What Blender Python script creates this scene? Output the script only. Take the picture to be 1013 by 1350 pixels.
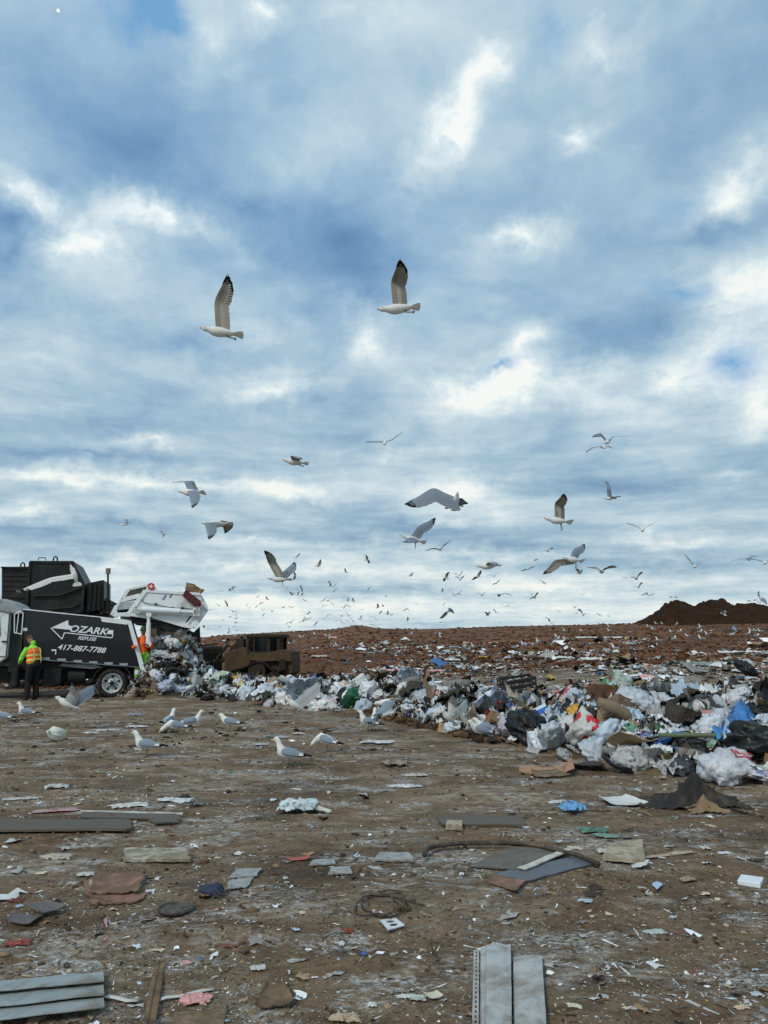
import bpy, math, random
import numpy as np
from mathutils import Vector, Matrix, Euler, noise as mn

rnd = random.Random(7)
rng = np.random.default_rng(11)
R = math.radians

# ------------------------------------------------------------------ camera, world, sun, exposure
for o in list(bpy.data.objects):
    bpy.data.objects.remove(o)
scn = bpy.context.scene
COL = scn.collection
F = 975.0; CX = 506.5; CY = 675.0; CAM_H = 1.6
PITCH = math.atan((844 - 675) / F)
cam_d = bpy.data.cameras.new('camera')
cam = bpy.data.objects.new('camera', cam_d); COL.objects.link(cam)
cam.location = (0, 0, CAM_H)
cam.rotation_euler = (math.pi / 2 + PITCH, 0, 0)
cam_d.sensor_fit = 'VERTICAL'; cam_d.sensor_height = 36.0
cam_d.lens = 36.0 * F / 1350.0
cam_d.clip_start = 0.05; cam_d.clip_end = 6000
scn.camera = cam
scn.render.resolution_x = 768; scn.render.resolution_y = 1024
scn.view_settings.view_transform = 'Standard'
scn.view_settings.look = 'None'
scn.view_settings.exposure = 0.0
scn.view_settings.gamma = 1.0

CP, SP = math.cos(PITCH), math.sin(PITCH)
def ray(px, py):
    a = (px - CX) / F; b = (CY - py) / F
    return np.array([a, CP - b * SP, SP + b * CP])
def P(px, py, d):
    """point on the photo ray at distance y = d"""
    r = ray(px, py); r = r / r[1] * d
    return Vector((r[0], r[1], r[2] + CAM_H))
def lin(r, g, b):
    f = lambda c: (c / 255 / 12.92) if c / 255 <= 0.04045 else ((c / 255 + 0.055) / 1.055) ** 2.4
    return (f(r), f(g), f(b))

SUN_EL, SUN_AZ = 42, 215
sun_d = bpy.data.lights.new('sun', 'SUN'); sun_d.energy = 2.1; sun_d.angle = R(14)
sun_d.color = (1.0, 0.93, 0.82)
sun = bpy.data.objects.new('sun', sun_d); COL.objects.link(sun)
sv = Vector((math.sin(R(SUN_AZ)) * math.cos(R(SUN_EL)), math.cos(R(SUN_AZ)) * math.cos(R(SUN_EL)), math.sin(R(SUN_EL))))
sun.rotation_euler = sv.to_track_quat('Z', 'Y').to_euler()
sun.location = sv * 50

class NT:
    def __init__(s, nt): s.nt = nt; s.n = nt.nodes; s.l = nt.links
    def new(s, t, **kw):
        n = s.n.new(t)
        for k, v in kw.items(): setattr(n, k, v)
        return n
    def link(s, a, b): s.l.new(a, b)
    def val(s, sock, v):
        if hasattr(v, 'is_linked') or isinstance(v, bpy.types.NodeSocket): s.l.new(v, sock)
        else: sock.default_value = v
    def math(s, op, a, b=0.0, c=None, clamp=False):
        n = s.n.new('ShaderNodeMath'); n.operation = op; n.use_clamp = clamp
        s.val(n.inputs[0], a); s.val(n.inputs[1], b)
        if c is not None: s.val(n.inputs[2], c)
        return n.outputs[0]
    def vmath(s, op, a, b=None, scale=None):
        n = s.n.new('ShaderNodeVectorMath'); n.operation = op
        s.val(n.inputs[0], a)
        if b is not None: s.val(n.inputs[1], b)
        if scale is not None: s.val(n.inputs[3], scale)
        return n.outputs[0] if op not in ('DOT_PRODUCT', 'LENGTH') else n.outputs[1]
    def mix(s, fac, a, b, mode='MIX'):
        n = s.n.new('ShaderNodeMix'); n.data_type = 'RGBA'; n.blend_type = mode
        s.val(n.inputs[0], fac)
        for i, v in ((6, a), (7, b)):
            if isinstance(v, tuple) and len(v) == 3: v = v + (1,)
            s.val(n.inputs[i], v)
        return n.outputs[2]
    def noise(s, vec, scale, detail=4, rough=0.5, dist=0.0, out=0):
        n = s.n.new('ShaderNodeTexNoise'); s.val(n.inputs['Vector'], vec)
        n.inputs['Scale'].default_value = scale; n.inputs['Detail'].default_value = detail
        n.inputs['Roughness'].default_value = rough; n.inputs['Distortion'].default_value = dist
        return n.outputs[out]
    def ramp(s, fac, stops, interp='LINEAR'):
        n = s.n.new('ShaderNodeValToRGB'); n.color_ramp.interpolation = interp
        e = n.color_ramp.elements
        while len(e) < len(stops): e.new(0.5)
        for i, (p, c) in enumerate(stops):
            e[i].position = p; e[i].color = (c + (1,)) if len(c) == 3 else c
        s.val(n.inputs[0], fac)
        return n.outputs[0]
    def mapr(s, v, a, b, c=0.0, d=1.0, smooth=False):
        n = s.n.new('ShaderNodeMapRange'); s.val(n.inputs[0], v)
        if smooth: n.interpolation_type = 'SMOOTHSTEP'
        for i, x in enumerate((a, b, c, d)): n.inputs[i + 1].default_value = x
        return n.outputs[0]

world = bpy.data.worlds.new('World'); scn.world = world; world.use_nodes = True
def build_world():
    T = NT(world.node_tree); T.n.clear()
    out = T.new('ShaderNodeOutputWorld'); bg = T.new('ShaderNodeBackground')
    T.link(bg.outputs[0], out.inputs[0])
    STR = 0.1
    bg.inputs[1].default_value = STR
    sky = T.new('ShaderNodeTexSky', sky_type='NISHITA')
    sky.sun_disc = False; sky.sun_elevation = R(SUN_EL); sky.sun_rotation = R(SUN_AZ)
    co = T.new('ShaderNodeTexCoord').outputs['Generated']
    D = T.vmath('NORMALIZE', co)
    sep0 = T.new('ShaderNodeSeparateXYZ'); T.link(D, sep0.inputs[0]); el0 = sep0.outputs[2]
    w1 = T.vmath('SUBTRACT', T.noise(D, 5.0, 5, 0.6, out=1), (0.5, 0.5, 0.5))
    Dw = T.vmath('ADD', D, T.vmath('SCALE', w1, scale=T.mapr(el0, 0.05, 0.4, 0.05, 0.15)))
    w2 = T.vmath('SUBTRACT', T.noise(D, 26.0, 5, 0.6, out=1), (0.5, 0.5, 0.5))
    Dw = T.vmath('ADD', Dw, T.vmath('SCALE', w2, scale=0.035))
    sep = T.new('ShaderNodeSeparateXYZ'); T.link(D, sep.inputs[0])
    el = sep.outputs[2]
    def blob(px, py, rx, ry, ang, src=Dw, soft=2.05):
        r = Vector(ray(px, py)).normalized()
        A = Vector((ray(px + 10, py) - ray(px, py))).normalized(); A = (A - r * A.dot(r)).normalized()
        U = r.cross(A)
        if U.z < 0: U = -U
        A2 = A * math.cos(R(ang)) + U * math.sin(R(ang)); U2 = r.cross(A2)
        M = Matrix((A2, U2, r)).transposed()
        if M.determinant() < 0: M = Matrix((A2, -U2, r)).transposed()
        sc = soft * 1.0 / F * math.cos(math.atan(math.hypot(px - CX, py - CY) / F)) ** 1.3
        m = T.new('ShaderNodeMapping', vector_type='TEXTURE')
        T.link(src, m.inputs[0]); m.inputs[1].default_value = r
        m.inputs[2].default_value = M.to_euler(); m.inputs[3].default_value = (rx * sc, ry * sc, 0.6)
        g = T.new('ShaderNodeTexGradient', gradient_type='QUADRATIC_SPHERE'); T.link(m.outputs[0], g.inputs[0])
        return g.outputs[1]
    # plane coordinates of a flat cloud deck
    den = T.math('MAXIMUM', T.math('ADD', el, 0.10), 0.03)
    comb = T.new('ShaderNodeCombineXYZ')
    T.link(T.math('DIVIDE', sep.outputs[0], den), comb.inputs[0]); T.link(T.math('DIVIDE', sep.outputs[1], den), comb.inputs[1])
    q = comb.outputs[0]
    n1 = T.noise(q, 1.5, 7, 0.55, 0.25); n2 = T.noise(T.vmath('ADD', q, (7.3, 2.1, 4.0)), 4.5, 6, 0.6, 0.4)
    mp = T.new('ShaderNodeMapping'); T.link(D, mp.inputs[0]); mp.inputs[3].default_value = (2.2, 2.2, 16)
    n3 = T.noise(mp.outputs[0], 1.8, 6, 0.55, 0.3)
    lowm = T.mapr(el, 0.08, 0.42, 1, 0, True)
    hi = T.math('SUBTRACT', 1.0, lowm)
    v = T.math('ADD', 0.55, T.math('MULTIPLY', T.math('SUBTRACT', n1, 0.5), T.math('ADD', 0.45, T.math('MULTIPLY', hi, 0.45))))
    v = T.math('ADD', v, T.math('MULTIPLY', T.math('SUBTRACT', n2, 0.5), 0.48))
    v = T.math('ADD', v, T.math('MULTIPLY', T.math('SUBTRACT', n3, 0.5), T.math('MULTIPLY', lowm, 1.1)))
    B = [  # px, py, rx, ry, angle(deg, up positive), amplitude
        (75, 275, 60, 22, -45, .5), (110, 335, 62, 30, 5, .6), (215, 300, 75, 18, -22, .55), (190, 315, 90, 30, -10, .2), (30, 225, 50, 20, -30, .25),
        (335, 15, 28, 26, 0, .5), (265, 60, 60, 60, 20, .25), (450, 30, 90, 30, 0, .15),
        (455, 200, 60, 70, 0, .12), (590, 165, 28, 68, -28, .75), (632, 95, 34, 34, 0, .5), (765, 75, 50, 60, 30, .35),
        (748, 193, 30, 18, 10, .45), (695, 325, 58, 26, 8, .6), (980, 235, 60, 38, 20, .7), (995, 380, 50, 28, 15, .5),
        (940, 470, 70, 60, 20, .55), (1000, 520, 40, 50, 0, .5), (630, 510, 90, 26, 2, .55), (700, 515, 70, 26, 0, .4), (860, 505, 110, 20, 0, .35),
        (710, 465, 40, 20, 30, .4), (490, 440, 42, 34, -30, .5), (355, 505, 75, 24, 8, .5), (210, 583, 50, 8, 0, .5), (330, 420, 60, 50, 0, .15),
        (75, 632, 150, 13, -2, .55), (240, 640, 80, 10, -5, .4), (30, 672, 70, 11, 0, .45), (370, 645, 140, 14, -4, .4), (620, 650, 70, 32, 10, .5),
        (500, 605, 60, 18, 0, .3), (960, 617, 60, 10, 0, .35), (900, 708, 110, 9, 0, .5), (590, 730, 260, 10, 0, .25), (430, 750, 240, 8, -3, .4),
        (760, 775, 120, 12, 0, .45), (330, 795, 120, 12, 0, .45), (140, 740, 160, 10, 0, .3), (330, 715, 90, 6, 0, .3), (700, 805, 260, 14, 0, .28),
        (200, 800, 300, 16, 0, .3), (40, 480, 60, 14, 0, .2), (800, 550, 120, 30, 0, .2), (560, 590, 120, 20, 0, .2),
        (190, 200, 95, 75, 15, -.32), (330, 270, 90, 45, -10, -.3), (455, 325, 110, 60, 5, -.42), (35, 285, 50, 32, -20, -.4), (45, 345, 60, 34, 20, -.5),
        (100, 560, 190, 30, 2, -.28), (110, 602, 130, 10, 0, -.3), (230, 455, 130, 22, 0, -.2), (60, 420, 110, 22, 0, -.15), (440, 560, 90, 50, 0, -.2),
        (500, 380, 70, 28, 0, -.2), (935, 310, 120, 34, 14, -.28), (950, 110, 130, 150, 0, -.12), (850, 440, 80, 46, 25, -.35), (430, 665, 110, 14, 0, -.25),
        (180, 690, 200, 10, 0, -.2), (560, 705, 300, 14, 0, -.28), (780, 645, 170, 22, 0, -.2), (850, 740, 200, 12, 0, -.22), (100, 715, 150, 9, 0, -.2),
        (830, 330, 60, 50, 0, -.1), (380, 130, 90, 60, 0, -.14), (60, 100, 90, 110, 0, -.12), (700, 600, 80, 22, 0, -.15), (560, 780, 200, 8, 0, -.2), (660, 420, 60, 22, 0, -.12),
    ]
    v = T.math('ADD', v, T.mapr(el, 0.0, 0.16, 0.16, 0.0, True))
    vp = T.math('ADD', 0.0, 0.0)
    for (px, py, rx, ry, an, am) in B:
        g = blob(px, py, rx, ry, an)
        n = T.new('ShaderNodeMath', operation='MULTIPLY_ADD')
        T.link(g, n.inputs[0]); n.inputs[1].default_value = abs(am) * (1.0 if am > 0 else -1.1); T.link(vp if am > 0 else v, n.inputs[2])
        if am > 0: vp = n.outputs[0]
        else: v = n.outputs[0]
    fine = T.noise(Dw, 9.0, 9, 0.62, 0.2); fine2 = T.noise(q, 11.0, 8, 0.65, 0.3)
    brk = T.mapr(T.math('ADD', T.math('MULTIPLY', fine, 0.7), T.math('MULTIPLY', fine2, 0.3)), 0.34, 0.64, 0.22, 1.3)
    v = T.math('MULTIPLY_ADD', vp, brk, v)
    v = T.math('ADD', v, T.math('MULTIPLY', T.math('SUBTRACT', fine, 0.5), 0.22))
    k = 1.0 / STR
    def c(r, g, b): return tuple(x for x in lin(r, g, b))
    highc = T.ramp(v, [(0.05, c(98, 138, 180)), (0.3, c(126, 164, 200)), (0.5, c(156, 188, 213)), (0.7, c(192, 214, 227)), (0.88, c(226, 239, 244)), (1.0, c(246, 251, 250))])
    lowc = T.ramp(v, [(0.05, c(118, 150, 177)), (0.3, c(146, 175, 196)), (0.5, c(174, 198, 211)), (0.7, c(204, 220, 226)), (0.88, c(228, 237, 236)), (1.0, c(243, 246, 240))])
    rgt = T.mapr(sep.outputs[0], -0.1, 0.5, 0, 1)
    fac = T.math('MAXIMUM', T.mapr(el, 0.05, 0.5, 1, 0), T.math('MULTIPLY', rgt, 0.45))
    cl = T.mix(fac, highc, lowc)
    # thin spots where the clear sky shows
    clear = T.math('MULTIPLY', blob(200, 12, 40, 34, 0), 0.8)
    for (px, py, rx, ry, am) in ((715, 45, 26, 40, .35), (965, 488, 34, 26, .6), (900, 378, 60, 12, .5), (668, 492, 22, 8, .6), (900, 260, 40, 22, .3), (150, 20, 60, 40, .3)):
        clear = T.math('ADD', clear, T.math('MULTIPLY', blob(px, py, rx, ry, 0), am))
    cl = T.vmath('SCALE', cl, scale=k)
    bluesky = T.mix(0.8, sky.outputs[0], tuple(x * k for x in lin(112, 172, 222)))
    tot = T.mix(T.math('MINIMUM', T.math('MULTIPLY', clear, 1.6), 0.9), cl, bluesky)
    T.link(tot, bg.inputs[0])
build_world()

# ------------------------------------------------------------------ helpers
def srgb(r, g, b): return lin(r, g, b)
_m = {}
def mat(name, color=(0.5, 0.5, 0.5), rough=0.7, metal=0.0, src=None, var=0.15, vscale=6.0, dirt=None, dirt_amt=0.0, dirt_scale=3.0, bump=0.0, bscale=30.0, spec=0.4, coat=0.0, transl=0.0):
    if name in _m: return _m[name]
    m = bpy.data.materials.new(name); m.use_nodes = True; T = NT(m.node_tree); b = T.n['Principled BSDF']
    co = T.new('ShaderNodeTexCoord').outputs['Object']
    if src == 'attr': base = T.new('ShaderNodeAttribute', attribute_name='Col').outputs[0]
    elif src == 'obj': base = T.new('ShaderNodeObjectInfo').outputs['Color']
    else:
        n = T.new('ShaderNodeRGB'); n.outputs[0].default_value = tuple(color) + (1,); base = n.outputs[0]
    if var:
        f = T.mapr(T.noise(co, vscale, 6, 0.6), 0.25, 0.75, 1 - var, 1 + var)
        base = T.vmath('SCALE', base, scale=f)
    if dirt:
        f = T.mapr(T.noise(co, dirt_scale, 8, 0.65, 0.5), 0.62 - dirt_amt * 0.35, 0.72 - dirt_amt * 0.2, 0, 1)
        base = T.mix(T.math('MULTIPLY', f, min(1, 0.5 + dirt_amt * 0.5)), base, dirt)
    T.link(base, b.inputs['Base Color'])
    b.inputs['Roughness'].default_value = rough; b.inputs['Metallic'].default_value = metal
    b.inputs['Specular IOR Level'].default_value = spec
    if coat: b.inputs['Coat Weight'].default_value = coat
    if bump:
        bp = T.new('ShaderNodeBump'); bp.inputs['Strength'].default_value = bump; bp.inputs['Distance'].default_value = 0.02
        T.link(T.noise(co, bscale, 6, 0.6), bp.inputs['Height']); T.link(bp.outputs[0], b.inputs['Normal'])
    if transl:
        tr = T.new('ShaderNodeBsdfTranslucent'); T.link(base, tr.inputs[0]); mx = T.new('ShaderNodeMixShader'); mx.inputs[0].default_value = transl
        T.link(b.outputs[0], mx.inputs[1]); T.link(tr.outputs[0], mx.inputs[2]); T.link(mx.outputs[0], T.n['Material Output'].inputs[0])
    _m[name] = m
    return m

def tag(o, label=None, cat=None, group=None, kind=None):
    if label: o['label'] = label
    if cat: o['category'] = cat
    if group: o['group'] = group
    if kind: o['kind'] = kind
    return o
def empty(name, loc=(0, 0, 0), rz=0.0):
    o = bpy.data.objects.new(name, None); COL.objects.link(o); o.location = loc; o.rotation_euler = (0, 0, rz); o.empty_display_size = 0.1
    return o
def link_mesh(name, me, parent=None, loc=None):
    o = bpy.data.objects.new(name, me); COL.objects.link(o)
    if parent: o.parent = parent
    if loc is not None: o.location = loc
    return o

class MB:
    """collects faces for one mesh"""
    def __init__(s): s.v = []; s.f = []; s.c = []; s.marks = []
    def add(s, vs, fs, col=(0.5, 0.5, 0.5)):
        s.marks.append((len(s.v), len(s.f))); o = len(s.v); s.v += [tuple(p) for p in vs]
        for i, f in enumerate(fs):
            s.f.append([o + k for k in f]); s.c.append(col[i] if isinstance(col, list) else col)
    def box(s, x0, x1, y0, y1, z0, z1, col=(0.5, 0.5, 0.5), M=None):
        vs = [Vector((x, y, z)) for x in (x0, x1) for y in (y0, y1) for z in (z0, z1)]
        if M is not None: vs = [M @ p for p in vs]
        s.add(vs, [(0, 1, 3, 2), (4, 6, 7, 5), (0, 4, 5, 1), (2, 3, 7, 6), (0, 2, 6, 4), (1, 5, 7, 3)], col)
    def prism(s, pts, y0, y1, col=(0.5, 0.5, 0.5), inset=0.0):
        """outline in x,z extruded along y"""
        n = len(pts)
        a = [(p[0], y0, p[1]) for p in pts]; b = [(p[0], y1, p[1]) for p in pts]
        fs = [list(range(n)), list(range(2 * n - 1, n - 1, -1))] + [(i, i + n, (i + 1) % n + n, (i + 1) % n) for i in range(n)]
        s.add(a + b, fs, col)
    def tube(s, pts, rad, n=8, col=(0.5, 0.5, 0.5), flat=None, cap=True):
        pts = [Vector(p) for p in pts]
        if not hasattr(rad, '__len__'): rad = [rad] * len(pts)
        vs = []; up = Vector((0, 0, 1)); prev = None
        for i, p in enumerate(pts):
            t = (pts[min(i + 1, len(pts) - 1)] - pts[max(i - 1, 0)])
            t = t.normalized() if t.length > 1e-9 else Vector((1, 0, 0))
            if prev is None:
                u = up - t * t.dot(up)
                if u.length < 0.1: u = Vector((0, 1, 0)) - t * t.y
            else: u = prev - t * t.dot(prev)
            u.normalize(); prev = u; w = t.cross(u)
            r = rad[i]; ru, rw = (r if hasattr(r, '__len__') else (r, r))
            for k in range(n):
                a = 2 * math.pi * k / n
                vs.append(p + u * (math.cos(a) * ru) + w * (math.sin(a) * rw))
        fs = []; cs = []
        m = len(pts)
        for i in range(m - 1):
            for k in range(n):
                fs.append((i * n + k, i * n + (k + 1) % n, (i + 1) * n + (k + 1) % n, (i + 1) * n + k))
                cs.append(col[i] if isinstance(col, list) else col)
        if cap:
            fs.append(list(range(n - 1, -1, -1))); cs.append(col[0] if isinstance(col, list) else col)
            fs.append([(m - 1) * n + k for k in range(n)]); cs.append(col[-1] if isinstance(col, list) else col)
        s.add(vs, fs, cs)
    def cyl(s, c, axis, r, h, n=20, col=(0.5, 0.5, 0.5), r2=None):
        c = Vector(c); a = Vector(axis).normalized()
        s.tube([c - a * h / 2, c + a * h / 2], [r, r if r2 is None else r2], n, col)
    def mesh(s, name, m=None, smooth=False, off=None):
        me = bpy.data.meshes.new(name)
        v = s.v if off is None else [(p[0] - off[0], p[1] - off[1], p[2] - off[2]) for p in s.v]
        me.from_pydata(v, [], s.f)
        if m: me.materials.append(m)
        at = me.color_attributes.new('Col', 'FLOAT_COLOR', 'CORNER')
        tot = np.repeat(np.array([tuple(c) + (1,) for c in s.c], dtype=np.float32).reshape(-1, 4), [len(f) for f in s.f], axis=0)
        at.data.foreach_set('color', tot.ravel())
        if smooth: me.polygons.foreach_set('use_smooth', [True] * len(me.polygons))
        me.update()
        return me
    def each(s, name, m=None, parent=None, smooth=False):
        out = []
        for i, (v0, f0) in enumerate(s.marks):
            v1, f1 = s.marks[i + 1] if i + 1 < len(s.marks) else (len(s.v), len(s.f))
            q = MB(); q.v = s.v[v0:v1]; q.f = [[k - v0 for k in f] for f in s.f[f0:f1]]; q.c = s.c[f0:f1]; out.append(q.build(name, m, parent, smooth))
        return out
    def build(s, name, m=None, parent=None, smooth=False, off=None, loc=None):
        return link_mesh(name, s.mesh(name, m, smooth, off), parent, off if loc is None and off is not None and parent is None else loc)

def np_mesh(name, verts, faces, cols=None, m=None, smooth=False):
    me = bpy.data.meshes.new(name); nf, k = faces.shape
    me.vertices.add(len(verts)); me.vertices.foreach_set('co', verts.astype(np.float32).ravel())
    me.loops.add(nf * k); me.loops.foreach_set('vertex_index', faces.astype(np.int32).ravel())
    me.polygons.add(nf); me.polygons.foreach_set('loop_start', np.arange(0, nf * k, k, dtype=np.int32))
    if smooth: me.polygons.foreach_set('use_smooth', np.ones(nf, dtype=bool))
    if m: me.materials.append(m)
    if cols is not None:
        at = me.color_attributes.new('Col', 'FLOAT_COLOR', 'CORNER')
        c = np.concatenate([cols, np.ones((nf, 1))], 1).astype(np.float32)
        at.data.foreach_set('color', np.repeat(c, k, axis=0).ravel())
    me.update(calc_edges=True)
    return me

# ------------------------------------------------------------------ terrain
def vn(x, y, seed=0):
    xi = np.floor(x).astype(np.int64); yi = np.floor(y).astype(np.int64)
    fx = x - xi; fy = y - yi; fx = fx * fx * (3 - 2 * fx); fy = fy * fy * (3 - 2 * fy)
    def h(a, b):
        n = (a * 374761393 + b * 668265263 + seed * 1442695041) & 0xffffffff
        n = ((n ^ (n >> 13)) * 1274126177) & 0xffffffff
        return ((n ^ (n >> 16)) & 0xffff) / 65535.0
    return (h(xi, yi) * (1 - fx) + h(xi + 1, yi) * fx) * (1 - fy) + (h(xi, yi + 1) * (1 - fx) + h(xi + 1, yi + 1) * fx) * fy
def fbm(x, y, seed=0, o=4):
    s = 0; a = 0.5
    for i in range(o): s = s + a * vn(x * 2 ** i, y * 2 ** i, seed + i); a *= 0.5
    return s - 0.47
def sst(a, b, x):
    t = np.clip((x - a) / (b - a), 0, 1); return t * t * (3 - 2 * t)

_fe = [(150, 915), (190, 918), (300, 925), (400, 936), (470, 941), (530, 955), (620, 975), (700, 990), (800, 1010), (870, 1022), (1013, 1040), (1100, 1050)]
_fb, _fy = [], []
for (px, py) in _fe:
    r = ray(px, py); k = -CAM_H / r[2]; _fb.append(r[0] / r[1]); _fy.append(r[1] * k)
def bx(px, py=900):
    r = ray(px, py); return r[0] / r[1]
# crest line (wanted top row of the heap in the photo -> height)
_top = [(150, 905), (195, 903), (240, 898), (300, 899), (380, 902), (450, 903), (520, 908), (600, 912), (640, 922), (690, 933), (740, 919), (810, 909), (860, 917), (900, 917), (950, 909), (1013, 903), (1100, 903)]
_hb, _hH = [], []
for (px, py) in _top:
    r = ray(px, py); b = r[0] / r[1]; y = float(np.interp(b, _fb, _fy)) + 2.0
    _hb.append(b); _hH.append(max(0.05, CAM_H + r[2] / r[1] * y))
_hH[0] = 0.0
CREST_Y = 80.0
_cr = [(-100, 846), (0, 846), (250, 842), (300, 837), (380, 832), (440, 829), (455, 827), (470, 824), (485, 826), (500, 829), (560, 829), (620, 827), (700, 825), (850, 822), (1013, 819), (1200, 818)]
_cb, _cz = [], []
for (px, py) in _cr:
    r = ray(px, py); _cb.append(r[0] / r[1]); _cz.append(CAM_H + r[2] / r[1] * CREST_Y)
_y0b = [-0.6, -0.13, -0.03, 0.1, 0.3, 0.55]; _y0 = [37, 37, 27, 19, 14, 12]
DZ = P(320, 880, 36)
PILE = (P(224, 880, 22.3).x, 22.3)
def terrain(x, y, micro=True):
    x = np.asarray(x, dtype=float); y = np.asarray(y, dtype=float)
    yc = np.maximum(y, 3.0); b = x / yc
    t = y - np.interp(b, _fb, _fy)
    H = np.interp(b, _hb, _hH, left=0.0)
    lump = 0.82 + 0.55 * fbm(x * 0.7, y * 0.7, 5, 4) + 0.35 * fbm(x * 2.2, y * 2.2, 9, 3)
    heap = H * lump * sst(-0.15, 1.9, t) * (1 - 0.75 * sst(2.4, 5.5, t))
    heap = heap * (1 - sst(12, 22, y - np.interp(b, _fb, _fy)))
    y0 = np.interp(b, _y0b, _y0); zc = np.interp(b, _cb, _cz)
    s = np.clip((y - y0) / (CREST_Y - y0), 0, 1)
    hill = zc * (0.12 * s + 0.88 * s ** 0.9) - 0.028 * np.maximum(y - CREST_Y, 0)
    hill = np.where(y > 250, hill + 0.028 * (y - 250), hill)
    hill = hill + sst(20, 35, y) * (0.28 * fbm(x * 0.16, y * 0.22, 21, 4) + 0.12 * fbm(x * 0.8, y * 1.1, 31, 3)) * (1 - 0.5 * sst(60, 80, y))
    hol = -0.75 * np.exp(-(((x - DZ.x) / 6.5) ** 2 + ((y - 36) / 5.5) ** 2) ** 2)
    pile = 1.75 * np.exp(-(((x - PILE[0]) / 0.85) ** 2 + ((y - PILE[1]) / 1.0) ** 2) ** 1.3) * (1 + 0.5 * fbm(x * 2.5, y * 2.5, 77, 3))
    z = heap + hill + hol + pile
    if micro and float(y.min()) < 30:
        near = 1 - sst(22, 30, y)
        z = z + near * (0.06 * fbm(x * 0.45, y * 1.6, 41, 4) + 0.034 * fbm(x * 2.0, y * 7.0, 43, 4) + 0.012 * fbm(x * 9, y * 14, 47, 3))
        for (c0, sl, cv, wd, dp, pr) in ((6.3, .10, .010, .30, .020, .17), (7.6, .08, .012, .30, .020, .17), (9.6, -.06, .004, .34, .022, .2), (11.6, -.05, .004, .34, .022, .2), (4.35, .16, .02, .22, .012, .12), (14.3, .03, 0, .4, .03, .25), (16.6, .02, 0, .4, .03, .25)):
            w = y - (c0 + sl * x + cv * x * x); m = np.exp(-(w / wd) ** 4); pt = sst(-.12, .12, fbm(x * .35, y * .5, 300 + int(c0 * 10), 3) + .1)
            z = z - near * m * pt * (dp + .006 * np.sin(x * 2 * np.pi / pr + 1.2 * fbm(x, y, 8, 2))) + near * pt * .018 * np.exp(-((np.abs(w) - wd * 1.25) / .09) ** 2)
        z = z - 0.035 * near * np.exp(-(((y - 5.15 - 0.28 * (x - 1.2)) / 0.07) ** 2)) * sst(0.6, 1.2, x) * (1 - sst(3.5, 4.5, x))
    return z
def tz(x, y): return float(terrain(np.array([x]), np.array([y]))[0])
_yy = 2.0 * 1.004 ** np.arange(1000)
def hit(px, py):
    r = ray(px, py); r = r / r[1]
    yc = _yy[::8]; z = CAM_H + r[2] * yc; t = terrain(r[0] * yc, yc)
    k = np.nonzero(z < t)[0]
    if len(k) == 0: return None
    yf = np.linspace(yc[max(k[0] - 1, 0)], yc[k[0]], 12); z = CAM_H + r[2] * yf; t = terrain(r[0] * yf, yf)
    k = np.nonzero(z < t)[0]
    if len(k) == 0: k = [11]
    y = yf[k[0]]
    return Vector((r[0] * y, y, float(t[k[0]])))
def hitg(px, py):
    h = hit(px, py)
    return h if h is not None else P(px, py, CREST_Y)

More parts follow.
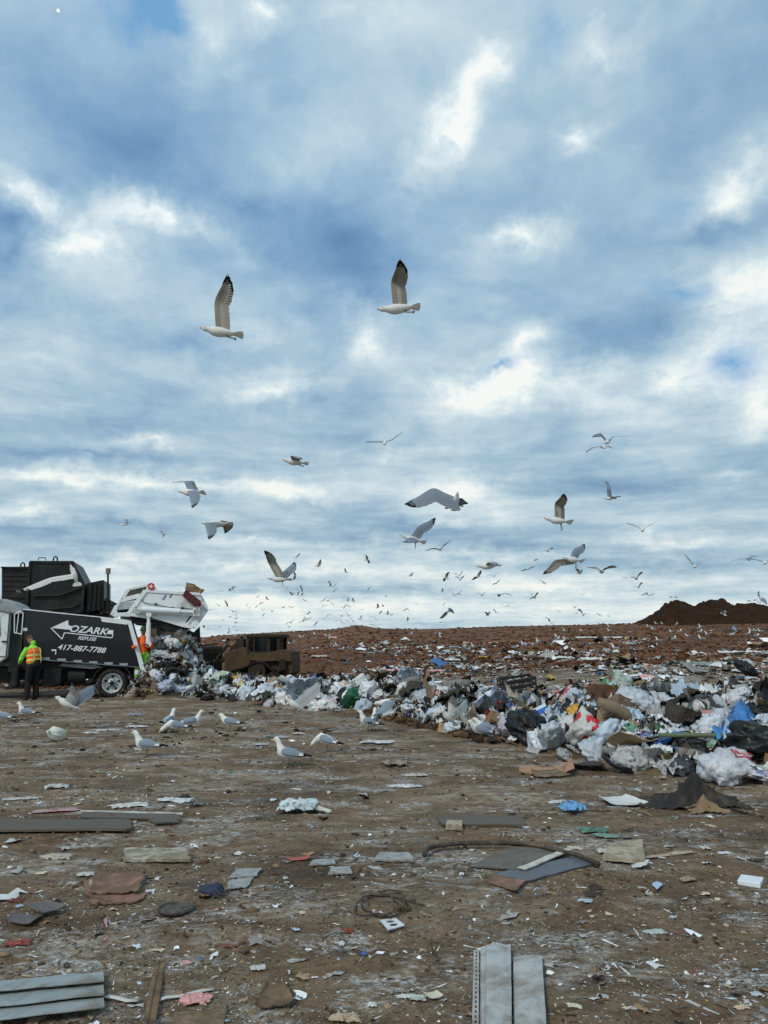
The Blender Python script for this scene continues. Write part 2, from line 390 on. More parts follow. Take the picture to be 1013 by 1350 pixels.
def ground_material():
    m = bpy.data.materials.new('muddy_ground'); m.use_nodes = True; T = NT(m.node_tree); b = T.n['Principled BSDF']
    pos = T.new('ShaderNodeNewGeometry').outputs['Position']
    mp = T.new('ShaderNodeMapping'); T.link(pos, mp.inputs[0]); mp.inputs[3].default_value = (0.62, 1.25, 1)
    st = mp.outputs[0]
    n1 = T.noise(st, 0.8, 8, 0.62, 0.4); n2 = T.noise(st, 4.5, 8, 0.7, 0.3); n3 = T.noise(pos, 26, 6, 0.7); n4 = T.noise(pos, 90, 4, 0.7)
    mud = T.ramp(n1, [(0.3, srgb(90, 74, 55)), (0.45, srgb(120, 101, 79)), (0.6, srgb(140, 122, 99)), (0.75, srgb(164, 153, 138))])
    mud = T.mix(T.mapr(n2, 0.40, 0.60), T.vmath('MULTIPLY', mud, (0.56, 0.53, 0.48)), mud)
    red = T.mapr(T.noise(pos, 0.9, 5, 0.6), 0.50, 0.66); mud = T.mix(T.math('MULTIPLY', red, 0.3), mud, srgb(118, 82, 52))
    wet = T.mapr(T.noise(T.vmath('ADD', st, (11.0, 3.0, 0)), 1.4, 7, 0.65, 0.5), 0.56, 0.66); mud = T.mix(T.math('MULTIPLY', wet, 0.6), mud, srgb(66, 56, 44))
    # pale powder and plaster trodden into the mud
    pw = T.math('MULTIPLY', T.mapr(T.noise(st, 1.15, 6, 0.62, 0.6), 0.50, 0.62), T.mapr(T.noise(st, 11, 8, 0.75, 0.3), 0.46, 0.60))
    pw2 = T.math('MULTIPLY', T.mapr(T.noise(T.vmath('ADD', st, (3.1, 7.7, 0)), 2.1, 6, 0.62), 0.525, 0.64), T.mapr(T.noise(st, 30, 7, 0.8), 0.48, 0.56))
    mud = T.mix(T.math('MULTIPLY', pw, 0.68), mud, srgb(190, 190, 182)); mud = T.mix(T.math('MULTIPLY', pw2, 0.85), mud, srgb(206, 210, 210))
    mud = T.mix(T.math('MULTIPLY', T.mapr(n3, 0.57, 0.68), 0.5), mud, srgb(160, 150, 130)); mud = T.mix(T.math('MULTIPLY', T.mapr(n4, 0.62, 0.70), 0.5), mud, srgb(192, 188, 176))
    mud = T.mix(T.math('MULTIPLY', T.mapr(T.noise(st, 34, 6, 0.72), 0.34, 0.45, 1, 0), 0.75), mud, srgb(50, 40, 31))
    mph = T.new('ShaderNodeMapping'); T.link(pos, mph.inputs[0]); mph.inputs[3].default_value = (0.12, 0.35, 1)
    hn = T.noise(mph.outputs[0], 1.0, 9, 0.68, 0.3)
    hl = T.ramp(hn, [(0.3, srgb(58, 37, 20)), (0.5, srgb(96, 62, 36)), (0.68, srgb(122, 84, 52))])
    hl = T.mix(T.math('MULTIPLY', T.mapr(T.noise(pos, 3.2, 8, 0.75), 0.55, 0.65), 0.5), hl, srgb(138, 122, 98))
    sep = T.new('ShaderNodeSeparateXYZ'); T.link(pos, sep.inputs[0])
    far = T.mapr(T.math('ADD', sep.outputs[1], T.math('MULTIPLY', n1, 6.0)), 25, 33, 0, 1, True)
    base = T.mix(far, mud, hl)
    T.link(base, b.inputs['Base Color'])
    T.link(T.mapr(n2, 0.3, 0.7, 0.65, 0.95), b.inputs['Roughness']); b.inputs['Specular IOR Level'].default_value = 0.25
    bp = T.new('ShaderNodeBump'); bp.inputs['Strength'].default_value = 1.0; bp.inputs['Distance'].default_value = 0.05
    T.link(T.math('ADD', T.math('ADD', n2, T.math('MULTIPLY', n3, 0.5)), T.math('MULTIPLY', n4, 0.2)), bp.inputs['Height']); T.link(bp.outputs[0], b.inputs['Normal'])
    return m
GM = ground_material()
def build_ground():
    th = np.concatenate([np.arange(-36, 36.01, 0.14), np.arange(37, 323, 3.0)]); th = R(1) * th
    r = np.concatenate([[0.05, 0.6, 1.2, 1.8], 2.3 * 1.0095 ** np.arange(0, 395), [110, 130, 160, 200, 260, 400, 700, 1200, 2500]]); r.sort()
    TH, RR = np.meshgrid(th, r)
    X = np.sin(TH) * RR; Y = np.cos(TH) * RR
    Z = terrain(X, Y)
    V = np.stack([X, Y, Z], -1).reshape(-1, 3)
    nr, nt = TH.shape
    i = np.arange(nr - 1)[:, None]; j = np.arange(nt)[None, :]; j2 = (j + 1) % nt
    Fc = np.stack([i * nt + j, i * nt + j2, (i + 1) * nt + j2, (i + 1) * nt + j], -1).reshape(-1, 4)[:, ::-1]
    o = link_mesh('ground', np_mesh('ground', V, Fc, None, GM, True)); tag(o, 'muddy brown landfill ground rising to a long ridge', 'ground', kind='structure')
build_ground()

def dirt_mound():
    sil = [(846, 821), (856, 812), (866, 804), (876, 800), (881, 792), (893, 789), (905, 793), (914, 798), (925, 792), (938, 789), (950, 790), (958, 794), (965, 797), (975, 795), (990, 794), (1013, 796), (1040, 792), (1080, 796), (1120, 815)]
    Y0 = 77.0
    bxs = []; zs = []
    for px, py in sil:
        p = P(px, py, Y0); bxs.append(p.x); zs.append(p.z)
    nx, ny = 260, 60
    xs = np.linspace(bxs[0] - 1.5, bxs[-1] + 2, nx); ys = np.linspace(Y0 - 6, Y0 + 7, ny)
    X, Y = np.meshgrid(xs, ys)
    base = terrain(X, Y, False)
    top = np.interp(X, bxs, zs, left=0, right=0)
    prof = np.clip(1 - (np.abs(Y - Y0 - 0.3 * fbm(X * 0.5, Y * 0, 3)) / 6.0) ** 1.25, 0, 1)
    Z = base - 0.25 + np.maximum(0, top - base + 0.1) * prof ** 0.9 + prof * (1.2 * fbm(X * 0.75, Y * 0.75, 61, 5) * (prof < 0.93) + 0.6 * fbm(X * 2.0, Y * 2.0, 66, 4))
    V = np.stack([X, Y, Z], -1).reshape(-1, 3)
    i = np.arange(ny - 1)[:, None]; j = np.arange(nx - 1)[None, :]
    Fc = np.stack([i * nx + j, i * nx + j + 1, (i + 1) * nx + j + 1, (i + 1) * nx + j], -1).reshape(-1, 4)
    m = mat('dark_soil', srgb(46, 31, 20), 0.95, var=0.5, vscale=1.2, bump=0.9, bscale=2.0, spec=0.1)
    o = link_mesh('dirt_mound', np_mesh('dirt_mound', V, Fc, None, m, True)); tag(o, 'dark brown humped mounds of loose soil on the ridge at the right', 'mound', kind='structure')
dirt_mound()

# ------------------------------------------------------------------ loose scatter (uncountable)
LM = mat('scrap_litter', rough=0.75, src='attr', var=0.25, vscale=9, spec=0.3)
PAL = [(srgb(226, 230, 232), 14), (srgb(190, 194, 194), 12), (srgb(150, 150, 146), 12), (srgb(188, 176, 154), 9), (srgb(150, 128, 100), 9), (srgb(108, 88, 66), 10), (srgb(60, 50, 42), 10),
       (srgb(36, 34, 33), 8), (srgb(170, 190, 205), 5), (srgb(70, 110, 160), 1.4), (srgb(160, 60, 55), 1.4), (srgb(196, 150, 150), 1.5), (srgb(90, 130, 90), 1), (srgb(190, 165, 80), .8)]
PC = np.array([p[0] for p in PAL]); PW = np.array([p[1] for p in PAL], float)
def scraps(name, X, Y, size, asp, tilt, crumple, lift=0.0, n=3, weights=None, m=None, kind='stuff', label=None, cat=None, pal=None):
    N = len(X); m = m or LM
    Z = terrain(X, Y) + lift
    g = np.linspace(-1, 1, n); gy = g if n > 3 else np.array([-1, 1.0])
    ny = len(gy)
    U, W = np.meshgrid(g, gy); U = U.ravel(); W = W.ravel(); k = len(U)
    u = U[None] * size[:, None] * 0.5 + rng.normal(0, .13, (N, k)) * size[:, None]
    w = W[None] * size[:, None] * 0.5 * asp[:, None] + rng.normal(0, .11, (N, k)) * size[:, None] * np.sqrt(asp)[:, None]
    h = rng.normal(0, 1, (N, k)) * crumple * size[:, None]
    yaw = rng.uniform(0, 2 * np.pi, N)[:, None]; ti = (rng.normal(0, 1, N) * tilt)[:, None]; ta = rng.uniform(0, 2 * np.pi, N)[:, None]
    x = u * np.cos(yaw) - w * np.sin(yaw); y = u * np.sin(yaw) + w * np.cos(yaw)
    tilt_z = (x * np.cos(ta) + y * np.sin(ta)) * np.sin(ti)
    z = h + tilt_z
    z = z - z.min(1, keepdims=True) * 0.75
    V = np.stack([x + X[:, None], y + Y[:, None], z + Z[:, None]], -1).reshape(-1, 3)
    i, j = np.meshgrid(np.arange(ny - 1), np.arange(n - 1), indexing='ij'); i = i.ravel(); j = j.ravel()
    q = np.stack([i * n + j, i * n + j + 1, (i + 1) * n + j + 1, (i + 1) * n + j], -1)
    Fc = (q[None] + (np.arange(N) * k)[:, None, None]).reshape(-1, 4)
    pw = PW if weights is None else np.array(weights, float); pp = PC
    ci = rng.choice(len(pp), N, p=pw / pw.sum())
    c = pp[ci] * rng.uniform(0.6, 1.1, (N, 1)); c = np.repeat(c, len(q), axis=0)
    o = link_mesh(name, np_mesh(name, V, Fc, c, m)); tag(o, label, cat, kind=kind)
    return o
def clods(name, X, Y, size, cols, label, cat, squash=0.6):
    N = len(X); t = (1 + 5 ** .5) / 2
    b = np.array([(-1, t, 0), (1, t, 0), (-1, -t, 0), (1, -t, 0), (0, -1, t), (0, 1, t), (0, -1, -t), (0, 1, -t), (t, 0, -1), (t, 0, 1), (-t, 0, -1), (-t, 0, 1)]) / 1.9
    fs = np.array([(0, 11, 5), (0, 5, 1), (0, 1, 7), (0, 7, 10), (0, 10, 11), (1, 5, 9), (5, 11, 4), (11, 10, 2), (10, 7, 6), (7, 1, 8), (3, 9, 4), (3, 4, 2), (3, 2, 6), (3, 6, 8), (3, 8, 9), (4, 9, 5), (2, 4, 11), (6, 2, 10), (8, 6, 7), (9, 8, 1)])
    s = (size * 0.5)[:, None, None]
    st = rng.uniform(0.6, 1.5, (N, 1, 3)); st[..., 2] *= squash
    V = b[None] * st * s * rng.uniform(0.65, 1.25, (N, 12, 1))
    V += np.stack([X, Y, terrain(X, Y) + size * 0.08], -1)[:, None]
    Fc = (fs[None] + (np.arange(N) * 12)[:, None, None]).reshape(-1, 3)
    c = np.array(cols)[rng.integers(0, len(cols), N)] * rng.uniform(.6, 1.2, (N, 1)); c = np.repeat(c, 20, axis=0)
    o = link_mesh(name, np_mesh(name, V.reshape(-1, 3), Fc, c, mat('clod_soil', rough=0.95, src='attr', var=0.2, vscale=20, spec=0.15), False)); tag(o, label, cat, kind='stuff')

def near_xy(N, pmin=905, pmax=1400, pw=1.0, ds=None):
    py = pmin + (pmax - pmin) * rng.uniform(0, 1, N) ** pw
    px = rng.uniform(-80, 1090, N)
    rr = np.stack([(px - CX) / F, CP - (CY - py) / F * SP, SP + (CY - py) / F * CP], -1)
    k = -CAM_H / rr[:, 2]
    return rr[:, 0] * k, rr[:, 1] * k
def clump(X, Y, sc, thr, seed):
    return fbm(X * sc, Y * sc * 2.5, seed, 4) > thr
WG = [11, 14, 15, 11, 10, 11, 9, 5, 3, .35, .5, .9, .3, .2]
X, Y = near_xy(44000)
k = (fbm(X * 0.8, Y * 2.0, 90, 4) + rng.normal(0, .16, len(X))) > -0.02; X = X[k]; Y = Y[k]
sz = np.exp(rng.normal(0, .55, len(X))) * 0.0080 * (Y / 4.5) ** 0.9
scraps('ground_litter', X, Y, np.minimum(sz, 0.12), rng.uniform(.15, .8, len(X)), 0.22, 0.06, weights=WG, label='tiny scraps of paper, plastic and splinters trodden into the mud', cat='litter')
X, Y = near_xy(1700)
sz = np.exp(rng.normal(0, .5, len(X))) * 0.032 * (Y / 5) ** 0.85
scraps('paper_litter', X, Y, np.minimum(sz, .3), rng.uniform(.15, .9, len(X)), 0.12, 0.06, n=4, weights=WG, label='larger torn bits of paper, card and film lying on the mud', cat='litter')
X, Y = near_xy(2000)
sz = np.exp(rng.normal(0, .5, len(X))) * 0.05 * (Y / 5) ** 0.6
scraps('splinter_litter', X, Y, np.minimum(sz, .55), rng.uniform(.03, .09, len(X)), 0.08, 0.02, weights=WG, label='thin splinters, straws and strips lying on the mud', cat='litter')
X, Y = near_xy(9000)
k = (fbm(X * 0.6, Y * 1.5, 190, 4) + rng.normal(0, .1, len(X))) > 0.0; X = X[k]; Y = Y[k]
sz = np.exp(rng.normal(0, .5, len(X))) * 0.011 * (Y / 4) ** 0.8
clods('mud_clods', X, Y, np.minimum(sz, .07), [srgb(112, 95, 74), srgb(92, 76, 58), srgb(126, 110, 90), srgb(76, 62, 48)], 'small clods of brown mud on the landfill floor', 'mud')
X, Y = near_xy(2600, 900, 990)
k = (fbm(X * 0.5, Y * 0.8, 290, 4) + rng.normal(0, .05, len(X))) > 0.06; X = X[k]; Y = Y[k]
clods('mud_lumps', X, Y, np.minimum(np.exp(rng.normal(0, .5, len(X))) * 0.05, .14), [srgb(58, 46, 34), srgb(44, 35, 27), srgb(74, 60, 44)], 'dark lumps of churned mud in front of the heap and truck', 'mud', .45)
# the far slope
N = 30000
y = 1 / rng.uniform(1 / 86, 1 / 15, N); b = rng.uniform(-0.62, 0.62, N); x = b * y
t = y - np.interp(b, _fb, _fy)
lowf = sst(60, 25, y) if False else (1 - sst(24, 62, y))
d = 1.25 * fbm(b * 9, 60.0 / y * 7, 130, 4) - 0.02 + 0.20 * lowf - .10 * np.exp(-((y - 45) / 18) ** 2) * (b > .1) + 0.16 * np.exp(-((b + 0.03) / 0.12) ** 2) * lowf + 0.07 * (y > 66) * (b > -.02) * (b < .3) + rng.normal(0, .07, N)
k = (d > 0.10 + .05 * sst(35, 60, y)) & (t > 3.5) & ~((np.abs(x - DZ.x) < 3.2) & (np.abs(y - 36) < 2)); x = x[k]; y = y[k]
sz = np.exp(rng.normal(0, .5, len(x))) * 0.12 * (y / 40) ** 0.5
W2 = [16, 14, 12, 10, 9, 8, 5, 4, 6, 1.2, .8, 1.4, 1, .6]
scraps('slope_litter', x, y, np.minimum(sz, .5), rng.uniform(.3, 1, len(x)), 0.15, 0.10, n=3, weights=W2, label='flattened pale rubbish strewn over the brown slope', cat='litter')
k = rng.random(len(x)) < 0.25
scraps('slope_rubbish', x[k], y[k], np.minimum(sz[k] * 1.8, .8), rng.uniform(.3, 1, k.sum()), 0.16, 0.13, n=4, weights=W2, label='crushed sheets and film half buried in the slope', cat='litter')
N = 14000
y = 1 / rng.uniform(1 / 84, 1 / 25, N); x = rng.uniform(-0.6, 0.6, N) * y; k = ~((np.abs(x - DZ.x) < 3.2) & (np.abs(y - 36) < 2)); x = x[k]; y = y[k]
clods('slope_clods', x, y, np.minimum(np.exp(rng.normal(0, .5, len(x))) * 0.1 * (y / 40) ** .6, .3), [srgb(86, 56, 33), srgb(66, 43, 26), srgb(104, 70, 44)], 'rough clods of brown earth over the slope', 'soil')
HM = LM
# the refuse heap's own mass of fragments
N = 26000
b = rng.uniform(_fb[1] - 0.01, 0.6, N); fy = np.interp(b, _fb, _fy); y = fy + rng.uniform(-0.1, 4.2, N) ** 1.0; x = b * y
k = terrain(x, y, False) > 0.06; x = x[k]; y = y[k]
W3 = [22, 14, 10, 5, 6, 6, 9, 12, 12, 1.6, 1.0, .8, .9, .8]
sz = np.exp(rng.normal(0, .5, len(x))) * 0.085
scraps('heap_refuse', x, y, np.minimum(sz, .34), rng.uniform(.25, 1, len(x)), 0.8, 0.22, lift=0.01, n=4, weights=W3, m=HM, label='mixed crumpled refuse packed between the bags of the heap', cat='refuse')
N = 7000
b = rng.uniform(bx(485), bx(655), N); y = np.interp(b, _fb, _fy) + rng.uniform(0.05, 4.0, N); x = b * y
clods('heap_soil', x, y, np.minimum(np.exp(rng.normal(0, .5, N)) * 0.09, .25), [srgb(72, 58, 42), srgb(54, 44, 33), srgb(90, 74, 54)], 'dark soil mixed through the lower middle stretch of the heap', 'soil')
N = 3500
x = PILE[0] + rng.normal(0, .55, N); y = PILE[1] + rng.normal(0, .5, N)
scraps('tipped_refuse', x, y, np.exp(rng.normal(0, .5, N)) * 0.10, rng.uniform(.25, 1, N), 0.9, 0.22, lift=0.02, n=4, weights=W3, label='loose refuse tumbling out under the raised tailgate', cat='refuse')

# ------------------------------------------------------------------ gulls
GULL = mat('gull_plumage', rough=0.75, src='attr', var=0.06, vscale=12, spec=0.25, transl=0.25)
BEAK = mat('gull_beak', rough=0.45, src='attr', var=0.05)
LEGM = mat('gull_leg', srgb(120, 110, 70), 0.6, var=0.2)
EYEM = mat('gull_eye', srgb(20, 18, 15), 0.15, var=0)
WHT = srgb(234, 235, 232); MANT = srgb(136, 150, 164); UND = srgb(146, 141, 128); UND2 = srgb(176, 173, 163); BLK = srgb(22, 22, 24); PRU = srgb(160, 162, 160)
YEL = srgb(190, 165, 80)
BODY_PROF = [(0.06, .013, .014, -.004), (.08, .020, .022, 0), (.105, .027, .030, .002), (.135, .029, .031, .003), (.17, .0295, .031, .001), (.215, .032, .034, -.002), (.27, .042, .043, -.006), (.34, .052, .053, -.008),
             (.43, .058, .056, -.008), (.53, .055, .052, -.006), (.62, .046, .043, -.002), (.71, .035, .031, .003), (.78, .028, .018, .006), (.84, .031, .008, .007), (.91, .040, .005, .007), (.965, .044, .003, .006), (.99, .036, .0025, .006), (1.0, .022, .002, .006)]

def loft(mb, rings, n, colf):
    """rings: list of (center, uvec, wvec, ru, rw)"""
    vs = []; fs = []; cs = []
    for (c, u, w, ru, rw) in rings:
        for k in range(n):
            a = 2 * math.pi * k / n; vs.append(c + u * (math.cos(a) * ru) + w * (math.sin(a) * rw))
    m = len(rings)
    for i in range(m - 1):
        for k in range(n):
            fs.append((i * n + k, i * n + (k + 1) % n, (i + 1) * n + (k + 1) % n, (i + 1) * n + k)); cs.append(colf(i, k))
    fs.append(list(range(n - 1, -1, -1))); cs.append(colf(0, 0)); fs.append([(m - 1) * n + k for k in range(n)]); cs.append(colf(m - 1, 0))
    mb.add(vs, fs, cs)

def feather(mb, a, b, nrm, wd, colu, cold, tipc, tipf=0.0, hi=True, spot=False, pt=0.5):
    """a blade from a to b, two skins a little apart"""
    d = b - a; L = d.length
    if L < 1e-4: return
    d /= L; s = d.cross(nrm)
    if s.length < 1e-4: return
    s.normalize(); nn = s.cross(d); s = (s + nn * 0.03).normalized()
    st = [(0, .55), (.3, .9), (.6, 1), (.8, .98), (.93, .75), (1, pt * .5)] if hi else [(0, .8), (.7, 1), (1, .5)]
    for sgn, col in ((1, colu), (-1, cold)):
        vs = []; fs = []; cs = []
        for (t, w) in st:
            c = a + d * (L * t) + nn * (sgn * 0.0005)
            for q in ((-1, 0, 1) if hi else (-1, 1)):
                vs.append(c + s * (q * w * wd * 0.5) )
        k = 3 if hi else 2
        for i in range(len(st) - 1):
            tm = (st[i][0] + st[i + 1][0]) / 2
            cc = col
            if tipf > 0 and tm > 1 - tipf: cc = tipc
            if spot and .8 < tm < .93: cc = WHT
            for j in range(k - 1):
                fs.append((i * k + j, i * k + j + 1, (i + 1) * k + j + 1, (i + 1) * k + j)); cs.append(cc)
        mb.add(vs, fs, cs)

def wing(mb, S, W, Pt, f, side, hi=True, back=None, wsc=1.0, sc=1.0):
    span = (Pt - S).normalized()
    k = -f if back is None else back.normalized()
    k = (k - span * (k.dot(span) * 0.75))
    if k.length < 0.15: k = Vector((0, 0, -1)) - span * span.z * -1
    k.normalize()
    nrm = span.cross(-k) * side
    if nrm.length < 1e-3: nrm = Vector((0, 0, 1))
    nrm.normalize()
    ch = 0.158 * sc * wsc
    hand = Pt - W; arm = W - S
    n_s = 40 if hi else 7
    q0 = W + k * (ch * 0.97); q1 = W + hand * 0.55 + k * (ch * 1.02); q2 = Pt
    fa = arm.length / max(1e-4, arm.length + hand.length)
    cl = [S, S + arm * .5 - k * .006 * sc, W + (-k * .004 * sc), W + hand * .5 - k * (.010 * sc), Pt]
    pm = [0, fa * .5, fa, fa + (1 - fa) * .5, 1]
    def Lc(s):
        for i in range(4):
            if s <= pm[i + 1] or i == 3:
                t = (s - pm[i]) / (pm[i + 1] - pm[i] + 1e-9)
                p0 = cl[max(i - 1, 0)]; p1 = cl[i]; p2 = cl[i + 1]; p3 = cl[min(i + 2, 4)]
                return .5 * ((2 * p1) + (p2 - p0) * t + (2 * p0 - 5 * p1 + 4 * p2 - p3) * t * t + (3 * p1 - p0 - 3 * p2 + p3) * t ** 3)
    def Tc(s):
        if s < fa: t = s / fa; return Lc(s) * 1.0 + k * (ch * (1.0 + .05 * math.sin(t * 3.1)))
        t = (s - fa) / (1 - fa); return q0 * (1 - t) ** 2 + q1 * (2 * t * (1 - t)) + q2 * t ** 2
    NV = 7 if hi else 4
    def blk(s, v): return s > .80 + .10 * (1 - v) * (1 if s < .93 else 0) + (.03 * math.sin(s * 90 + v * 9) if hi else 0)
    for sgn in (1, -1):
        vs = []; fs = []; cs = []
        for i in range(n_s + 1):
            s = i / n_s; A_l = Lc(s); B_l = Tc(min(s, .985))
            for j in range(NV + 1):
                v = j / NV; vv = v * .86
                th = sc * .0075 * (1 - .75 * s) * (math.sqrt(max(0, v)) * (1 - v) * 2.2 + .04)
                p = A_l.lerp(B_l, vv) + nrm * (.035 * ch * math.sin(math.pi * vv) * (1 - s * .6)) + nrm * (sgn * th)
                vs.append(p)
        for i in range(n_s):
            for j in range(NV):
                fs.append((i * (NV + 1) + j, (i + 1) * (NV + 1) + j, (i + 1) * (NV + 1) + j + 1, i * (NV + 1) + j + 1))
                s = (i + .5) / n_s; v = (j + .5) / NV
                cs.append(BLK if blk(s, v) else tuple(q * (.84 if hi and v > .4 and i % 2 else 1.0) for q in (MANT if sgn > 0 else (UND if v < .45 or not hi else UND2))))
        mb.add(vs, fs, cs)
    nf = 24 if hi else 8
    for i in range(nf):
        s = (i + .5) / nf; tip = Tc(s); ro = Lc(s * .93 if s > fa else s).lerp(tip, .62)
        if s > fa: tip = tip + (tip - Lc(s * .9)) * .05
        if hi: tip = tip + (tip - ro) * rnd.uniform(-.10, .06)
        outer = s > .74
        feather(mb, ro, tip, nrm, (arm.length + hand.length) / nf * (2.0 if s < .8 else 1.6), BLK if s > .88 else MANT, BLK if s > .88 else UND2, BLK if outer else UND2, (.55 if outer else .12), hi, spot=(hi and s > .9), pt=.7)
    feather(mb, Lc(.82), Pt + hand.normalized() * .006 * sc, nrm, .022 * sc, BLK, BLK, BLK, .5, hi, spot=hi)

def gull_body(mb, B, f, r, u, L, hi=True, tail_w=1.0, troll=0.0):
    n = 14 if hi else 7
    prof = BODY_PROF if hi else BODY_PROF[::2] + [BODY_PROF[-1]]
    rings = []
    for (t, rw, rh, zo) in prof:
        w = rw * (tail_w if t > .8 else 1)
        q = Matrix.Rotation(R(troll) * min(1, max(0, (t - .68) / .16)), 3, f)
        rings.append((B - f * (t * L * 1.0) + u * (zo * L / .47), q @ r, q @ u, w * L / .47, rh * L / .47))
    loft(mb, rings, n, lambda i, k: WHT)

def beak_eye_legs(root, B, f, r, u, L, off, legs, hi=True):
    s = L / .47
    b = MB(); c = [YEL, YEL, BLK, YEL]
    b.tube([B - f * .07 * L, B - f * .045 * L, B - f * .022 * L, B - f * .008 * L, B - u * .006 * s], [(.012 * s, .008 * s), (.010 * s, .007 * s), (.009 * s, .006 * s), (.006 * s, .004 * s), .002 * s], 8, [YEL, YEL, BLK, YEL])
    b.build('beak', BEAK, root, True, off, loc=(0, 0, 0))
    for sg in (-1, 1):
        e = MB(); c0 = B - f * (.115 * L) + r * (sg * .0235 * s) + u * .010 * s
        e.tube([c0 - r * .004 * s, c0 + r * sg * .002 * s, c0 + r * sg * .0045 * s], [.006 * s, .0055 * s, .002 * s], 8, BLK)
        e.build('eye', EYEM, root, True, off, loc=(0, 0, 0))
    if legs:
        for sg in (-1, 1):
            e = MB(); h = B - f * (.60 * L) + r * (sg * .018 * s) - u * .03 * s
            if legs == 'down':
                kn = h - u * .045 * s - f * .01 * s; an = kn - u * .045 * s - f * .018 * s; ft = an - u * .03 * s + f * .012 * s
            else:
                kn = h - f * .04 * s - u * .012 * s; an = kn - f * .045 * s - u * .006 * s; ft = an - f * .035 * s - u * .004 * s
            e.tube([h, kn, an], [.010 * s, .005 * s, .004 * s], 6, YEL)
            for q in (-1, 0, 1): e.tube([an, ft + r * (q * .012 * s)], [.004 * s, .003 * s], 5, YEL)
            e.build('leg', LEGM, root, True, off, loc=(0, 0, 0))

GULLS = []   # (object, px, base label, group) -> labels are made distinct at the end
def fly(beak, tail, wings, label, d=None, yaw=0.0, legs=None, hi=True, back=None, wsc=1.0, parts=True, bodyoff=None, tail_w=1.3, roll=0.0, troll=None, name='flying_gull', shoulder=None, group=None, cat='gull'):
    """beak, tail and the wings' wrist and tip rows, read off the photo; depth comes from the bird's own 0.47 m length"""
    l2 = math.hypot(beak[0] - tail[0], beak[1] - tail[1])
    y = R(yaw)
    if d is None: d = F * .47 * abs(math.cos(y)) / max(l2, 3)
    B = P(*beak, d); dd = .47 * math.sin(y); T_ = P(*tail, d + dd)
    ax = B - T_; L = ax.length
    f = ax / L; u = Vector((0, 0, 1)); u = (u - f * u.dot(f))
    if u.length < .15: u = Vector((0, 1, 0)) - f * f.y
    u.normalize(); r = f.cross(u)
    if roll:
        q = Matrix.Rotation(R(roll), 3, f); u = q @ u; r = q @ r
    mb = MB(); gull_body(mb, B, f, r, u, L, hi, tail_w, (24 if troll is None else troll))
    C = B - f * (.36 * L); s = L / .47
    ws = []
    for w in wings:
        (wx, wy, tx, ty, sg) = w[:5]
        ws.append(w)
    for w in ws:
        wx, wy, tx, ty, sg = w[:5]
        side = w[5] if len(w) > 5 else None
        C0 = C if shoulder is None else P(shoulder[0], shoulder[1], C.y)
        W0 = P(wx, wy, C0.y); T0 = P(tx, ty, C0.y)
        L1, L2 = .215 * s, .37 * s
        def off(A, Bp, LL, sg):
            l = (Bp - A).length; return sg * math.sqrt(max(0.0, LL * LL - l * l)) * 0.93
        dy = off(C0, W0, L1, sg); W1 = P(wx, wy, C0.y + dy)
        T1 = P(tx, ty, W1.y); dy2 = off(W1, T1, L2, sg); T1 = P(tx, ty, W1.y + dy2)
        if side is None:
            mid = (W1 * .5 + T1 * .5) - C0; q = mid.dot(r)
            side = 1 if q > 0 else -1
            if abs(q) < .02: side = 1 if sg > 0 else -1
        S = C0 + r * (side * .030 * s) + u * (.018 * s)
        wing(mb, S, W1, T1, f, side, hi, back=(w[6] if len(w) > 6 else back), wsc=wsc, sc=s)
    o = mb.build(name, GULL, None, True, C)
    if parts: beak_eye_legs(o, B, f, r, u, L, C, legs, hi)
    GULLS.append([o, (beak[0] + tail[0]) / 2, (beak[1] + tail[1]) / 2, label, group, cat])
    return o

# ---- the nearer birds, one by one
fly((264, 432), (321, 443), [(284, 397, 301, 362, -1), ], 'large gull gliding left high in sky, lower of the two big ones, upright wing', legs='back', yaw=6)
fly((497.5, 408), (554.5, 405), [(516.5, 372, 528, 342, -1), ], 'large gull gliding left high in sky, upper of the two big ones, legs dangling', legs='back', yaw=6)
fly((235, 648), (271, 650), [(243, 636, 227, 636, 1), (250, 654, 254.5, 669.5, -1)], 'gull banking left with one wing drooped and a dark tip, above truck', legs='back', yaw=-12, tail_w=1.7)
fly((266, 690), (307, 691), [(271, 690, 276, 711, -1), (294, 692, 297.5, 703, 1)], 'gull flapping with both wings down, grey back showing, above tailgate', yaw=25, legs='back')
fly((371.7, 606), (407, 612), [(384, 601, 395, 605.5, -1), (384, 602, 392, 604, 1)], 'gull flying left with wings folded short, alone in mid sky', yaw=8, legs='back')
fly((507, 586), (508, 581), [(494, 583.5, 482, 583, -1), (518, 580, 532, 569.6, 1)], 'gull seen end on as a thin line of wings, mid sky centre', d=F * 1.25 / 52, yaw=85, parts=False)
fly((604, 648), (598, 674), [(571, 644, 534, 665, -.6, -1), (609, 657, 617, 664, 1, 1, Vector((0, 1, -.15)))], 'gull with broad spread fan of black tipped flight feathers seen from above', d=9.0, yaw=35, back=P(558, 700, 8.9) - P(571, 644, 9.1), wsc=1.7, tail_w=1.0, troll=0)
fly((586, 660), (611, 668), [(590, 663, 587, 671, -1), (597, 665, 600, 674, -1)], 'small gull half hidden behind the spread wing of the nearer gull', d=20, yaw=-25, parts=True)
fly((529, 706), (561.5, 716), [(552, 694, 574.4, 683, 1), (538, 710, 532, 715, -1)], 'gull coming down left with far wing raised and feet hanging', legs='down', yaw=10, tail_w=1.6)
fly((717, 683), (755, 689), [(732, 664, 744, 651, -1), ], 'gull braking left with upright wing and hanging leg, above the slope', legs='down', yaw=8, tail_w=1.8)
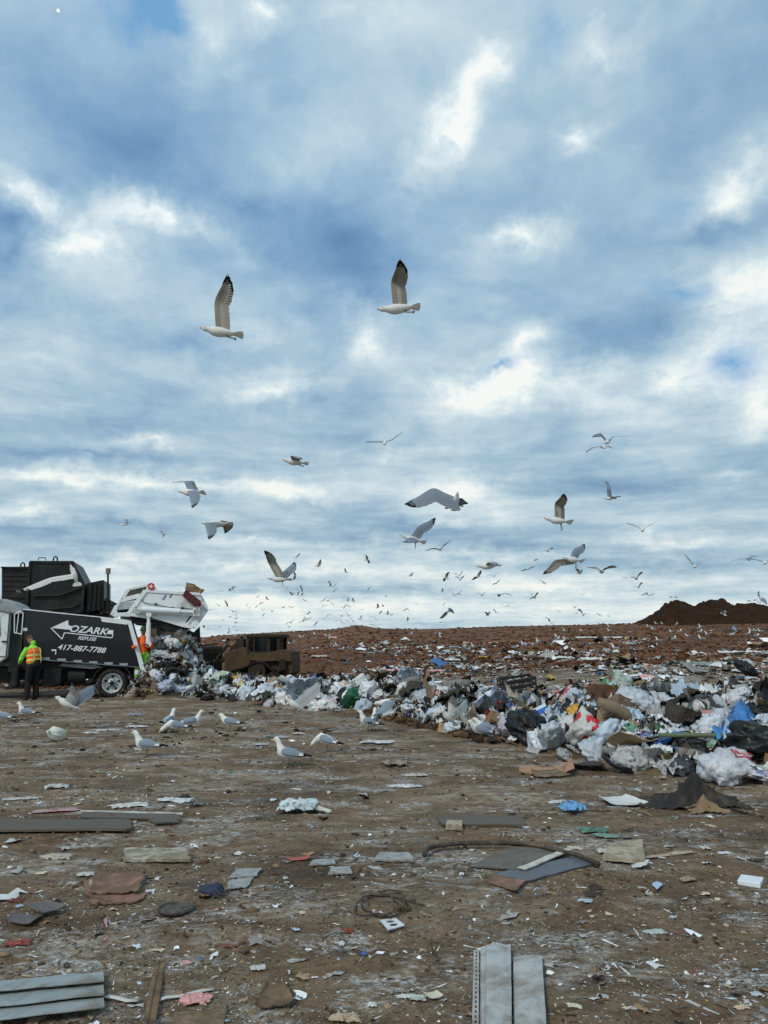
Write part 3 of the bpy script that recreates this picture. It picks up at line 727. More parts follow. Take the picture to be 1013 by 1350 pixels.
fly((742, 735), (770, 740), [(732, 739, 716, 757, -1), (757, 724, 771, 717.6, 1)], 'gull gliding with long near wing swept down to black tip', legs='down', d=13.2, yaw=20, tail_w=1.8, wsc=.95)
fly((353, 762.6), (385, 764.6), [(354, 742, 349, 725.6, -1), (378, 750, 389, 741, 1)], 'gull with both wings raised in a wide V, feet trailing, above bulldozer', legs='down', yaw=8)
fly((795.7, 656.6), (813, 657.6), [(800, 644, 799, 634.6, 1), (808, 655, 819, 654, -1)], 'small gull gliding left with one wing upright, right part of sky', yaw=5)
fly((846, 699.5), (849, 698), [(837, 693.5, 826, 690, -1), (855, 693, 864.7, 688, 1)], 'gull flying away with wings in a shallow V, right sky', d=F * 1.2 / 40, yaw=80, parts=False)
fly((797, 584), (806, 580.5), [(793, 576, 781, 576, -1), (811, 575.5, 830, 575, 1)], 'upper gull of the pair flying one above the other, wings arched', d=F * 1.2 / 50, yaw=60)
fly((800, 590), (790, 589), [(783, 590.5, 772, 597, -1), (803, 588.5, 810, 591.5, 1)], 'lower gull of the pair flying one above the other, wings drooped', d=F * 1.2 / 42, yaw=60)
fly((157, 691.5), (169, 692), [(166, 689, 166.6, 684, 1)], 'tiny gull flying left alone above the dark container', parts=False)
fly((211, 703), (218, 704), [(212, 701, 210.5, 699.5, 1), (215, 706, 215, 708.5, -1)], 'tiny gull flying alone left of centre, above raised tailgate', parts=False)
fly((580, 723), (581, 726), [(571, 722.5, 560, 726.5, -1), (585, 719, 595.5, 711, 1)], 'gull seen head on with long thin wings, just under the flapping gulls', d=F * 1.2 / 40, yaw=85, parts=False)
fly((627.5, 746.3), (661.5, 745.8), [(644, 741.6, 655, 745.5, -1), (644, 743, 650, 744, 1)], 'plump gull seen side on with wings level and edge on', yaw=8, d=13, tail_w=.8)
# by the truck and over the ground
_u = (UND, UND2); UND = srgb(222, 224, 222); UND2 = srgb(214, 217, 217)
fly((97, 747), (102, 773), [(66, 762, 22, 780, -.7), (98, 752, 92, 742, 1)], 'white gull crossing in front of the dark container with fanned tail', d=13.5, yaw=10, back=Vector((.1, -.4, -1)), wsc=.8, tail_w=3.0)
fly((72, 917.6), (107, 938), [(92, 912, 95, 901, -1), (104, 912, 129, 901, 1)], 'gull landing beside the truck wheel with wings raised and tail fanned', d=13.8, yaw=15, tail_w=2.0, wsc=1.1)
fly((375, 919), (404, 940), [(383, 912, 368, 902, 1), (403, 913, 425, 895, 1)], 'gull with wings spread wide rising from the heap below the bulldozer', d=13.5, yaw=20, tail_w=1.6, wsc=1.15, legs='down')
fly((492, 928), (530, 922), [(502, 935, 492, 944, -1), (517, 922, 537, 920, 1)], 'gull flapping beside the green bag with legs hanging', d=13.5, yaw=10, legs='down', wsc=1.1)
fly((581, 934), (602, 957), [(592, 925, 597, 915, -1), (606, 930, 617, 919, 1)], 'gull landing with both wings held up over the heap, right of centre', d=11.9, yaw=25, tail_w=1.2)
fly((961, 794), (1000, 783), [(1000, 787, 1002, 779, 1), (1004, 792, 1012, 797, -1)], 'bluish gull diving steeply over the brown mounds at the far right', d=26, yaw=20, name='flying_gull') if False else None
UND, UND2 = _u
fly((1003, 796), (999, 787), [(1003, 790, 1000.5, 779, 1), (1005, 793, 1012, 797, -1)], 'pale gull diving on edge over the mounds at the far right', d=26, yaw=55, parts=False)
fly((990, 737), (985, 738), [(974, 737, 963, 741, -1), (992, 733, 1004, 733.5, 1)], 'gull gliding with arched wings at right edge, left of a pair', d=F * 1.2 / 42, yaw=60, parts=False)
fly((1008, 743), (1010, 740), [(995, 738, 983, 737, -1), (1015, 737, 1026, 728, 1)], 'gull gliding towards camera cut by the right edge', d=F * 1.2 / 45, yaw=75, parts=False)
fly((915, 747.5), (918, 745.5), [(910, 740, 902, 731, -1), (924, 742, 935, 737, 1)], 'gull in a steep V with wings like a tick mark, above the mounds', d=F * 1.2 / 40, yaw=75, parts=False)

# ---- the flock, small in the picture: body and two wing tips
def flock(ox, oy, k, rows):
    for row in rows:
        x, y, a, b, c, e = [row[i] / k + (ox if i % 2 == 0 else oy) for i in range(6)]
        l1 = math.hypot(a - x, b - y); l2 = math.hypot(c - x, e - y); L = max(l1, l2, 2.2)
        d = min(105, max(18, F * .54 * rnd.uniform(.8, 1.0) / L))
        opp = (a - x) * (c - x) < 0 and min(l1, l2) > .38 * L
        blen = F * .47 / d
        if opp and abs((a - x)) + abs(c - x) > abs(b - y) + abs(e - y):
            yw = rnd.choice([62, 70, 78, -66, -75]); h = blen * math.cos(R(yw)); dx = h * rnd.choice([-1, 1])
            bk = (x - dx * .4, y + .1 * h); tl = (x + dx * .6, y)
        else:
            yw = rnd.uniform(-25, 25); h = blen * math.cos(R(yw)); dx = -h if rnd.random() < .75 else h
            bk = (x + dx * .42, y + h * .04); tl = (x - dx * .58, y + h * rnd.uniform(-.02, .1))
        W = []
        for (tx, ty, s) in ((a, b, -1), (c, e, 1)):
            W.append((x + (tx - x) * .40, y + (ty - y) * .40 - .22 * abs(tx - x) * rnd.uniform(.2, 1), tx, ty, s))
        above = 824 - y
        reg = ('over the tailgate' if x < 300 else 'over the bulldozer' if x < 392 else 'over the hummock' if x < 500 else 'over mid ridge' if x < 620 else 'over ridge right of centre' if x < 740 else 'left of the mounds' if x < 850 else 'above the mounds')
        up = (b + e) / 2 - y
        pose = 'wings raised' if up < -.35 * L else 'wings lowered' if up > .3 * L else 'wings level'
        hgt = 'small low gull' if above < 28 else 'small high gull' if above > 62 else 'small gull'
        fly(bk, tl, W, hgt + ', ' + pose + ', ' + reg, d=d, yaw=yw, hi=False, wsc=1.25, parts=False, group='gulls wheeling over the ridge')
flock(260, 720, 6.753, [(28, 420, 18, 400, 58, 400), (287, 397, 282, 378, 292, 382), (318, 378, 305, 388, 366, 367), (187, 520, 165, 512, 207, 538), (258, 510, 243, 484, 268, 543), (118, 567, 95, 572, 148, 568),
    (345, 620, 355, 590, 315, 616), (290, 635, 268, 632, 308, 630), (232, 657, 220, 652, 243, 656), (543, 452, 525, 463, 565, 435), (618, 472, 612, 446, 638, 480), (533, 532, 515, 550, 556, 528), (570, 512, 556, 520, 592, 503),
    (460, 550, 436, 548, 487, 550), (668, 582, 658, 578, 676, 578), (588, 622, 558, 622, 604, 602), (768, 548, 780, 532, 748, 545), (838, 548, 808, 542, 872, 536), (797, 375, 770, 380, 822, 356), (838, 435, 820, 405, 868, 415),
    (903, 432, 912, 402, 886, 430), (938, 375, 920, 350, 942, 410), (890, 384, 866, 392, 915, 380), (935, 438, 952, 415, 930, 440), (958, 485, 938, 475, 972, 492), (892, 85, 872, 106, 916, 60), (866, 262, 855, 226, 853, 305),
    (57, 715, 52, 702, 58, 728), (100, 740, 78, 750, 125, 732), (198, 717, 178, 718, 212, 712), (333, 717, 322, 722, 344, 710), (288, 738, 279, 732, 298, 738), (286, 765, 278, 782, 298, 750), (835, 680, 808, 678, 885, 652),
    (822, 722, 812, 722, 832, 716), (990, 603, 955, 606, 1012, 590), (945, 665, 900, 684, 950, 640), (970, 650, 950, 632, 1005, 652), (350, 752, 335, 748, 365, 752)])
flock(400, 720, 6.753, [(122, 175, 153, 117, 100, 170), (388, 234, 373, 195, 412, 236), (562, 125, 553, 78, 585, 157), (960, 265, 985, 238, 935, 268), (238, 335, 215, 312, 236, 356), (268, 360, 300, 327, 215, 375), (280, 388, 262, 412, 296, 372),
    (580, 372, 570, 397, 597, 362), (185, 482, 155, 500, 212, 457), (218, 482, 208, 490, 238, 475), (185, 533, 153, 545, 215, 528), (395, 472, 387, 487, 400, 453), (440, 489, 434, 460, 460, 495), (657, 548, 657, 508, 636, 550),
    (705, 534, 704, 520, 712, 538), (743, 608, 752, 573, 718, 607), (683, 590, 670, 605, 695, 572), (525, 563, 498, 568, 557, 572), (238, 608, 205, 632, 272, 622), (343, 623, 330, 626, 356, 622), (505, 640, 480, 655, 522, 612), (510, 655, 495, 662, 538, 652),
    (302, 663, 280, 672, 320, 658), (393, 665, 375, 668, 415, 672), (40, 603, 8, 605, 72, 588), (30, 657, 12, 648, 62, 652), (107, 690, 90, 710, 125, 668), (922, 665, 928, 627, 910, 668), (178, 648, 168, 652, 188, 646)])
flock(540, 700, 6.753, [(20, 395, 8, 405, 40, 372), (335, 418, 358, 365, 310, 452), (443, 397, 400, 380, 480, 352), (450, 432, 402, 415, 490, 395), (600, 402, 636, 350, 552, 438), (755, 408, 712, 392, 788, 372), (772, 465, 737, 477, 810, 433),
    (288, 542, 290, 508, 268, 540), (650, 572, 588, 548, 690, 540), (795, 572, 748, 572, 915, 575), (308, 658, 290, 657, 330, 630), (60, 652, 50, 650, 72, 650), (335, 715, 268, 778, 397, 733), (688, 748, 668, 722, 715, 715), (285, 812, 268, 818, 305, 808)])
flock(680, 700, 5.959, [(255, 160, 200, 165, 300, 138), (160, 230, 138, 240, 178, 226), (98, 297, 40, 315, 158, 275), (490, 330, 468, 298, 523, 300), (678, 316, 560, 285, 795, 285), (230, 413, 188, 390, 258, 402), (152, 525, 108, 540, 182, 485),
    (862, 366, 836, 372, 882, 375), (950, 374, 898, 362, 1000, 326), (967, 442, 922, 435, 1000, 407), (530, 657, 485, 620, 573, 652), (728, 668, 712, 668, 742, 672), (262, 690, 230, 675, 275, 715)])
flock(840, 700, 5.856, [(66, 486, 30, 500, 85, 494), (120, 492, 92, 502, 158, 488)])

xtra = []
for _ in range(34):
    x_ = rnd.choice([rnd.uniform(285, 500), rnd.uniform(440, 800)]); y_ = rnd.uniform(778, 818) if _ % 3 else rnd.uniform(806, 824); s_ = rnd.uniform(3.0, 6.5); t1 = rnd.uniform(-.5, .9); t2 = rnd.uniform(-.5, .9)
    xtra.append((x_, y_, x_ - s_ * .8, y_ - s_ * t1, x_ + s_ * .8, y_ - s_ * t2))
flock(0, 0, 1, xtra)
# ---- standing gulls: local mesh, x forward, feet at z = 0
def ctrl_loft(mb, pts, n, colf):
    """pts: (x,z,ry,rn) along the body's spine in the xz plane"""
    rings = []
    for i, (x, z, ry, rn) in enumerate(pts):
        a = pts[max(i - 1, 0)]; b = pts[min(i + 1, len(pts) - 1)]
        t = Vector((b[0] - a[0], 0, b[1] - a[1])).normalized(); nn = Vector((-t.z, 0, t.x))
        rings.append((Vector((x, 0, z)), Vector((0, 1, 0)), nn, ry, rn))
    loft(mb, rings, n, colf)
def standing_gull(pose, hi=True):
    if pose == 'up': head = [(.085, .205, .040, .040), (.100, .232, .030, .032), (.108, .256, .027, .027), (.118, .277, .028, .028), (.132, .288, .028, .027), (.150, .288, .022, .021), (.160, .286, .012, .012)]; bk = ((.158, .287), (.205, .278)); ey = (.140, .294)
    elif pose == 'hunch': head = [(.088, .185, .045, .044), (.105, .205, .037, .038), (.118, .222, .031, .031), (.130, .236, .030, .030), (.146, .243, .028, .026), (.162, .242, .021, .020), (.172, .240, .012, .012)]; bk = ((.170, .241), (.214, .232)); ey = (.154, .248)
    else: head = [(.112, .150, .043, .042), (.140, .135, .034, .034), (.165, .115, .029, .029), (.185, .095, .028, .028), (.200, .082, .027, .026), (.214, .072, .021, .020), (.222, .066, .012, .012)]; bk = ((.220, .067), (.250, .034)); ey = (.207, .086)
    body = [(-.225, .108, .028, .003), (-.17, .118, .024, .008), (-.13, .124, .026, .018), (-.095, .130, .034, .030), (-.05, .136, .048, .045), (0, .142, .056, .054), (.045, .152, .057, .057), (.078, .172, .050, .052)]
    mb = MB(); ctrl_loft(mb, body + head, 14 if hi else 7, lambda i, k: WHT)
    wg = []
    for sg in (-1, 1):
        w = mb if not hi else MB()
        st = [(.070, .168, .012, .022), (.045, .170, .016, .038), (0, .166, .018, .044), (-.06, .152, .017, .038), (-.12, .138, .012, .026), (-.165, .130, .009, .018), (-.21, .124, .006, .011), (-.262, .120, .002, .003)]
        yy = [.040, .048, .047, .040, .030, .022, .014, .004]
        rings = []
        for i, (x, z, t, h) in enumerate(st):
            rings.append((Vector((x, sg * yy[i], z)), Vector((0, sg, .35)).normalized(), Vector((0, -.35 * sg, 1)).normalized(), t, h))
        def cf(i, k): return MANT if i < 4 else (WHT if i == 4 and k % 3 == 0 else BLK if i > 3 else MANT)
        loft(w, rings, 10 if hi else 6, cf)
        # pale rim of the tertials
        if hi: w.tube([(-.03, sg * .052, .126), (-.07, sg * .046, .120), (-.115, sg * .034, .118)], [.004, .006, .003], 6, WHT)
        wg.append(w)
    bm = mb.mesh('standing_gull', GULL, True)
    if not hi:
        return bm, None
    parts = [('wing', w.mesh('wing', GULL, True)) for w in wg]
    b = MB(); a = Vector((bk[0][0] - .004, 0, bk[0][1])); e = Vector((bk[1][0], 0, bk[1][1]))
    b.tube([a, a.lerp(e, .45), a.lerp(e, .7), a.lerp(e, .92) , e - Vector((0, 0, .004))], [(.010, .008), (.0085, .0065), (.0085, .006), (.006, .004), .0018], 8, [YEL, YEL, BLK, YEL]); parts.append(('beak', b.mesh('beak', BEAK, True)))
    for sg in (-1, 1):
        e = MB(); e.tube([(ey[0], sg * .018, ey[1]), (ey[0], sg * .026, ey[1]), (ey[0], sg * .0275, ey[1])], [.006, .005, .002], 8, BLK); parts.append(('eye', e.mesh('eye', EYEM, True)))
        l = MB(); l.tube([(-.01, sg * .024, .105), (-.004, sg * .025, .06), (0.002, sg * .025, .008)], [.009, .0045, .004], 7, YEL)
        for q in (-1, 0, 1): l.tube([(0, sg * .025, .007), (.042, sg * .025 + q * .018, .004)], [.004, .003], 5, YEL)
        parts.append(('leg', l.mesh('leg', LEGM, True)))
    return bm, parts
GSET = {p: standing_gull(p) for p in ('up', 'hunch', 'feed')}
GLOW = {p: standing_gull(p, False)[0] for p in ('up', 'hunch', 'feed')}
def stand(px, py, pose, face, label, hi=True, sc=1.0, sink=0.0, group=None, at=None):
    h = at or hitg(px, py)
    if hi:
        bm, parts = GSET[pose]; o = link_mesh('standing_gull', bm)
        for nme, me in parts: link_mesh(nme, me, o)
    else: o = link_mesh('standing_gull', GLOW[pose])
    o.location = (h.x, h.y, h.z - sink); o.scale = (sc,) * 3
    o.rotation_euler = (0, R(rnd.uniform(-4, 4)), R(face))
    GULLS.append([o, px, py, label, group, 'gull'])
for a in [
    (193, 999, 'up', 176, 'grey backed gull standing tall on the mud facing left, nearest one left'), (380, 1012, 'up', 178, 'gull standing alone on the mud facing left, nearest one at centre'),
    (222, 962, 'up', 70, 'gull standing upright behind the crouching gull, back to camera'), (232, 970, 'feed', 185, 'gull crouching with its head low between two upright gulls'),
    (252, 964, 'up', 10, 'upright gull at right of the group of three'), (303, 965, 'hunch', 170, 'gull standing alone facing left right of the group of three'),
    (34, 951, 'up', 178, 'gull walking left near the milk jug'), (3, 957, 'hunch', 170, 'gull cut by the left edge of the frame'),
    (485, 965, 'up', 172, 'gull on the mud facing left in front of another gull'), (492, 963, 'up', 75, 'gull with its back turned beside the gull facing left'),
    (430, 992, 'feed', 150, 'white gull bending its head down to the mud at centre'), (633, 978, 'hunch', 176, 'gull standing facing left at the foot of the heap'), (641, 973, 'hunch', 165, 'gull standing just behind another at the foot of the heap'),
]:
    stand(*a, sc=1.2)
_small = []
for (ox, oy, k, pts) in ((840, 700, 5.856, [(635, 632), (655, 690), (770, 610), (868, 648), (888, 675), (985, 635), (1005, 650), (568, 688), (515, 688), (463, 703), (850, 712), (962, 715), (150, 728), (195, 730), (305, 735), (90, 752), (130, 777), (490, 750), (478, 770), (270, 798), (328, 798),
        (487, 802), (545, 818), (395, 836), (285, 858), (500, 855), (172, 868), (860, 818), (882, 790), (920, 835), (960, 795), (330, 705), (365, 692)]),
        (600, 810, 4.052, [(103, 190), (320, 194), (370, 180), (547, 135), (545, 150), (595, 146), (447, 163), (678, 101), (828, 100), (825, 76), (858, 200), (590, 99), (915, 62), (770, 60)]),
        (380, 810, 4.22, [(30, 106), (75, 140), (152, 122), (222, 132), (680, 122), (275, 190), (295, 210), (522, 225), (852, 140), (210, 98), (500, 84)]),
        (240, 780, 3.377, [(645, 207), (595, 198), (530, 212), (405, 190), (500, 188)])):
    for (x, y) in pts: _small.append((x / k + ox, y / k + oy))
for (x, y) in _small:
    reg = ('slope behind the bulldozer' if x < 400 else 'slope below the hummock' if x < 520 else 'slope at centre' if x < 660 else 'slope right of centre' if x < 780 else 'slope below the mounds')
    rowd = 'far up ' if y < 832 else 'halfway down ' if y < 842 else 'lower down '
    fc = rnd.choice([175, 160, 190, 10, 150, 200, 20]); lk = 'facing left' if 90 < fc < 270 else 'facing right'
    stand(x, y, rnd.choice(['up', 'up', 'hunch']), fc, 'tiny gull ' + lk + ', ' + rowd + reg, hi=False, sc=1.15, group='gulls standing on the slope')
def mound_top(px, py):
    p = P(px, py, 77.0); return p
for (px, py) in ((262 / 5.856 + 840, 523 / 5.856 + 700), (300 / 5.856 + 840, 523 / 5.856 + 700), (865 / 5.856 + 840, 552 / 5.856 + 700), (912 / 5.856 + 840, 546 / 5.856 + 700)):
    stand(px, py, 'up', rnd.choice([170, 10]), 'tiny gull perched on top of the dark mounds', hi=False, sc=1.15, at=P(px, py, 76.6), group='gulls perched on the mounds')
fly((961, 837), (972, 833), [(961, 832, 954, 833, -1), (966, 829, 966, 824.5, 1)], 'gull landing with spread wings on the slope below the mounds', d=38, yaw=20, hi=False, parts=False, tail_w=1.5)
fly((959, 812), (950, 808), [(955, 807, 950, 806, -1), (958, 806, 961, 810, 1)], 'gull flapping low in front of the mounds', d=40, yaw=20, hi=False, parts=False, tail_w=1.5)
fly((634, 856), (641, 855), [(636, 853, 633, 850.5, -1), (640, 853, 645, 853, 1)], 'gull flapping low over the slope at centre', d=50, yaw=20, hi=False, parts=False, tail_w=1.3)
fly((379, 848), (387, 847), [(382, 845, 378, 844, -1), (385, 845, 390, 843, 1)], 'gull flying low over the slope right of the bulldozer cab', d=34, yaw=20, hi=False, parts=False, tail_w=1.3)
# ------------------------------------------------------------------ vehicles
class Frame:
    def __init__(s, o, yaw): s.o = Vector(o); s.c = math.cos(yaw); s.s = math.sin(yaw); s.yaw = yaw
    def at(s, px, py, y=0.0):
        """local x,z where the photo ray meets the upright plane at local depth y"""
        r = ray(px, py); n = (-s.s, s.c)
        d0 = (s.o.x * n[0] + s.o.y * n[1]) + y
        k = d0 / (r[0] * n[0] + r[1] * n[1])
        X = r[0] * k - s.o.x; Y = r[1] * k - s.o.y
        return (X * s.c + Y * s.s, CAM_H + r[2] * k - s.o.z)
def bev(o, w=0.01, seg=2):
    m = o.modifiers.new('Bevel', 'BEVEL'); m.width = w; m.segments = seg; m.limit_method = 'ANGLE'; m.angle_limit = R(40); return o
def fontmesh(name, body, size, m, shear=0.0, bold=0.0, ext=0.004):
    c = bpy.data.curves.new(name, 'FONT'); c.body = body; c.size = size; c.shear = shear; c.offset = bold; c.extrude = ext; c.align_x = 'LEFT'
    c.resolution_u = 3
    o = bpy.data.objects.new(name, c); COL.objects.link(o)
    dg = bpy.context.evaluated_depsgraph_get(); me = bpy.data.meshes.new_from_object(o.evaluated_get(dg))
    bpy.data.objects.remove(o); bpy.data.curves.remove(c); me.name = name
    me.materials.clear(); me.materials.append(m)
    return me
BLKP = mat('black_truck_paint', srgb(13, 15, 20), 0.24, var=0.12, dirt=srgb(46, 42, 38), dirt_amt=0.12, dirt_scale=1.6, coat=0.3, bump=0.15, bscale=2.0)
WHTP = mat('white_truck_paint', srgb(222, 228, 230), 0.36, var=0.05, dirt=srgb(150, 146, 134), dirt_amt=0.22, dirt_scale=2.2)
WHTL = mat('white_lettering', srgb(226, 230, 234), 0.5, var=0.04)
DARK = mat('dark_parts_and_shade', srgb(16, 16, 17), 0.7, var=0.3, dirt=srgb(42, 38, 33), dirt_amt=0.3)
GREYM = mat('grey_metal', srgb(120, 124, 124), 0.5, 0.5, var=0.15, dirt=srgb(80, 74, 62), dirt_amt=0.4)
RUB = mat('rubber', srgb(24, 24, 24), 0.85, var=0.3, dirt=srgb(78, 68, 54), dirt_amt=0.4, dirt_scale=8)
CHR = mat('steel_wheel', srgb(185, 192, 194), 0.35, 0.3, var=0.1, dirt=srgb(90, 80, 66), dirt_amt=0.4, dirt_scale=10)
GLS = mat('dark_glass', srgb(20, 26, 30), 0.08, var=0, spec=0.8)
REDL = mat('red_paint', srgb(190, 40, 36), 0.4, var=0.1)
RFL = mat('reflector_tape', srgb(150, 160, 172), 0.4, var=0.1)

g0 = hit(145, 920); TF = Frame((g0.x, g0.y, 0.0), R(17)); TW = 2.3
truck = empty('refuse_truck', TF.o, R(17)); tag(truck, 'black and white refuse truck with raised tailgate tipping bags on the ground', 'garbage truck')
A_ = lambda x, y: (x / 6.331, y / 6.33 + 720)
B_ = lambda x, y: (x / 6.331 + 130, y / 6.331 + 740)
def T_(p, y=0.0): return TF.at(p[0], p[1], y)
def wheel(parent, cx, cz, r, y0, y1, rimr, name='wheel'):
    w = MB(); n = 40; vs = []; prof = [(rimr * 1.0, y0 + .03), (rimr * 1.06, y0 + .005), (r * .93, y0), (r, y0 + .05), (r, y1 - .05), (r * .93, y1), (rimr, y1 - .01)]
    m = len(prof)
    for i in range(n):
        a = 2 * math.pi * i / n
        for (rr, yy) in prof: vs.append((cx + math.cos(a) * rr, yy, cz + math.sin(a) * rr))
    fs = [(i * m + k, i * m + k + 1, ((i + 1) % n) * m + k + 1, ((i + 1) % n) * m + k) for i in range(n) for k in range(m - 1)]
    w.add(vs, fs); t = w.build(name, RUB, parent, True)
    ri = MB(); prof = [(rimr * 1.01, y0 + .02), (rimr * .96, y0 + .015), (rimr * .88, y0 + .03), (rimr * .84, y0 + .085), (rimr * .5, y0 + .10), (rimr * .42, y0 + .05), (rimr * .28, y0 + .03), (0.001, y0 + .03)]
    vs = []; m = len(prof)
    for i in range(n):
        a = 2 * math.pi * i / n
        for (rr, yy) in prof: vs.append((cx + math.cos(a) * rr, yy, cz + math.sin(a) * rr))
    fs = []; 
    for i in range(n):
        for k in range(m - 1): fs.append((i * m + k, i * m + k + 1, ((i + 1) % n) * m + k + 1, ((i + 1) % n) * m + k))
    ri.add(vs, fs); ri.build('rim', CHR, t, True)
    h = MB()
    for i in range(5):
        a = 2 * math.pi * i / 5 + .3; h.cyl((cx + math.cos(a) * rimr * .67, y0 + .084, cz + math.sin(a) * rimr * .67), (0, 1, 0), rimr * .13, .03, 12)
    h.cyl((cx, y0 + .03, cz), (0, 1, 0), rimr * .24, .06, 14)
    for i in range(6):
        a = 2 * math.pi * i / 6; h.cyl((cx + math.cos(a) * rimr * .36, y0 + .045, cz + math.sin(a) * rimr * .36), (0, 1, 0), .018, .05, 6)
    h.build('hub', DARK, t, False)
    return t

# hopper body
m = MB(); outl = [A_(195, 530), A_(500, 563), A_(855, 598), B_(235, 497), B_(345, 882), A_(345, 945), A_(196, 930)]
m.prism([T_(p) for p in outl], 0, TW); body = bev(m.build('hopper_body', BLKP, truck), .02)
m = MB(); m.prism([T_(p, -.03) for p in [B_(15, 462), B_(235, 488), B_(262, 495), B_(240, 530), B_(30, 505)]], -.03, .0); m.prism([T_(p, -.03) for p in [A_(195, 522), A_(500, 555), A_(855, 590), A_(855, 598), A_(500, 564), A_(195, 531)]], -.03, .0)
bev(m.build('top_rail', WHTP, truck), .006)
m = MB(); post = [B_(238, 492), B_(275, 498), B_(418, 1003), B_(378, 1003)]
m.prism([T_(p, -.05) for p in post], -.05, .10); bev(m.build('rear_post', WHTP, truck), .01); m = MB(); m.prism([(x, z) for (x, z) in [T_(p, -.05) for p in post]], TW - .1, TW + .05); bev(m.build('rear_post', DARK, truck), .01)  # far post is coloured dark to paint in the shadow inside the rear opening
m = MB()
for (x, y) in [(378, 938), (515, 947), (650, 960), (780, 970), (908, 978)]:
    c = T_(A_(x, y), -.012); m.box(c[0] - .11, c[0] + .11, -.012, -.002, c[1] - .03, c[1] + .03)
for (x, y) in [(210, 860)]: c = T_(B_(x, y), -.012); m.box(c[0] - .11, c[0] + .11, -.012, -.002, c[1] - .03, c[1] + .03)
m.each('reflector_strip', RFL, body)
m = MB(); a = T_(A_(345, 948)); e = T_(B_(345, 885)); m.tube([(a[0], -.01, a[1]), (e[0], -.01, e[1])], .02, 6); m.build('lower_rail', GREYM, truck)
# ribs of the hopper side, shallow
m = MB()
for px in (62, 95, 128): 
    t = T_((px, 806 + (px - 31) * .105), 0); b2 = T_((px + 1, 868 + (px - 54) * .07), 0); m.box(t[0] - .02, t[0] + .02, -.006, 0.0, b2[1] + .06, t[1] - .05)
m.each('side_rib', BLKP, body)
# lettering on the side
def side_text(s, a, b, hpx, bold=0.0, nm='lettering', par=None):
    """s runs from pixel a to pixel b on the side plane"""
    p = T_(a, -.01); q = T_(b, -.01); w = math.hypot(q[0] - p[0], q[1] - p[1])
    me = fontmesh(nm, s, 1.0, WHTL, .28, bold, .002)
    co = np.zeros(len(me.vertices) * 3); me.vertices.foreach_get('co', co); co = co.reshape(-1, 3)
    x0, x1 = co[:, 0].min(), co[:, 0].max(); h = co[:, 1].max() - co[:, 1].min()
    hh = abs(T_(a, -.01)[1] - T_((a[0], a[1] - hpx), -.01)[1])
    o = link_mesh(nm, me, par or body)
    sx = w / (x1 - x0); sz = hh / h; ang = math.atan2(q[1] - p[1], q[0] - p[0])
    M = Matrix.Translation((p[0], -.012, p[1])) @ Matrix.Rotation(-ang, 4, 'Y') @ Matrix.Rotation(R(90), 4, 'X') @ Matrix.Diagonal((sx, sz, 1, 1)) @ Matrix.Translation((-x0, 0, 0))
    o.matrix_local = M
side_text('OZARK', A_(583, 712), A_(905, 742), 9.2, .02)
side_text('REFUSE', A_(651, 778), A_(806, 792), 4.6, .015)
side_text('417-887-7788', A_(482, 862), A_(884, 892), 7.4, .015)
m = MB()
def strip(mb, pts, w, y=-.014):
    for i in range(len(pts) - 1):
        a = Vector((*T_(A_(*pts[i]), -.01),)); b = Vector((*T_(A_(*pts[i + 1]), -.01),)); a = Vector((a[0], a[1])); b = Vector((b[0], b[1])); d = (b - a).normalized(); nn = Vector((-d.y, d.x)) * w
        mb.prism([(a + nn)[:], (b + nn)[:], (b - nn)[:], (a - nn)[:]], y - .0008 * i, 0.0)
m.prism([T_(A_(*p), -.01) for p in [(427, 682), (570, 617), (574, 660), (600, 668), (584, 698)]], -.013, 0.0)
m.prism([T_(A_(*p), -.01) for p in [(905, 700), (948, 702), (944, 737), (892, 731)]], -.012, 0.0)
strip(m, [(427, 683), (520, 776), (540, 722), (936, 765), (945, 736)], .012); m.build('arrow_emblem', WHTL, body)
m = MB(); c = T_(A_(212, 695), -.01); m.box(c[0] - .05, c[0] + .05, -.012, 0, c[1] - .04, c[1] + .04); c = T_(A_(455, 868), -.02); m.box(c[0] - .07, c[0] + .05, -.03, -.002, c[1] - .02, c[1] + .02); m.box(c[0] + .03, c[0] + .05, -.031, -.003, c[1] - .12, c[1] - .02); m.each('side_fitting', WHTL, body)
m = MB()
for k in range(9):
    px = 55 + k * 10; t = T_((px, 803.5 + (px - 31) * .118), .15); m.box(t[0] - .06, t[0] + .05, .1 + .1 * (k % 3), .2 + .1 * (k % 3), t[1] - .1, t[1] + .03 + .02 * (k % 2))
m.each('roof_fitting', GREYM, truck)
# chassis and underbody
m = MB(); a = T_((18, 876)); e = T_((188, 880)); m.box(a[0], e[0], .35, TW - .35, .52, .78); m.box(a[0], e[0] - .1, .15, TW - .15, .80, 1.02)
p0 = T_((57, 880)); p1 = T_((80, 895)); m.box(p0[0], p1[0], .06, .5, .42, .82); p2 = T_((90, 880)); p3 = T_((112, 895)); m.cyl(((p2[0] + p3[0]) / 2, .3, .60), (1, 0, 0), .21, p3[0] - p2[0], 18)
bev(m.build('chassis', DARK, truck), .01)
m = MB(); m.prism([T_(p, .05) for p in [A_(495, 1000), A_(520, 980), A_(800, 990), A_(850, 1010), A_(770, 1025)]], .05, .12); m.build('side_guard', GREYM, truck)
wc = T_(B_(112, 1046), .02); wheel(truck, wc[0], .41, .41, .02, .55, .27); wheel(truck, wc[0], .41, .41, TW - .55, TW - .02, .27)
m = MB(); n = 14; rr = .50; pts = []
for i in range(n + 1):
    a = math.pi * (0.02 + .96 * i / n); pts.append((wc[0] + math.cos(a) * rr, .43 + math.sin(a) * rr))
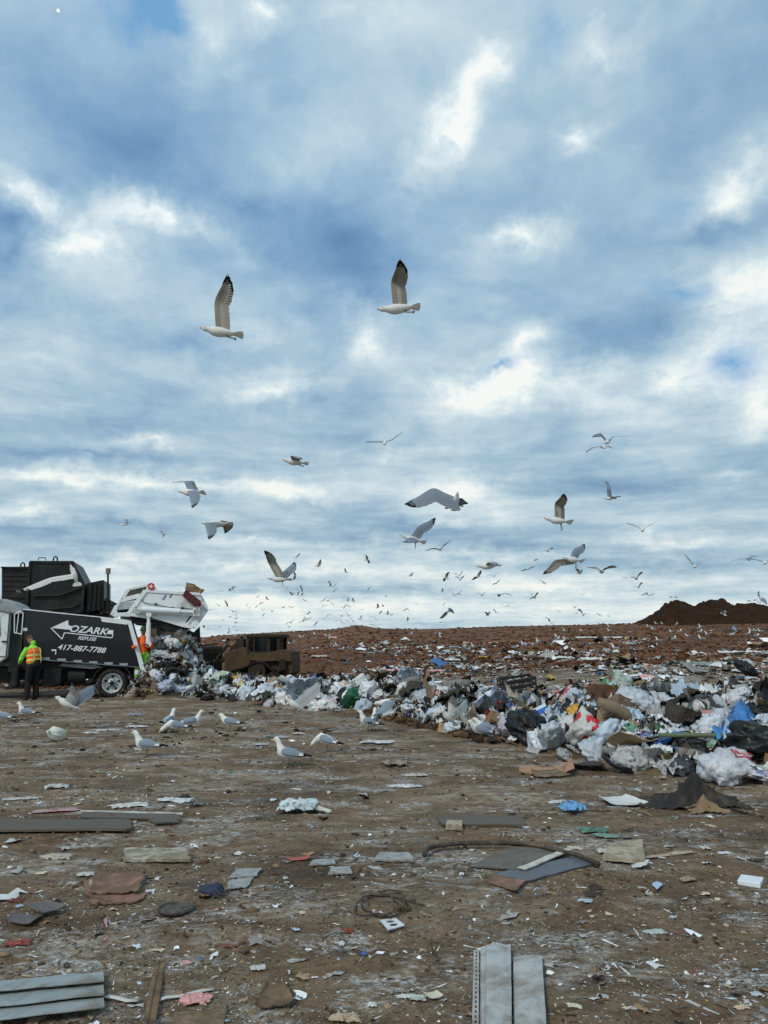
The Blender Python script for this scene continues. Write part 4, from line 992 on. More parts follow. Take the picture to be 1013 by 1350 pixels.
for i in range(n, -1, -1):
    a = math.pi * (0.02 + .96 * i / n); pts.append((wc[0] + math.cos(a) * (rr + .03), .43 + math.sin(a) * (rr + .03)))
m.prism(pts, 0.0, .6); m.build('fender', RUB, truck)
m = MB(); c = T_(B_(340, 925), -.06); m.box(c[0] - .12, c[0] + .10, -.10, .0, c[1] - .06, c[1] + .06); bev(m.build('tail_light_box', WHTP, truck), .01)
m = MB(); c = T_(B_(396, 935), -.06); m.box(c[0] - .06, c[0] + .06, -.07, -.052, c[1] - .03, c[1] + .03); m.build('tail_light', REDL, truck)
# inside of the hopper seen through the rear opening
m = MB(); m.box(T_(B_(270, 700))[0] - .1, T_(B_(270, 700))[0], .62, TW - .12, .9, 2.2); m.build('inner_wall', DARK, truck)
# cab
cabx1 = T_((12, 830))[0]; cabx0 = cabx1 - 1.75; ztop = T_((8, 806))[1]; zb = T_((8, 867))[1]
m = MB(); m.prism([(cabx0 + .12, zb - .15), (cabx0, zb + .25), (cabx0 + .05, zb + .75), (cabx0 + .30, ztop - .02), (cabx0 + .5, ztop + .10), (cabx1 - .1, ztop + .10), (cabx1, ztop), (cabx1, zb), (cabx1 - .2, zb - .15)], .05, TW - .05)
bev(m.build('cab', WHTP, truck), .04)
m = MB(); m.prism([T_(p, -.0) for p in [(0 - 60, 793), (0, 789), (10, 790), (20, 795), (31, 806), (28, 810), (12, 809), (0, 806), (-60, 806)]], .0, TW); bev(m.build('roof_fairing', mat('grey_fairing', srgb(150, 156, 158), 0.6, var=.12, dirt=srgb(95, 90, 80), dirt_amt=.4), truck), .05)
m = MB(); m.prism([T_(p, -.0) for p in [(-22, 812), (-1, 812), (0.5, 838), (-22, 838)]], .03, .045); m.build('door_window', GLS, truck)
m = MB(); m.box(cabx1 - .03, cabx1 - .01, .02, .048, zb, ztop - .03); m.box(cabx1 - 1.0, cabx1 - .98, .02, .048, zb, ztop - .03); m.box(cabx1 - .95, cabx1 - .05, .035, .048, zb + .02, zb + .04); m.build('door_seam', DARK, truck)
m = MB(); m.box(cabx1 - .16, cabx1 - .04, .0, .045, zb + .42, zb + .45); m.build('door_handle', DARK, truck)
m = MB()
q = [T_(A_(*p), -.15) for p in [(122, 570), (160, 545), (195, 560), (182, 735), (122, 722)]]
for i in range(5):
    a, b2 = q[i], q[(i + 1) % 5]; m.tube([(a[0], -.15, a[1]), (b2[0], -.15, b2[1])], .014, 6)
a, b2 = T_(A_(160, 545), -.15), T_(A_(140, 720), -.15); m.tube([(a[0], -.15, a[1]), (b2[0], -.15, b2[1])], .012, 6)
a = q[1]; m.tube([(a[0], -.15, a[1]), (a[0] - .05, .3, a[1] + .05)], .014, 6); m.tube([(q[4][0], -.15, q[4][1]), (q[4][0] - .05, .3, q[4][1] - .05)], .014, 6)
m.build('ladder_frame', WHTP, truck)
m = MB(); m.box(cabx1 + .02, T_(A_(196, 600))[0] - .02, .25, TW - .2, .75, ztop - .12); m.build('cab_gap_panel', mat('grey_green_panel', srgb(58, 64, 60), .7, var=.3), truck)
m = MB(); m.cyl((cabx1 + .25, .12, .62), (0, 0, 1), .12, .5, 14); m.box(cabx1 + .05, cabx1 + .45, .05, .35, .30, .36); m.build('step_and_tank', DARK, truck)
wheel(truck, cabx0 + .55, .41, .41, .05, .38, .27); wheel(truck, cabx0 + .55, .41, .41, TW - .38, TW - .05, .27)
m = MB(); m.box(cabx0 + .1, cabx1 + .2, .4, TW - .4, .45, .85); m.build('front_chassis', DARK, truck)
m = MB(); m.prism([(cabx0 - .012, zb + .72), (cabx0 - .0, zb + .70), (cabx0 + .30, ztop - .06), (cabx0 + .285, ztop - .05)], .2, TW - .2); m.build('windscreen', GLS, truck)
for s_ in (.25, TW - .45):
    m = MB(); m.box(cabx0 - .02, cabx0 + .02, s_, s_ + .2, zb + .1, zb + .25); m.build('headlight', CHR, truck)

# raised tailgate
gate = empty('tailgate', (0, 0, 0)); gate.parent = truck
main = [B_(*p) for p in [(392, 238), (440, 188), (492, 240), (850, 268), (860, 330), (918, 380), (800, 560), (690, 545), (412, 462), (245, 442)]]
m = MB(); pl = [T_(p) for p in main]
m.prism(pl, -.02, .05); m.prism(pl, TW - .05, TW + .02); [bev(o_, .006) for o_ in m.each('side_plate', WHTP, gate)]
def band(mb, a, b, w, y0, y1, ty=0.0):
    a = Vector(T_(B_(*a), ty)); b = Vector(T_(B_(*b), ty)); d = (b - a).normalized(); nn = Vector((-d.y, d.x)) * w; mb.prism([(a + nn)[:], (b + nn)[:], (b - nn)[:], (a - nn)[:]], y0, y1)
m = MB(); band(m, (392, 245), (250, 440), .055, -.06, -.022); band(m, (250, 440), (415, 466), .05, -.055, -.021); band(m, (400, 248), (850, 275), .04, -.05, -.023); band(m, (500, 252), (440, 195), .03, -.048, -.024); band(m, (905, 392), (795, 552), .07, -.065, -.02); band(m, (690, 535), (790, 552), .04, -.058, -.022)
band(m, (640, 500), (720, 440), .03, -.045, -.023); band(m, (725, 545), (800, 450), .035, -.045, -.024); bev(m.build('edge_frame', WHTP, gate), .006)
m = MB(); band(m, (735, 510), (775, 450), .022, -.028, -.0205); m.build('slot', DARK, gate)
# floor, top skin and rear skin of the gate
m = MB()
def skin(mb, a, b, th=.04, y0=.05, y1=TW - .05): band(mb, a, b, th, y0, y1)
skin(m, (500, 262), (845, 288)); skin(m, (905, 392), (800, 545)); skin(m, (850, 285), (905, 375)); bev(m.build('outer_skin', WHTP, gate), .006)
m = MB(); m.prism([T_(B_(*p), .06) for p in [(262, 452), (415, 472), (690, 552), (640, 590), (590, 585), (480, 545), (300, 520)]], .06, TW - .06); m.build('packer_blade', DARK, gate)
# louvred upper part at the left
m = MB(); lv = [(130, 420), (245, 238), (300, 215), (400, 195), (392, 245), (250, 440)]
def lvp(p, y): return T_(B_(*p), y)
band(m, (112, 450), (150, 372), .05, -.0, .08); band(m, (205, 300), (250, 232), .05, -.0, .08); band(m, (250, 232), (440, 192), .035, .0, .08)
band(m, (190, 325), (345, 285), .06, .0, .4); band(m, (150, 375), (205, 300), .03, .0, .08)
for i in range(5):
    t = i / 4; band(m, (185 - 42 * t, 345 + 55 * t), (325 - 45 * t, 330 + 55 * t), .02, .02 + .02 * i, TW - .1)
band(m, (120, 445), (255, 440), .05, .0, .1); band(m, (112, 450), (150, 372), .05, TW - .1, TW); band(m, (205, 300), (250, 232), .05, TW - .1, TW); bev(m.build('louvre_panel', WHTP, gate), .006)
m = MB(); m.prism([T_(B_(*p), .9) for p in [(150, 440), (165, 380), (215, 300), (255, 240), (400, 210), (300, 380), (250, 436)]], .9, TW - .12); m.build('gate_interior', mat('rusty_interior', srgb(70, 66, 60), .8, var=.4, vscale=4), gate)
# rams
def ram(nm, a, b, r1, r2, y, par):
    mb = MB(); pa = T_(B_(*a), y); pb = T_(B_(*b), y); va = Vector((pa[0], y, pa[1])); vb = Vector((pb[0], y, pb[1])); mb.tube([va, va.lerp(vb, .72)], r1, 14); mb.tube([va.lerp(vb, .70), vb], r2, 12)
    d = Vector((0, 1, 0)); mb.cyl(va, d, r1 * 1.3, .12, 14); mb.cyl(vb, d, r1 * 1.2, .12, 14); return mb.build(nm, WHTP, par, False)
ram('hydraulic_ram', (330, 400), (815, 425), .085, .055, -.14, gate); ram('hydraulic_ram', (330, 430), (800, 447), .03, .03, -.1, gate)
mb = MB(); c = T_(B_(828, 425), -.14); mb.box(c[0] - .12, c[0] + .06, -.2, -.02, c[1] - .12, c[1] + .14); c = T_(B_(322, 400), -.14); mb.box(c[0] - .06, c[0] + .08, -.2, -.02, c[1] - .10, c[1] + .10); [bev(o_, .008) for o_ in mb.each('ram_bracket', WHTP, gate)]
ram('lift_ram', (416, 690), (420, 445), .065, .045, -.12, truck)
mb = MB(); a = T_(B_(446, 560), -.1); b2 = T_(B_(446, 480), -.1); c2 = T_(B_(425, 450), -.1); mb.tube([(a[0], -.1, a[1]), (b2[0], -.1, b2[1]), (c2[0], -.1, c2[1])], .012, 6); mb.build('hose', DARK, truck)
mb = MB(); pts = [T_(B_(*p), -.05) for p in [(362, 318), (380, 345), (430, 356), (480, 358), (540, 375), (620, 390), (700, 390), (790, 400)]]; mb.tube([(p[0], -.05, p[1]) for p in pts], .010, 6)
for i in (3, 5, 6): mb.box(pts[i][0] - .03, pts[i][0] + .03, -.06, -.02, pts[i][1] - .03, pts[i][1] + .03)
mb.build('hydraulic_hose', DARK, gate)
mb = MB(); r0 = [T_(B_(*p), .3) for p in [(580, 250), (580, 230), (698, 236), (698, 256)]]; mb.tube([(p[0], .3, p[1]) for p in r0], .012, 6); mb.build('grab_rail', WHTP, gate)
for (nm, (x, y), s_) in (('warning_sticker', (552, 303), .05), ('warning_sticker', (608, 285), .04)):
    mb = MB(); band(mb, (x - 14, y + 20), (x + 12, y - 18), s_ * .5, -.026, -.0195); mb.build(nm, mat('blue_sticker', srgb(90, 120, 165), .5, var=.4, vscale=20) if x == 552 else mat('brown_sticker', srgb(110, 80, 66), .6, var=.4, vscale=20), gate)
c = T_(B_(440, 210), -.03); mb = MB(); mb.cyl((c[0], -.068, c[1]), (0, 1, 0), .10, .012, 22); em = mb.build('round_badge', REDL, gate)
mb = MB(); mb.prism([(c[0] + x, c[1] + z) for x, z in [(-.014, -.055), (.014, -.055), (.014, -.014), (.055, -.014), (.055, .014), (.014, .014), (.014, .055), (-.014, .055), (-.014, .014), (-.055, .014), (-.055, -.014), (-.014, -.014)]], -.080, -.0745); mb.build('badge_mark', WHTL, em)
mb = MB(); c = T_(B_(735, 570), 0.05)
ring = [(c[0] + .06 * math.cos(a), .05, c[1] + .06 * math.sin(a)) for a in np.linspace(0, 2 * math.pi, 13)]; mb.tube(ring, .014, 6); mb.build('tow_ring', GREYM, gate)
mb = MB(); mb.box(T_(B_(180, 455))[0], T_(B_(300, 455))[0] + .3, .3, TW - .3, T_(B_(200, 462))[1] - .08, T_(B_(200, 462))[1] + .02); mb.build('hinge_beam', GREYM, truck)
# stuck waste on the tailgate
def crumple_box(nm, M, sx, sy, sz, col, m_, amp=.12, seed=0, open_=False):
    bm_ = MB(); n = 5
    idx = {}; vs = []; fs = []
    def vid(i, j, k):
        if (i, j, k) not in idx:
            p = Vector(((i / n - .5) * sx, (j / n - .5) * sy, (k / n - .5) * sz)); q = mn.noise_vector(p * (2.5 / max(sx, sy, sz)) + Vector((seed, 0, 0)))
            idx[(i, j, k)] = len(vs); vs.append(M @ (p + Vector((q.x * sx, q.y * sy, q.z * sz)) * amp))
        return idx[(i, j, k)]
    for a in range(n):
        for b in range(n):
            for f0 in (0, n):
                fs.append((vid(f0, a, b), vid(f0, a + 1, b), vid(f0, a + 1, b + 1), vid(f0, a, b + 1)))
                fs.append((vid(a, f0, b), vid(a + 1, f0, b), vid(a + 1, f0, b + 1), vid(a, f0, b + 1)))
                if not (open_ and f0 == n): fs.append((vid(a, b, f0), vid(a + 1, b, f0), vid(a + 1, b + 1, f0), vid(a, b + 1, f0)))
    bm_.add(vs, fs, col); return bm_
def tw(px, py, y): # world point on the truck frame
    x, z = TF.at(px, py, y); return Vector((TF.o.x + x * TF.c - y * TF.s, TF.o.y + x * TF.s + y * TF.c, z))
PAP = mat('card_and_paper', rough=.8, src='attr', var=.15, vscale=6, dirt=srgb(90, 76, 58), dirt_amt=.35, dirt_scale=5)
c = tw(256, 777, .25); o = crumple_box('x', Matrix.Rotation(R(25), 4, 'Y') @ Matrix.Rotation(.4, 4, 'Z'), .5, .4, .22, srgb(134, 112, 84), PAP, .2, 3, True).build('cardboard_box', PAP, None, False); o.location = c; tag(o, 'crushed brown cardboard box caught on top edge of the raised tailgate', 'box')
c = tw(252.5, 789, -.12); o = crumple_box('x', Matrix.Rotation(R(38), 4, 'Y'), .52, .2, .20, srgb(70, 26, 26), PAP, .15, 9).build('drinks_carton', PAP, None, False); o.location = c; tag(o, 'dark red carton hanging on the tailgate side near its upper rear corner', 'carton')
c = tw(259, 795, -.14); o = crumple_box('x', Matrix.Rotation(R(30), 4, 'Y'), .26, .1, .10, srgb(190, 30, 36), PAP, .2, 12).build('red_package', PAP, None, False); o.location = c; tag(o, 'small bright red package under the dark carton on the tailgate', 'package')

# ------------------------------------------------------------------ dark container behind the truck
CF = Frame((P(60, 880, 26).x, 26, 0), R(14)); cont = empty('waste_container', CF.o, R(14)); tag(cont, 'tall dark steel waste body with a stepped top standing behind the truck', 'container')
CS = mat('dark_container_steel', srgb(25, 27, 26), .5, .2, var=.3, vscale=2, dirt=srgb(56, 54, 46), dirt_amt=.4, dirt_scale=1.3, bump=.3, bscale=5)
C_ = lambda x, y, d=0.0: CF.at(*A_(x, y), d)
CWD = 2.4
m = MB(); m.prism([C_(*p) for p in [(255, 122), (612, 122), (700, 290), (715, 345), (690, 560), (255, 560)]], 0, CWD); bev(m.build('upper_body', CS, cont), .02)
m = MB(); m.prism([C_(*p) for p in [(12, 170), (253, 168), (253, 560), (12, 560)]], .05, CWD - .05); bev(m.build('front_box', CS, cont), .02)
m = MB(); m.prism([C_(*p) for p in [(718, 308), (835, 284), (866, 280), (866, 520), (720, 560)]], .1, CWD - .1); bev(m.build('rear_section', CS, cont), .02)
m = MB()
for x in (760, 800, 838): a = C_(x, 300); b2 = C_(x, 540); m.box(a[0] - .03, a[0] + .03, .04, .10, b2[1], a[1] - .05)
for x in (255, 700): a = C_(x, 330 if x > 600 else 130); b2 = C_(x, 540); m.box(a[0] - .04, a[0] + .04, -.05, .0, b2[1], a[1])
m.each('side_post', CS, cont)
m = MB()
for y in (205, 245, 285, 330, 370): a = C_(20, y, .05); b2 = C_(250, y, .05); m.box(a[0], b2[0], .02, .05, a[1] - .015, a[1] + .015)
a = C_(12, 170); b2 = C_(255, 168); m.box(a[0], b2[0], -.02, .05, a[1] - .06, a[1] + .0); a = C_(255, 122); b2 = C_(612, 122); m.box(a[0], b2[0], -.04, .0, a[1] - .07, a[1])
m.build('side_ridge', CS, cont)
m = MB(); a = C_(290, 410); b2 = C_(690, 340); m.prism([C_(*p) for p in [(280, 405), (500, 400), (690, 335), (692, 348), (500, 416), (280, 420)]], -.10, .0); m.prism([C_(*p) for p in [(400, 520), (600, 500), (668, 465), (670, 480), (610, 515), (420, 530)]], -.08, .0); m.prism([C_(*p) for p in [(12, 420), (250, 425), (250, 432), (12, 430)]], -.0, .05); m.each('reinforcing_bar', mat('rusty_steel', srgb(44, 40, 33), .8, var=.3), cont)
m = MB()
for (x, y) in ((192, 155), (465, 103)):
    c = C_(x, y, .3); s_ = .09; m.tube([(c[0] - .07, .3, c[1] - .12), (c[0] - .06, .3, c[1] + .02), (c[0], .3, c[1] + .08), (c[0] + .06, .3, c[1] + .02), (c[0] + .07, .3, c[1] - .12)], .028, 7)
pts = [C_(*p, .3) for p in [(320, 120), (325, 96), (383, 98), (383, 120)]]; m.tube([(p[0], .3, p[1]) for p in pts], .018, 6); m.each('lifting_eye', CS, cont)
m = MB(); m.prism([C_(*p) for p in [(830, 465), (900, 440), (952, 468), (920, 500), (905, 560), (835, 560)]], .2, 1.6); m.build('rear_bracket', mat('rusty_bracket', srgb(62, 48, 38), .85, var=.4), cont)
a, b2 = C_(12, 560), C_(905, 560); m = MB(); m.box(a[0], b2[0], .3, CWD - .3, .5, a[1] + .02); m.build('base_frame', DARK, cont)
for q in (.2, .5, .8):
    wheel(cont, a[0] + (b2[0] - a[0]) * q, .5, .5, .1, .5, .3)
    wheel(cont, a[0] + (b2[0] - a[0]) * q, .5, .5, CWD - .5, CWD - .1, .3)
m = MB(); p = C_(903, 470, .2); q = C_(903, 232, .2); m.tube([(p[0], .2, p[1]), (q[0], .2, q[1])], .035, 8); m.tube([(p[0] - .05, .2, p[1] + .15), (p[0] + .05, .2, p[1] - .25)], .07, 8); pole = m.build('beacon_pole', DARK, cont)
m = MB(); m.cyl((q[0], .2, q[1] + .10), (0, 0, 1), .085, .2, 14); m.build('beacon', mat('beacon_lens', srgb(120, 112, 100), .3, var=.1), pole)
m = MB(); c = C_(855, 470, -.1); m.cyl((c[0], -.08, c[1]), (0, 1, 0), .02, .05, 8); m.build('stub', DARK, cont)

# ------------------------------------------------------------------ bulldozer
DF = Frame((DZ.x, 36, -.62), R(-6)); doz = empty('bulldozer', DF.o, R(-6)); tag(doz, 'muddy brown tracked bulldozer facing left behind the heap', 'bulldozer')
D_ = lambda x, y, d=0.0: DF.at(x / 6.331 + 240, y / 6.331 + 820, d)
CATY = mat('dusty_yellow_steel', srgb(74, 57, 34), .8, var=.3, vscale=2, dirt=srgb(48, 38, 27), dirt_amt=.6, dirt_scale=1.2)
CATD = mat('dusty_dark_steel', srgb(44, 36, 27), .85, var=.35, vscale=2)
TRK = mat('track_steel', srgb(44, 38, 32), .7, .3, var=.4, vscale=4)
DW = 2.5
m = MB(); m.prism([D_(*p) for p in [(325, 262), (470, 214), (545, 210), (548, 420), (330, 440)]], .5, DW - .5); bev(m.build('engine_hood', CATY, doz), .03)
m = MB(); m.prism([D_(*p) for p in [(368, 205), (375, 190), (400, 180), (400, 135), (470, 140), (470, 215), (400, 250)]], .9, 1.4); bev(m.build('air_cleaner', CATD, doz), .02)
m = MB(); m.prism([D_(*p) for p in [(550, 262), (800, 250), (905, 246), (905, 430), (860, 460), (820, 420), (550, 335)]], .35, DW - .35); bev(m.build('rear_body', CATY, doz), .03)
m = MB(); m.prism([D_(*p) for p in [(740, 250), (800, 235), (860, 228), (905, 245), (905, 330), (760, 330)]], .15, .34); m.prism([D_(*p) for p in [(805, 310), (865, 306), (860, 400), (808, 405)]], .14, .30); bev(m.build('fuel_tank', CATY, doz), .02)
m = MB(); m.prism([D_(*p) for p in [(545, 268), (740, 262), (760, 300), (800, 325), (700, 330), (550, 320)]], .10, .5); bev(m.build('side_cover', CATY, doz), .02)
m = MB(); m.prism([D_(*p) for p in [(808, 312), (862, 308), (858, 398), (812, 402)]], .11, .139); m.build('grille', DARK, doz)
# cab
m = MB()
for (x0, x1) in ((543, 575), (596, 606), (710, 735), (795, 812)):
    a = D_(x0, 112, .45); b2 = D_(x1, 250, .45)
    m.box(a[0], b2[0], .45, .53, b2[1], a[1]); m.box(a[0], b2[0], DW - .53, DW - .45, b2[1], a[1])
a = D_(543, 125, .45); b2 = D_(812, 112, .45); m.box(a[0] + .004, b2[0] - .004, .454, DW - .454, a[1] - .02, b2[1] - .004)
a = D_(543, 262, .45); b2 = D_(812, 246, .45); m.box(a[0] + .004, b2[0] - .004, .454, DW - .454, a[1], b2[1])
cab_ = bev(m.build('cab_frame', CATD, doz), .01)
a = D_(538, 103, .4); b2 = D_(832, 128, .4); m = MB(); m.box(a[0], b2[0], .38, DW - .38, b2[1], a[1]); bev(m.build('cab_roof', CATD, doz), .03)
a = D_(575, 130, .5); b2 = D_(800, 248, .5); m = MB(); m.box(a[0], b2[0], .50, .515, b2[1], a[1]); m.box(a[0], b2[0], DW - .515, DW - .50, b2[1], a[1]); m.box(b2[0] - .01, b2[0], .53, DW - .53, b2[1], a[1])
gm = bpy.data.materials.new('cab_glass'); gm.use_nodes = True; T = NT(gm.node_tree); tr = T.new('ShaderNodeBsdfTransparent'); tr.inputs[0].default_value = (.22, .30, .30, 1); gl = T.new('ShaderNodeBsdfGlossy'); gl.inputs['Roughness'].default_value = .1; mx = T.new('ShaderNodeMixShader'); mx.inputs[0].default_value = .14; T.link(tr.outputs[0], mx.inputs[1]); T.link(gl.outputs[0], mx.inputs[2]); T.link(mx.outputs[0], T.n['Material Output'].inputs[0])
m.build('window', gm, cab_)
m = MB(); c = D_(668, 235, 1.2); m.box(c[0] - .1, c[0] + .35, 1.0, 1.5, c[1] - .2, c[1] + .1); m.box(c[0] + .28, c[0] + .42, 1.0, 1.5, c[1] + .1, c[1] + .6); m.build('seat', DARK, doz)
m = MB(); a = D_(556, 145, .35); m.tube([(a[0], .35, a[1]), (a[0], .35, a[1] - .35)], .07, 8); m.build('mirror', CATD, doz)
# tracks: high sprocket triangle
def track(y0, y1):
    pts = [D_(*p) for p in [(405, 408), (430, 400), (520, 378), (600, 338), (640, 328), (690, 342), (740, 390), (800, 440), (812, 470), (790, 500), (700, 512), (450, 512), (405, 500), (390, 455)]]
    loop = []
    n = len(pts)
    for i in range(n):
        a = Vector(pts[i]); b = Vector(pts[(i + 1) % n]); k = max(1, int((b - a).length / .16))
        for j in range(k): loop.append(a.lerp(b, j / k))
    mb = MB(); N = len(loop)
    for i in range(N):
        a = loop[i]; b = loop[(i + 1) % N]; d = (b - a); L_ = d.length; d.normalize(); nn = Vector((-d.y, d.x))
        q = [a + d * .012 + nn * .03, b - d * .012 + nn * .03, b - d * .012 - nn * .03, a + d * .012 - nn * .03]
        mb.prism([v[:] for v in q], y0, y1)
        mb.prism([v[:] for v in [a + nn * -.03, a + d * .03 - nn * .03, a + d * .03 - nn * .08, a - nn * .08]], y0 + .02, y1 - .02)
    t = mb.build('track', TRK, doz)
    for (x, y, r_) in ((622, 410, .42), (448, 455, .30), (755, 470, .30)):
        c = D_(x, y); w = MB(); w.cyl((c[0], (y0 + y1) / 2, c[1]), (0, 1, 0), r_, (y1 - y0) * .7, 24); w.cyl((c[0], y0 + .03, c[1]), (0, 1, 0), r_ * .5, .12, 20); w.build('track_wheel', CATD, t)
    w = MB(); a = D_(450, 462); b = D_(750, 478); w.box(a[0], b[0], y0 + .1, y1 - .1, b[1] - .12, a[1] + .12); w.build('roller_frame', CATD, t)
track(0, .5); track(DW - .5, DW)
# blade, push arms
m = MB(); bp_ = []
for i in range(9):
    t = i / 8; bp_.append((t, .16 * math.sin(t * math.pi)))
zl = D_(110, 440)[1] - .35; zh = D_(110, 205)[1]; x0 = D_(115, 300)[0]
pr = [(x0 + b_ * 1.0, zl + (zh - zl) * t) for t, b_ in bp_]; pr2 = [(x + .07, z) for x, z in reversed(pr)]
m.prism(pr + pr2, -.7, DW + .7, ); bev(m.build('blade', CATD, doz), .01)
m = MB()
for k in range(9):
    y = -.65 + k * (DW + 1.3) / 8; m.box(x0 + .15, x0 + .28, y - .03, y + .03, zl + .1, zh - .05)
for z in (zl + .35, zl + .95, zh - .1): m.box(x0 + .20, x0 + .30, -.68, DW + .68, z - .04, z + .04)
m.each('blade_rib', CATD, doz)
for y in (-.12, DW + .02):
    m = MB(); a = D_(620, 440); m.prism([(x0 + .2, zl + .15), (x0 + .2, zl + .42), (a[0], a[1] + .10), (a[0], a[1] - .10)], y, y + .1); m.build('push_arm', CATD, doz)
for y in (.6, DW - .7):
    m = MB(); a = D_(350, 190); b = D_(230, 350); m.tube([(a[0], y, a[1]), (b[0], y, b[1])], .07, 10); m.tube([(a[0] + .3, y, a[1] - .2), (a[0], y, a[1])], .05, 8); m.build('lift_cylinder', CATD, doz)
m = MB(); a = D_(145, 195, .2); b = D_(300, 185, .2); m.tube([(a[0], .2, a[1]), (b[0], .2, b[1])], .05, 8); m.build('guard_bar', CATD, doz)

# ------------------------------------------------------------------ people
SKIN = mat('skin', srgb(150, 108, 86), .6, var=.05)
def remesh(o, v=.014):
    r_ = o.modifiers.new('Remesh', 'REMESH'); r_.mode = 'VOXEL'; r_.voxel_size = v; r_.use_smooth_shade = True
    s_ = o.modifiers.new('Smooth', 'SMOOTH'); s_.iterations = 3; s_.factor = .4
    return o
def person(loc, face, label, lean, J, topm, legm, vestm=None, hat=None, hood=None, trim=None):
    """J: joints in a local frame, x forward, z up"""
    root = MB()
    hd = Vector(J['head']); nk = Vector(J['neck']); ch = Vector(J['chest']); pv = Vector(J['pelvis'])
    fw = Vector((math.cos(R(lean)), 0, -math.sin(R(lean))))
    hu = (hd - nk).normalized()
    root.tube([pv, pv.lerp(ch, .5), ch, ch.lerp(nk, .7), nk], [(.13, .16), (.11, .14), (.12, .18), (.08, .12), (.055, .055)], 14)
    root.tube([nk - hu * .03, nk + hu * .04, hd - hu * .07, hd - hu * .02, hd + hu * .05, hd + hu * .10, hd + hu * .125], [(.055, .055), (.052, .052), (.075, .065), (.092, .076), (.094, .078), (.062, .052), (.01, .01)], 14)
    nose = hd + fw * .10 - hu * .01; root.tube([hd + fw * .07 + hu * .02, nose, hd + fw * .07 - hu * .03], [.012, .015, .014], 6)
    root.tube([hd + fw * .075 - hu * .05, hd + fw * .088 - hu * .055, hd + fw * .07 - hu * .065], [.018, .012, .014], 6)
    for s_ in (-1, 1): root.tube([hd + Vector((0, s_ * .075, 0)), hd + Vector((-.01, s_ * .092, .01))], [.02, .025], 6)
    for s_, k in ((-1, 'r'), (1, 'l')):
        sh, elb, wr = [Vector(p) for p in J['arm_' + k]]; hip, kn, an = [Vector(p) for p in J['leg_' + k]]
        root.tube([ch.lerp(sh, .6), sh, sh.lerp(elb, .5), elb, elb.lerp(wr, .3), wr], [.06, .055, .05, .042, .042, .028], 10)
        d = (wr - elb).normalized(); sd = Vector((0, s_, 0)); sd = (sd - d * sd.dot(d)).normalized(); up_ = d.cross(sd)
        root.tube([wr, wr + d * .04, wr + d * .09], [(.02, .03), (.018, .042), (.016, .040)], 10)
        for q, L_ in ((-.030, .065), (-.010, .078), (.011, .072), (.031, .055)):
            b0 = wr + d * .085 + sd * q; b1 = b0 + d * L_ * .5 + up_ * .006; b2_ = b0 + d * L_ * .85 + up_ * .025; root.tube([b0, b1, b2_], [.011, .010, .008], 6)
        root.tube([wr + d * .02 - sd * .02, wr + d * .05 - sd * .055, wr + d * .085 - sd * .06 + up_ * .012], [.013, .012, .009], 6)
        root.tube([hip, hip.lerp(kn, .5), kn, kn.lerp(an, .35), an], [.095, .08, .06, .06, .038], 12)
        root.tube([an, an + Vector((0.02, 0, -.05)), an + Vector((.12, 0, -.06)), an + Vector((.18, 0, -.065))], [.038, .042, .035, .02], 8)
    o = root.build('person', SKIN, None, True); remesh(o, .012); o.location = loc; o.rotation_euler = (0, 0, R(face)); tag(o, label, 'person')
    c = MB()   # trousers
    for k in 'rl':
        hip, kn, an = [Vector(p) for p in J['leg_' + k]]
        c.tube([pv + (hip - pv) * .5 + Vector((0, 0, .04)), hip, hip.lerp(kn, .5), kn, kn.lerp(an, .5), an + Vector((0, 0, -.02))], [.10, .118, .10, .080, .078, .075], 12)
    c.tube([pv + Vector((0, 0, .14)), pv, pv - Vector((0, 0, .06))], [(.14, .17), (.155, .19), (.13, .17)], 14)
    remesh(c.build('trousers', legm, o, True))
    c = MB()
    for k in 'rl':
        hip, kn, an = [Vector(p) for p in J['leg_' + k]]; c.tube([an + Vector((0, 0, .06)), an + Vector((0, 0, -.03)), an + Vector((.05, 0, -.055)), an + Vector((.14, 0, -.065)), an + Vector((.20, 0, -.07))], [.055, .058, .055, .045, .025], 10)
    remesh(c.build('boots', mat('work_boot', srgb(40, 32, 26), .8, var=.3), o, True))
    c = MB(); c.tube([pv + Vector((0, 0, .02)), pv.lerp(ch, .5), ch, ch.lerp(nk, .65), nk], [(.155, .19), (.14, .175), (.148, .205), (.10, .15), (.065, .065)], 16)
    for k in 'rl':
        sh, elb, wr = [Vector(p) for p in J['arm_' + k]]; c.tube([ch.lerp(sh, .5), sh, sh.lerp(elb, .5), elb, elb.lerp(wr, .4), wr - (wr - elb) * .06], [.085, .080, .070, .062, .058, .045], 12)
    if hood: c.tube([nk - fw * .05, nk - fw * .07 + hu * .05, nk - fw * .03 + hu * .06], [.06, .07, .05], 10)
    remesh(c.build('jacket', topm, o, True))
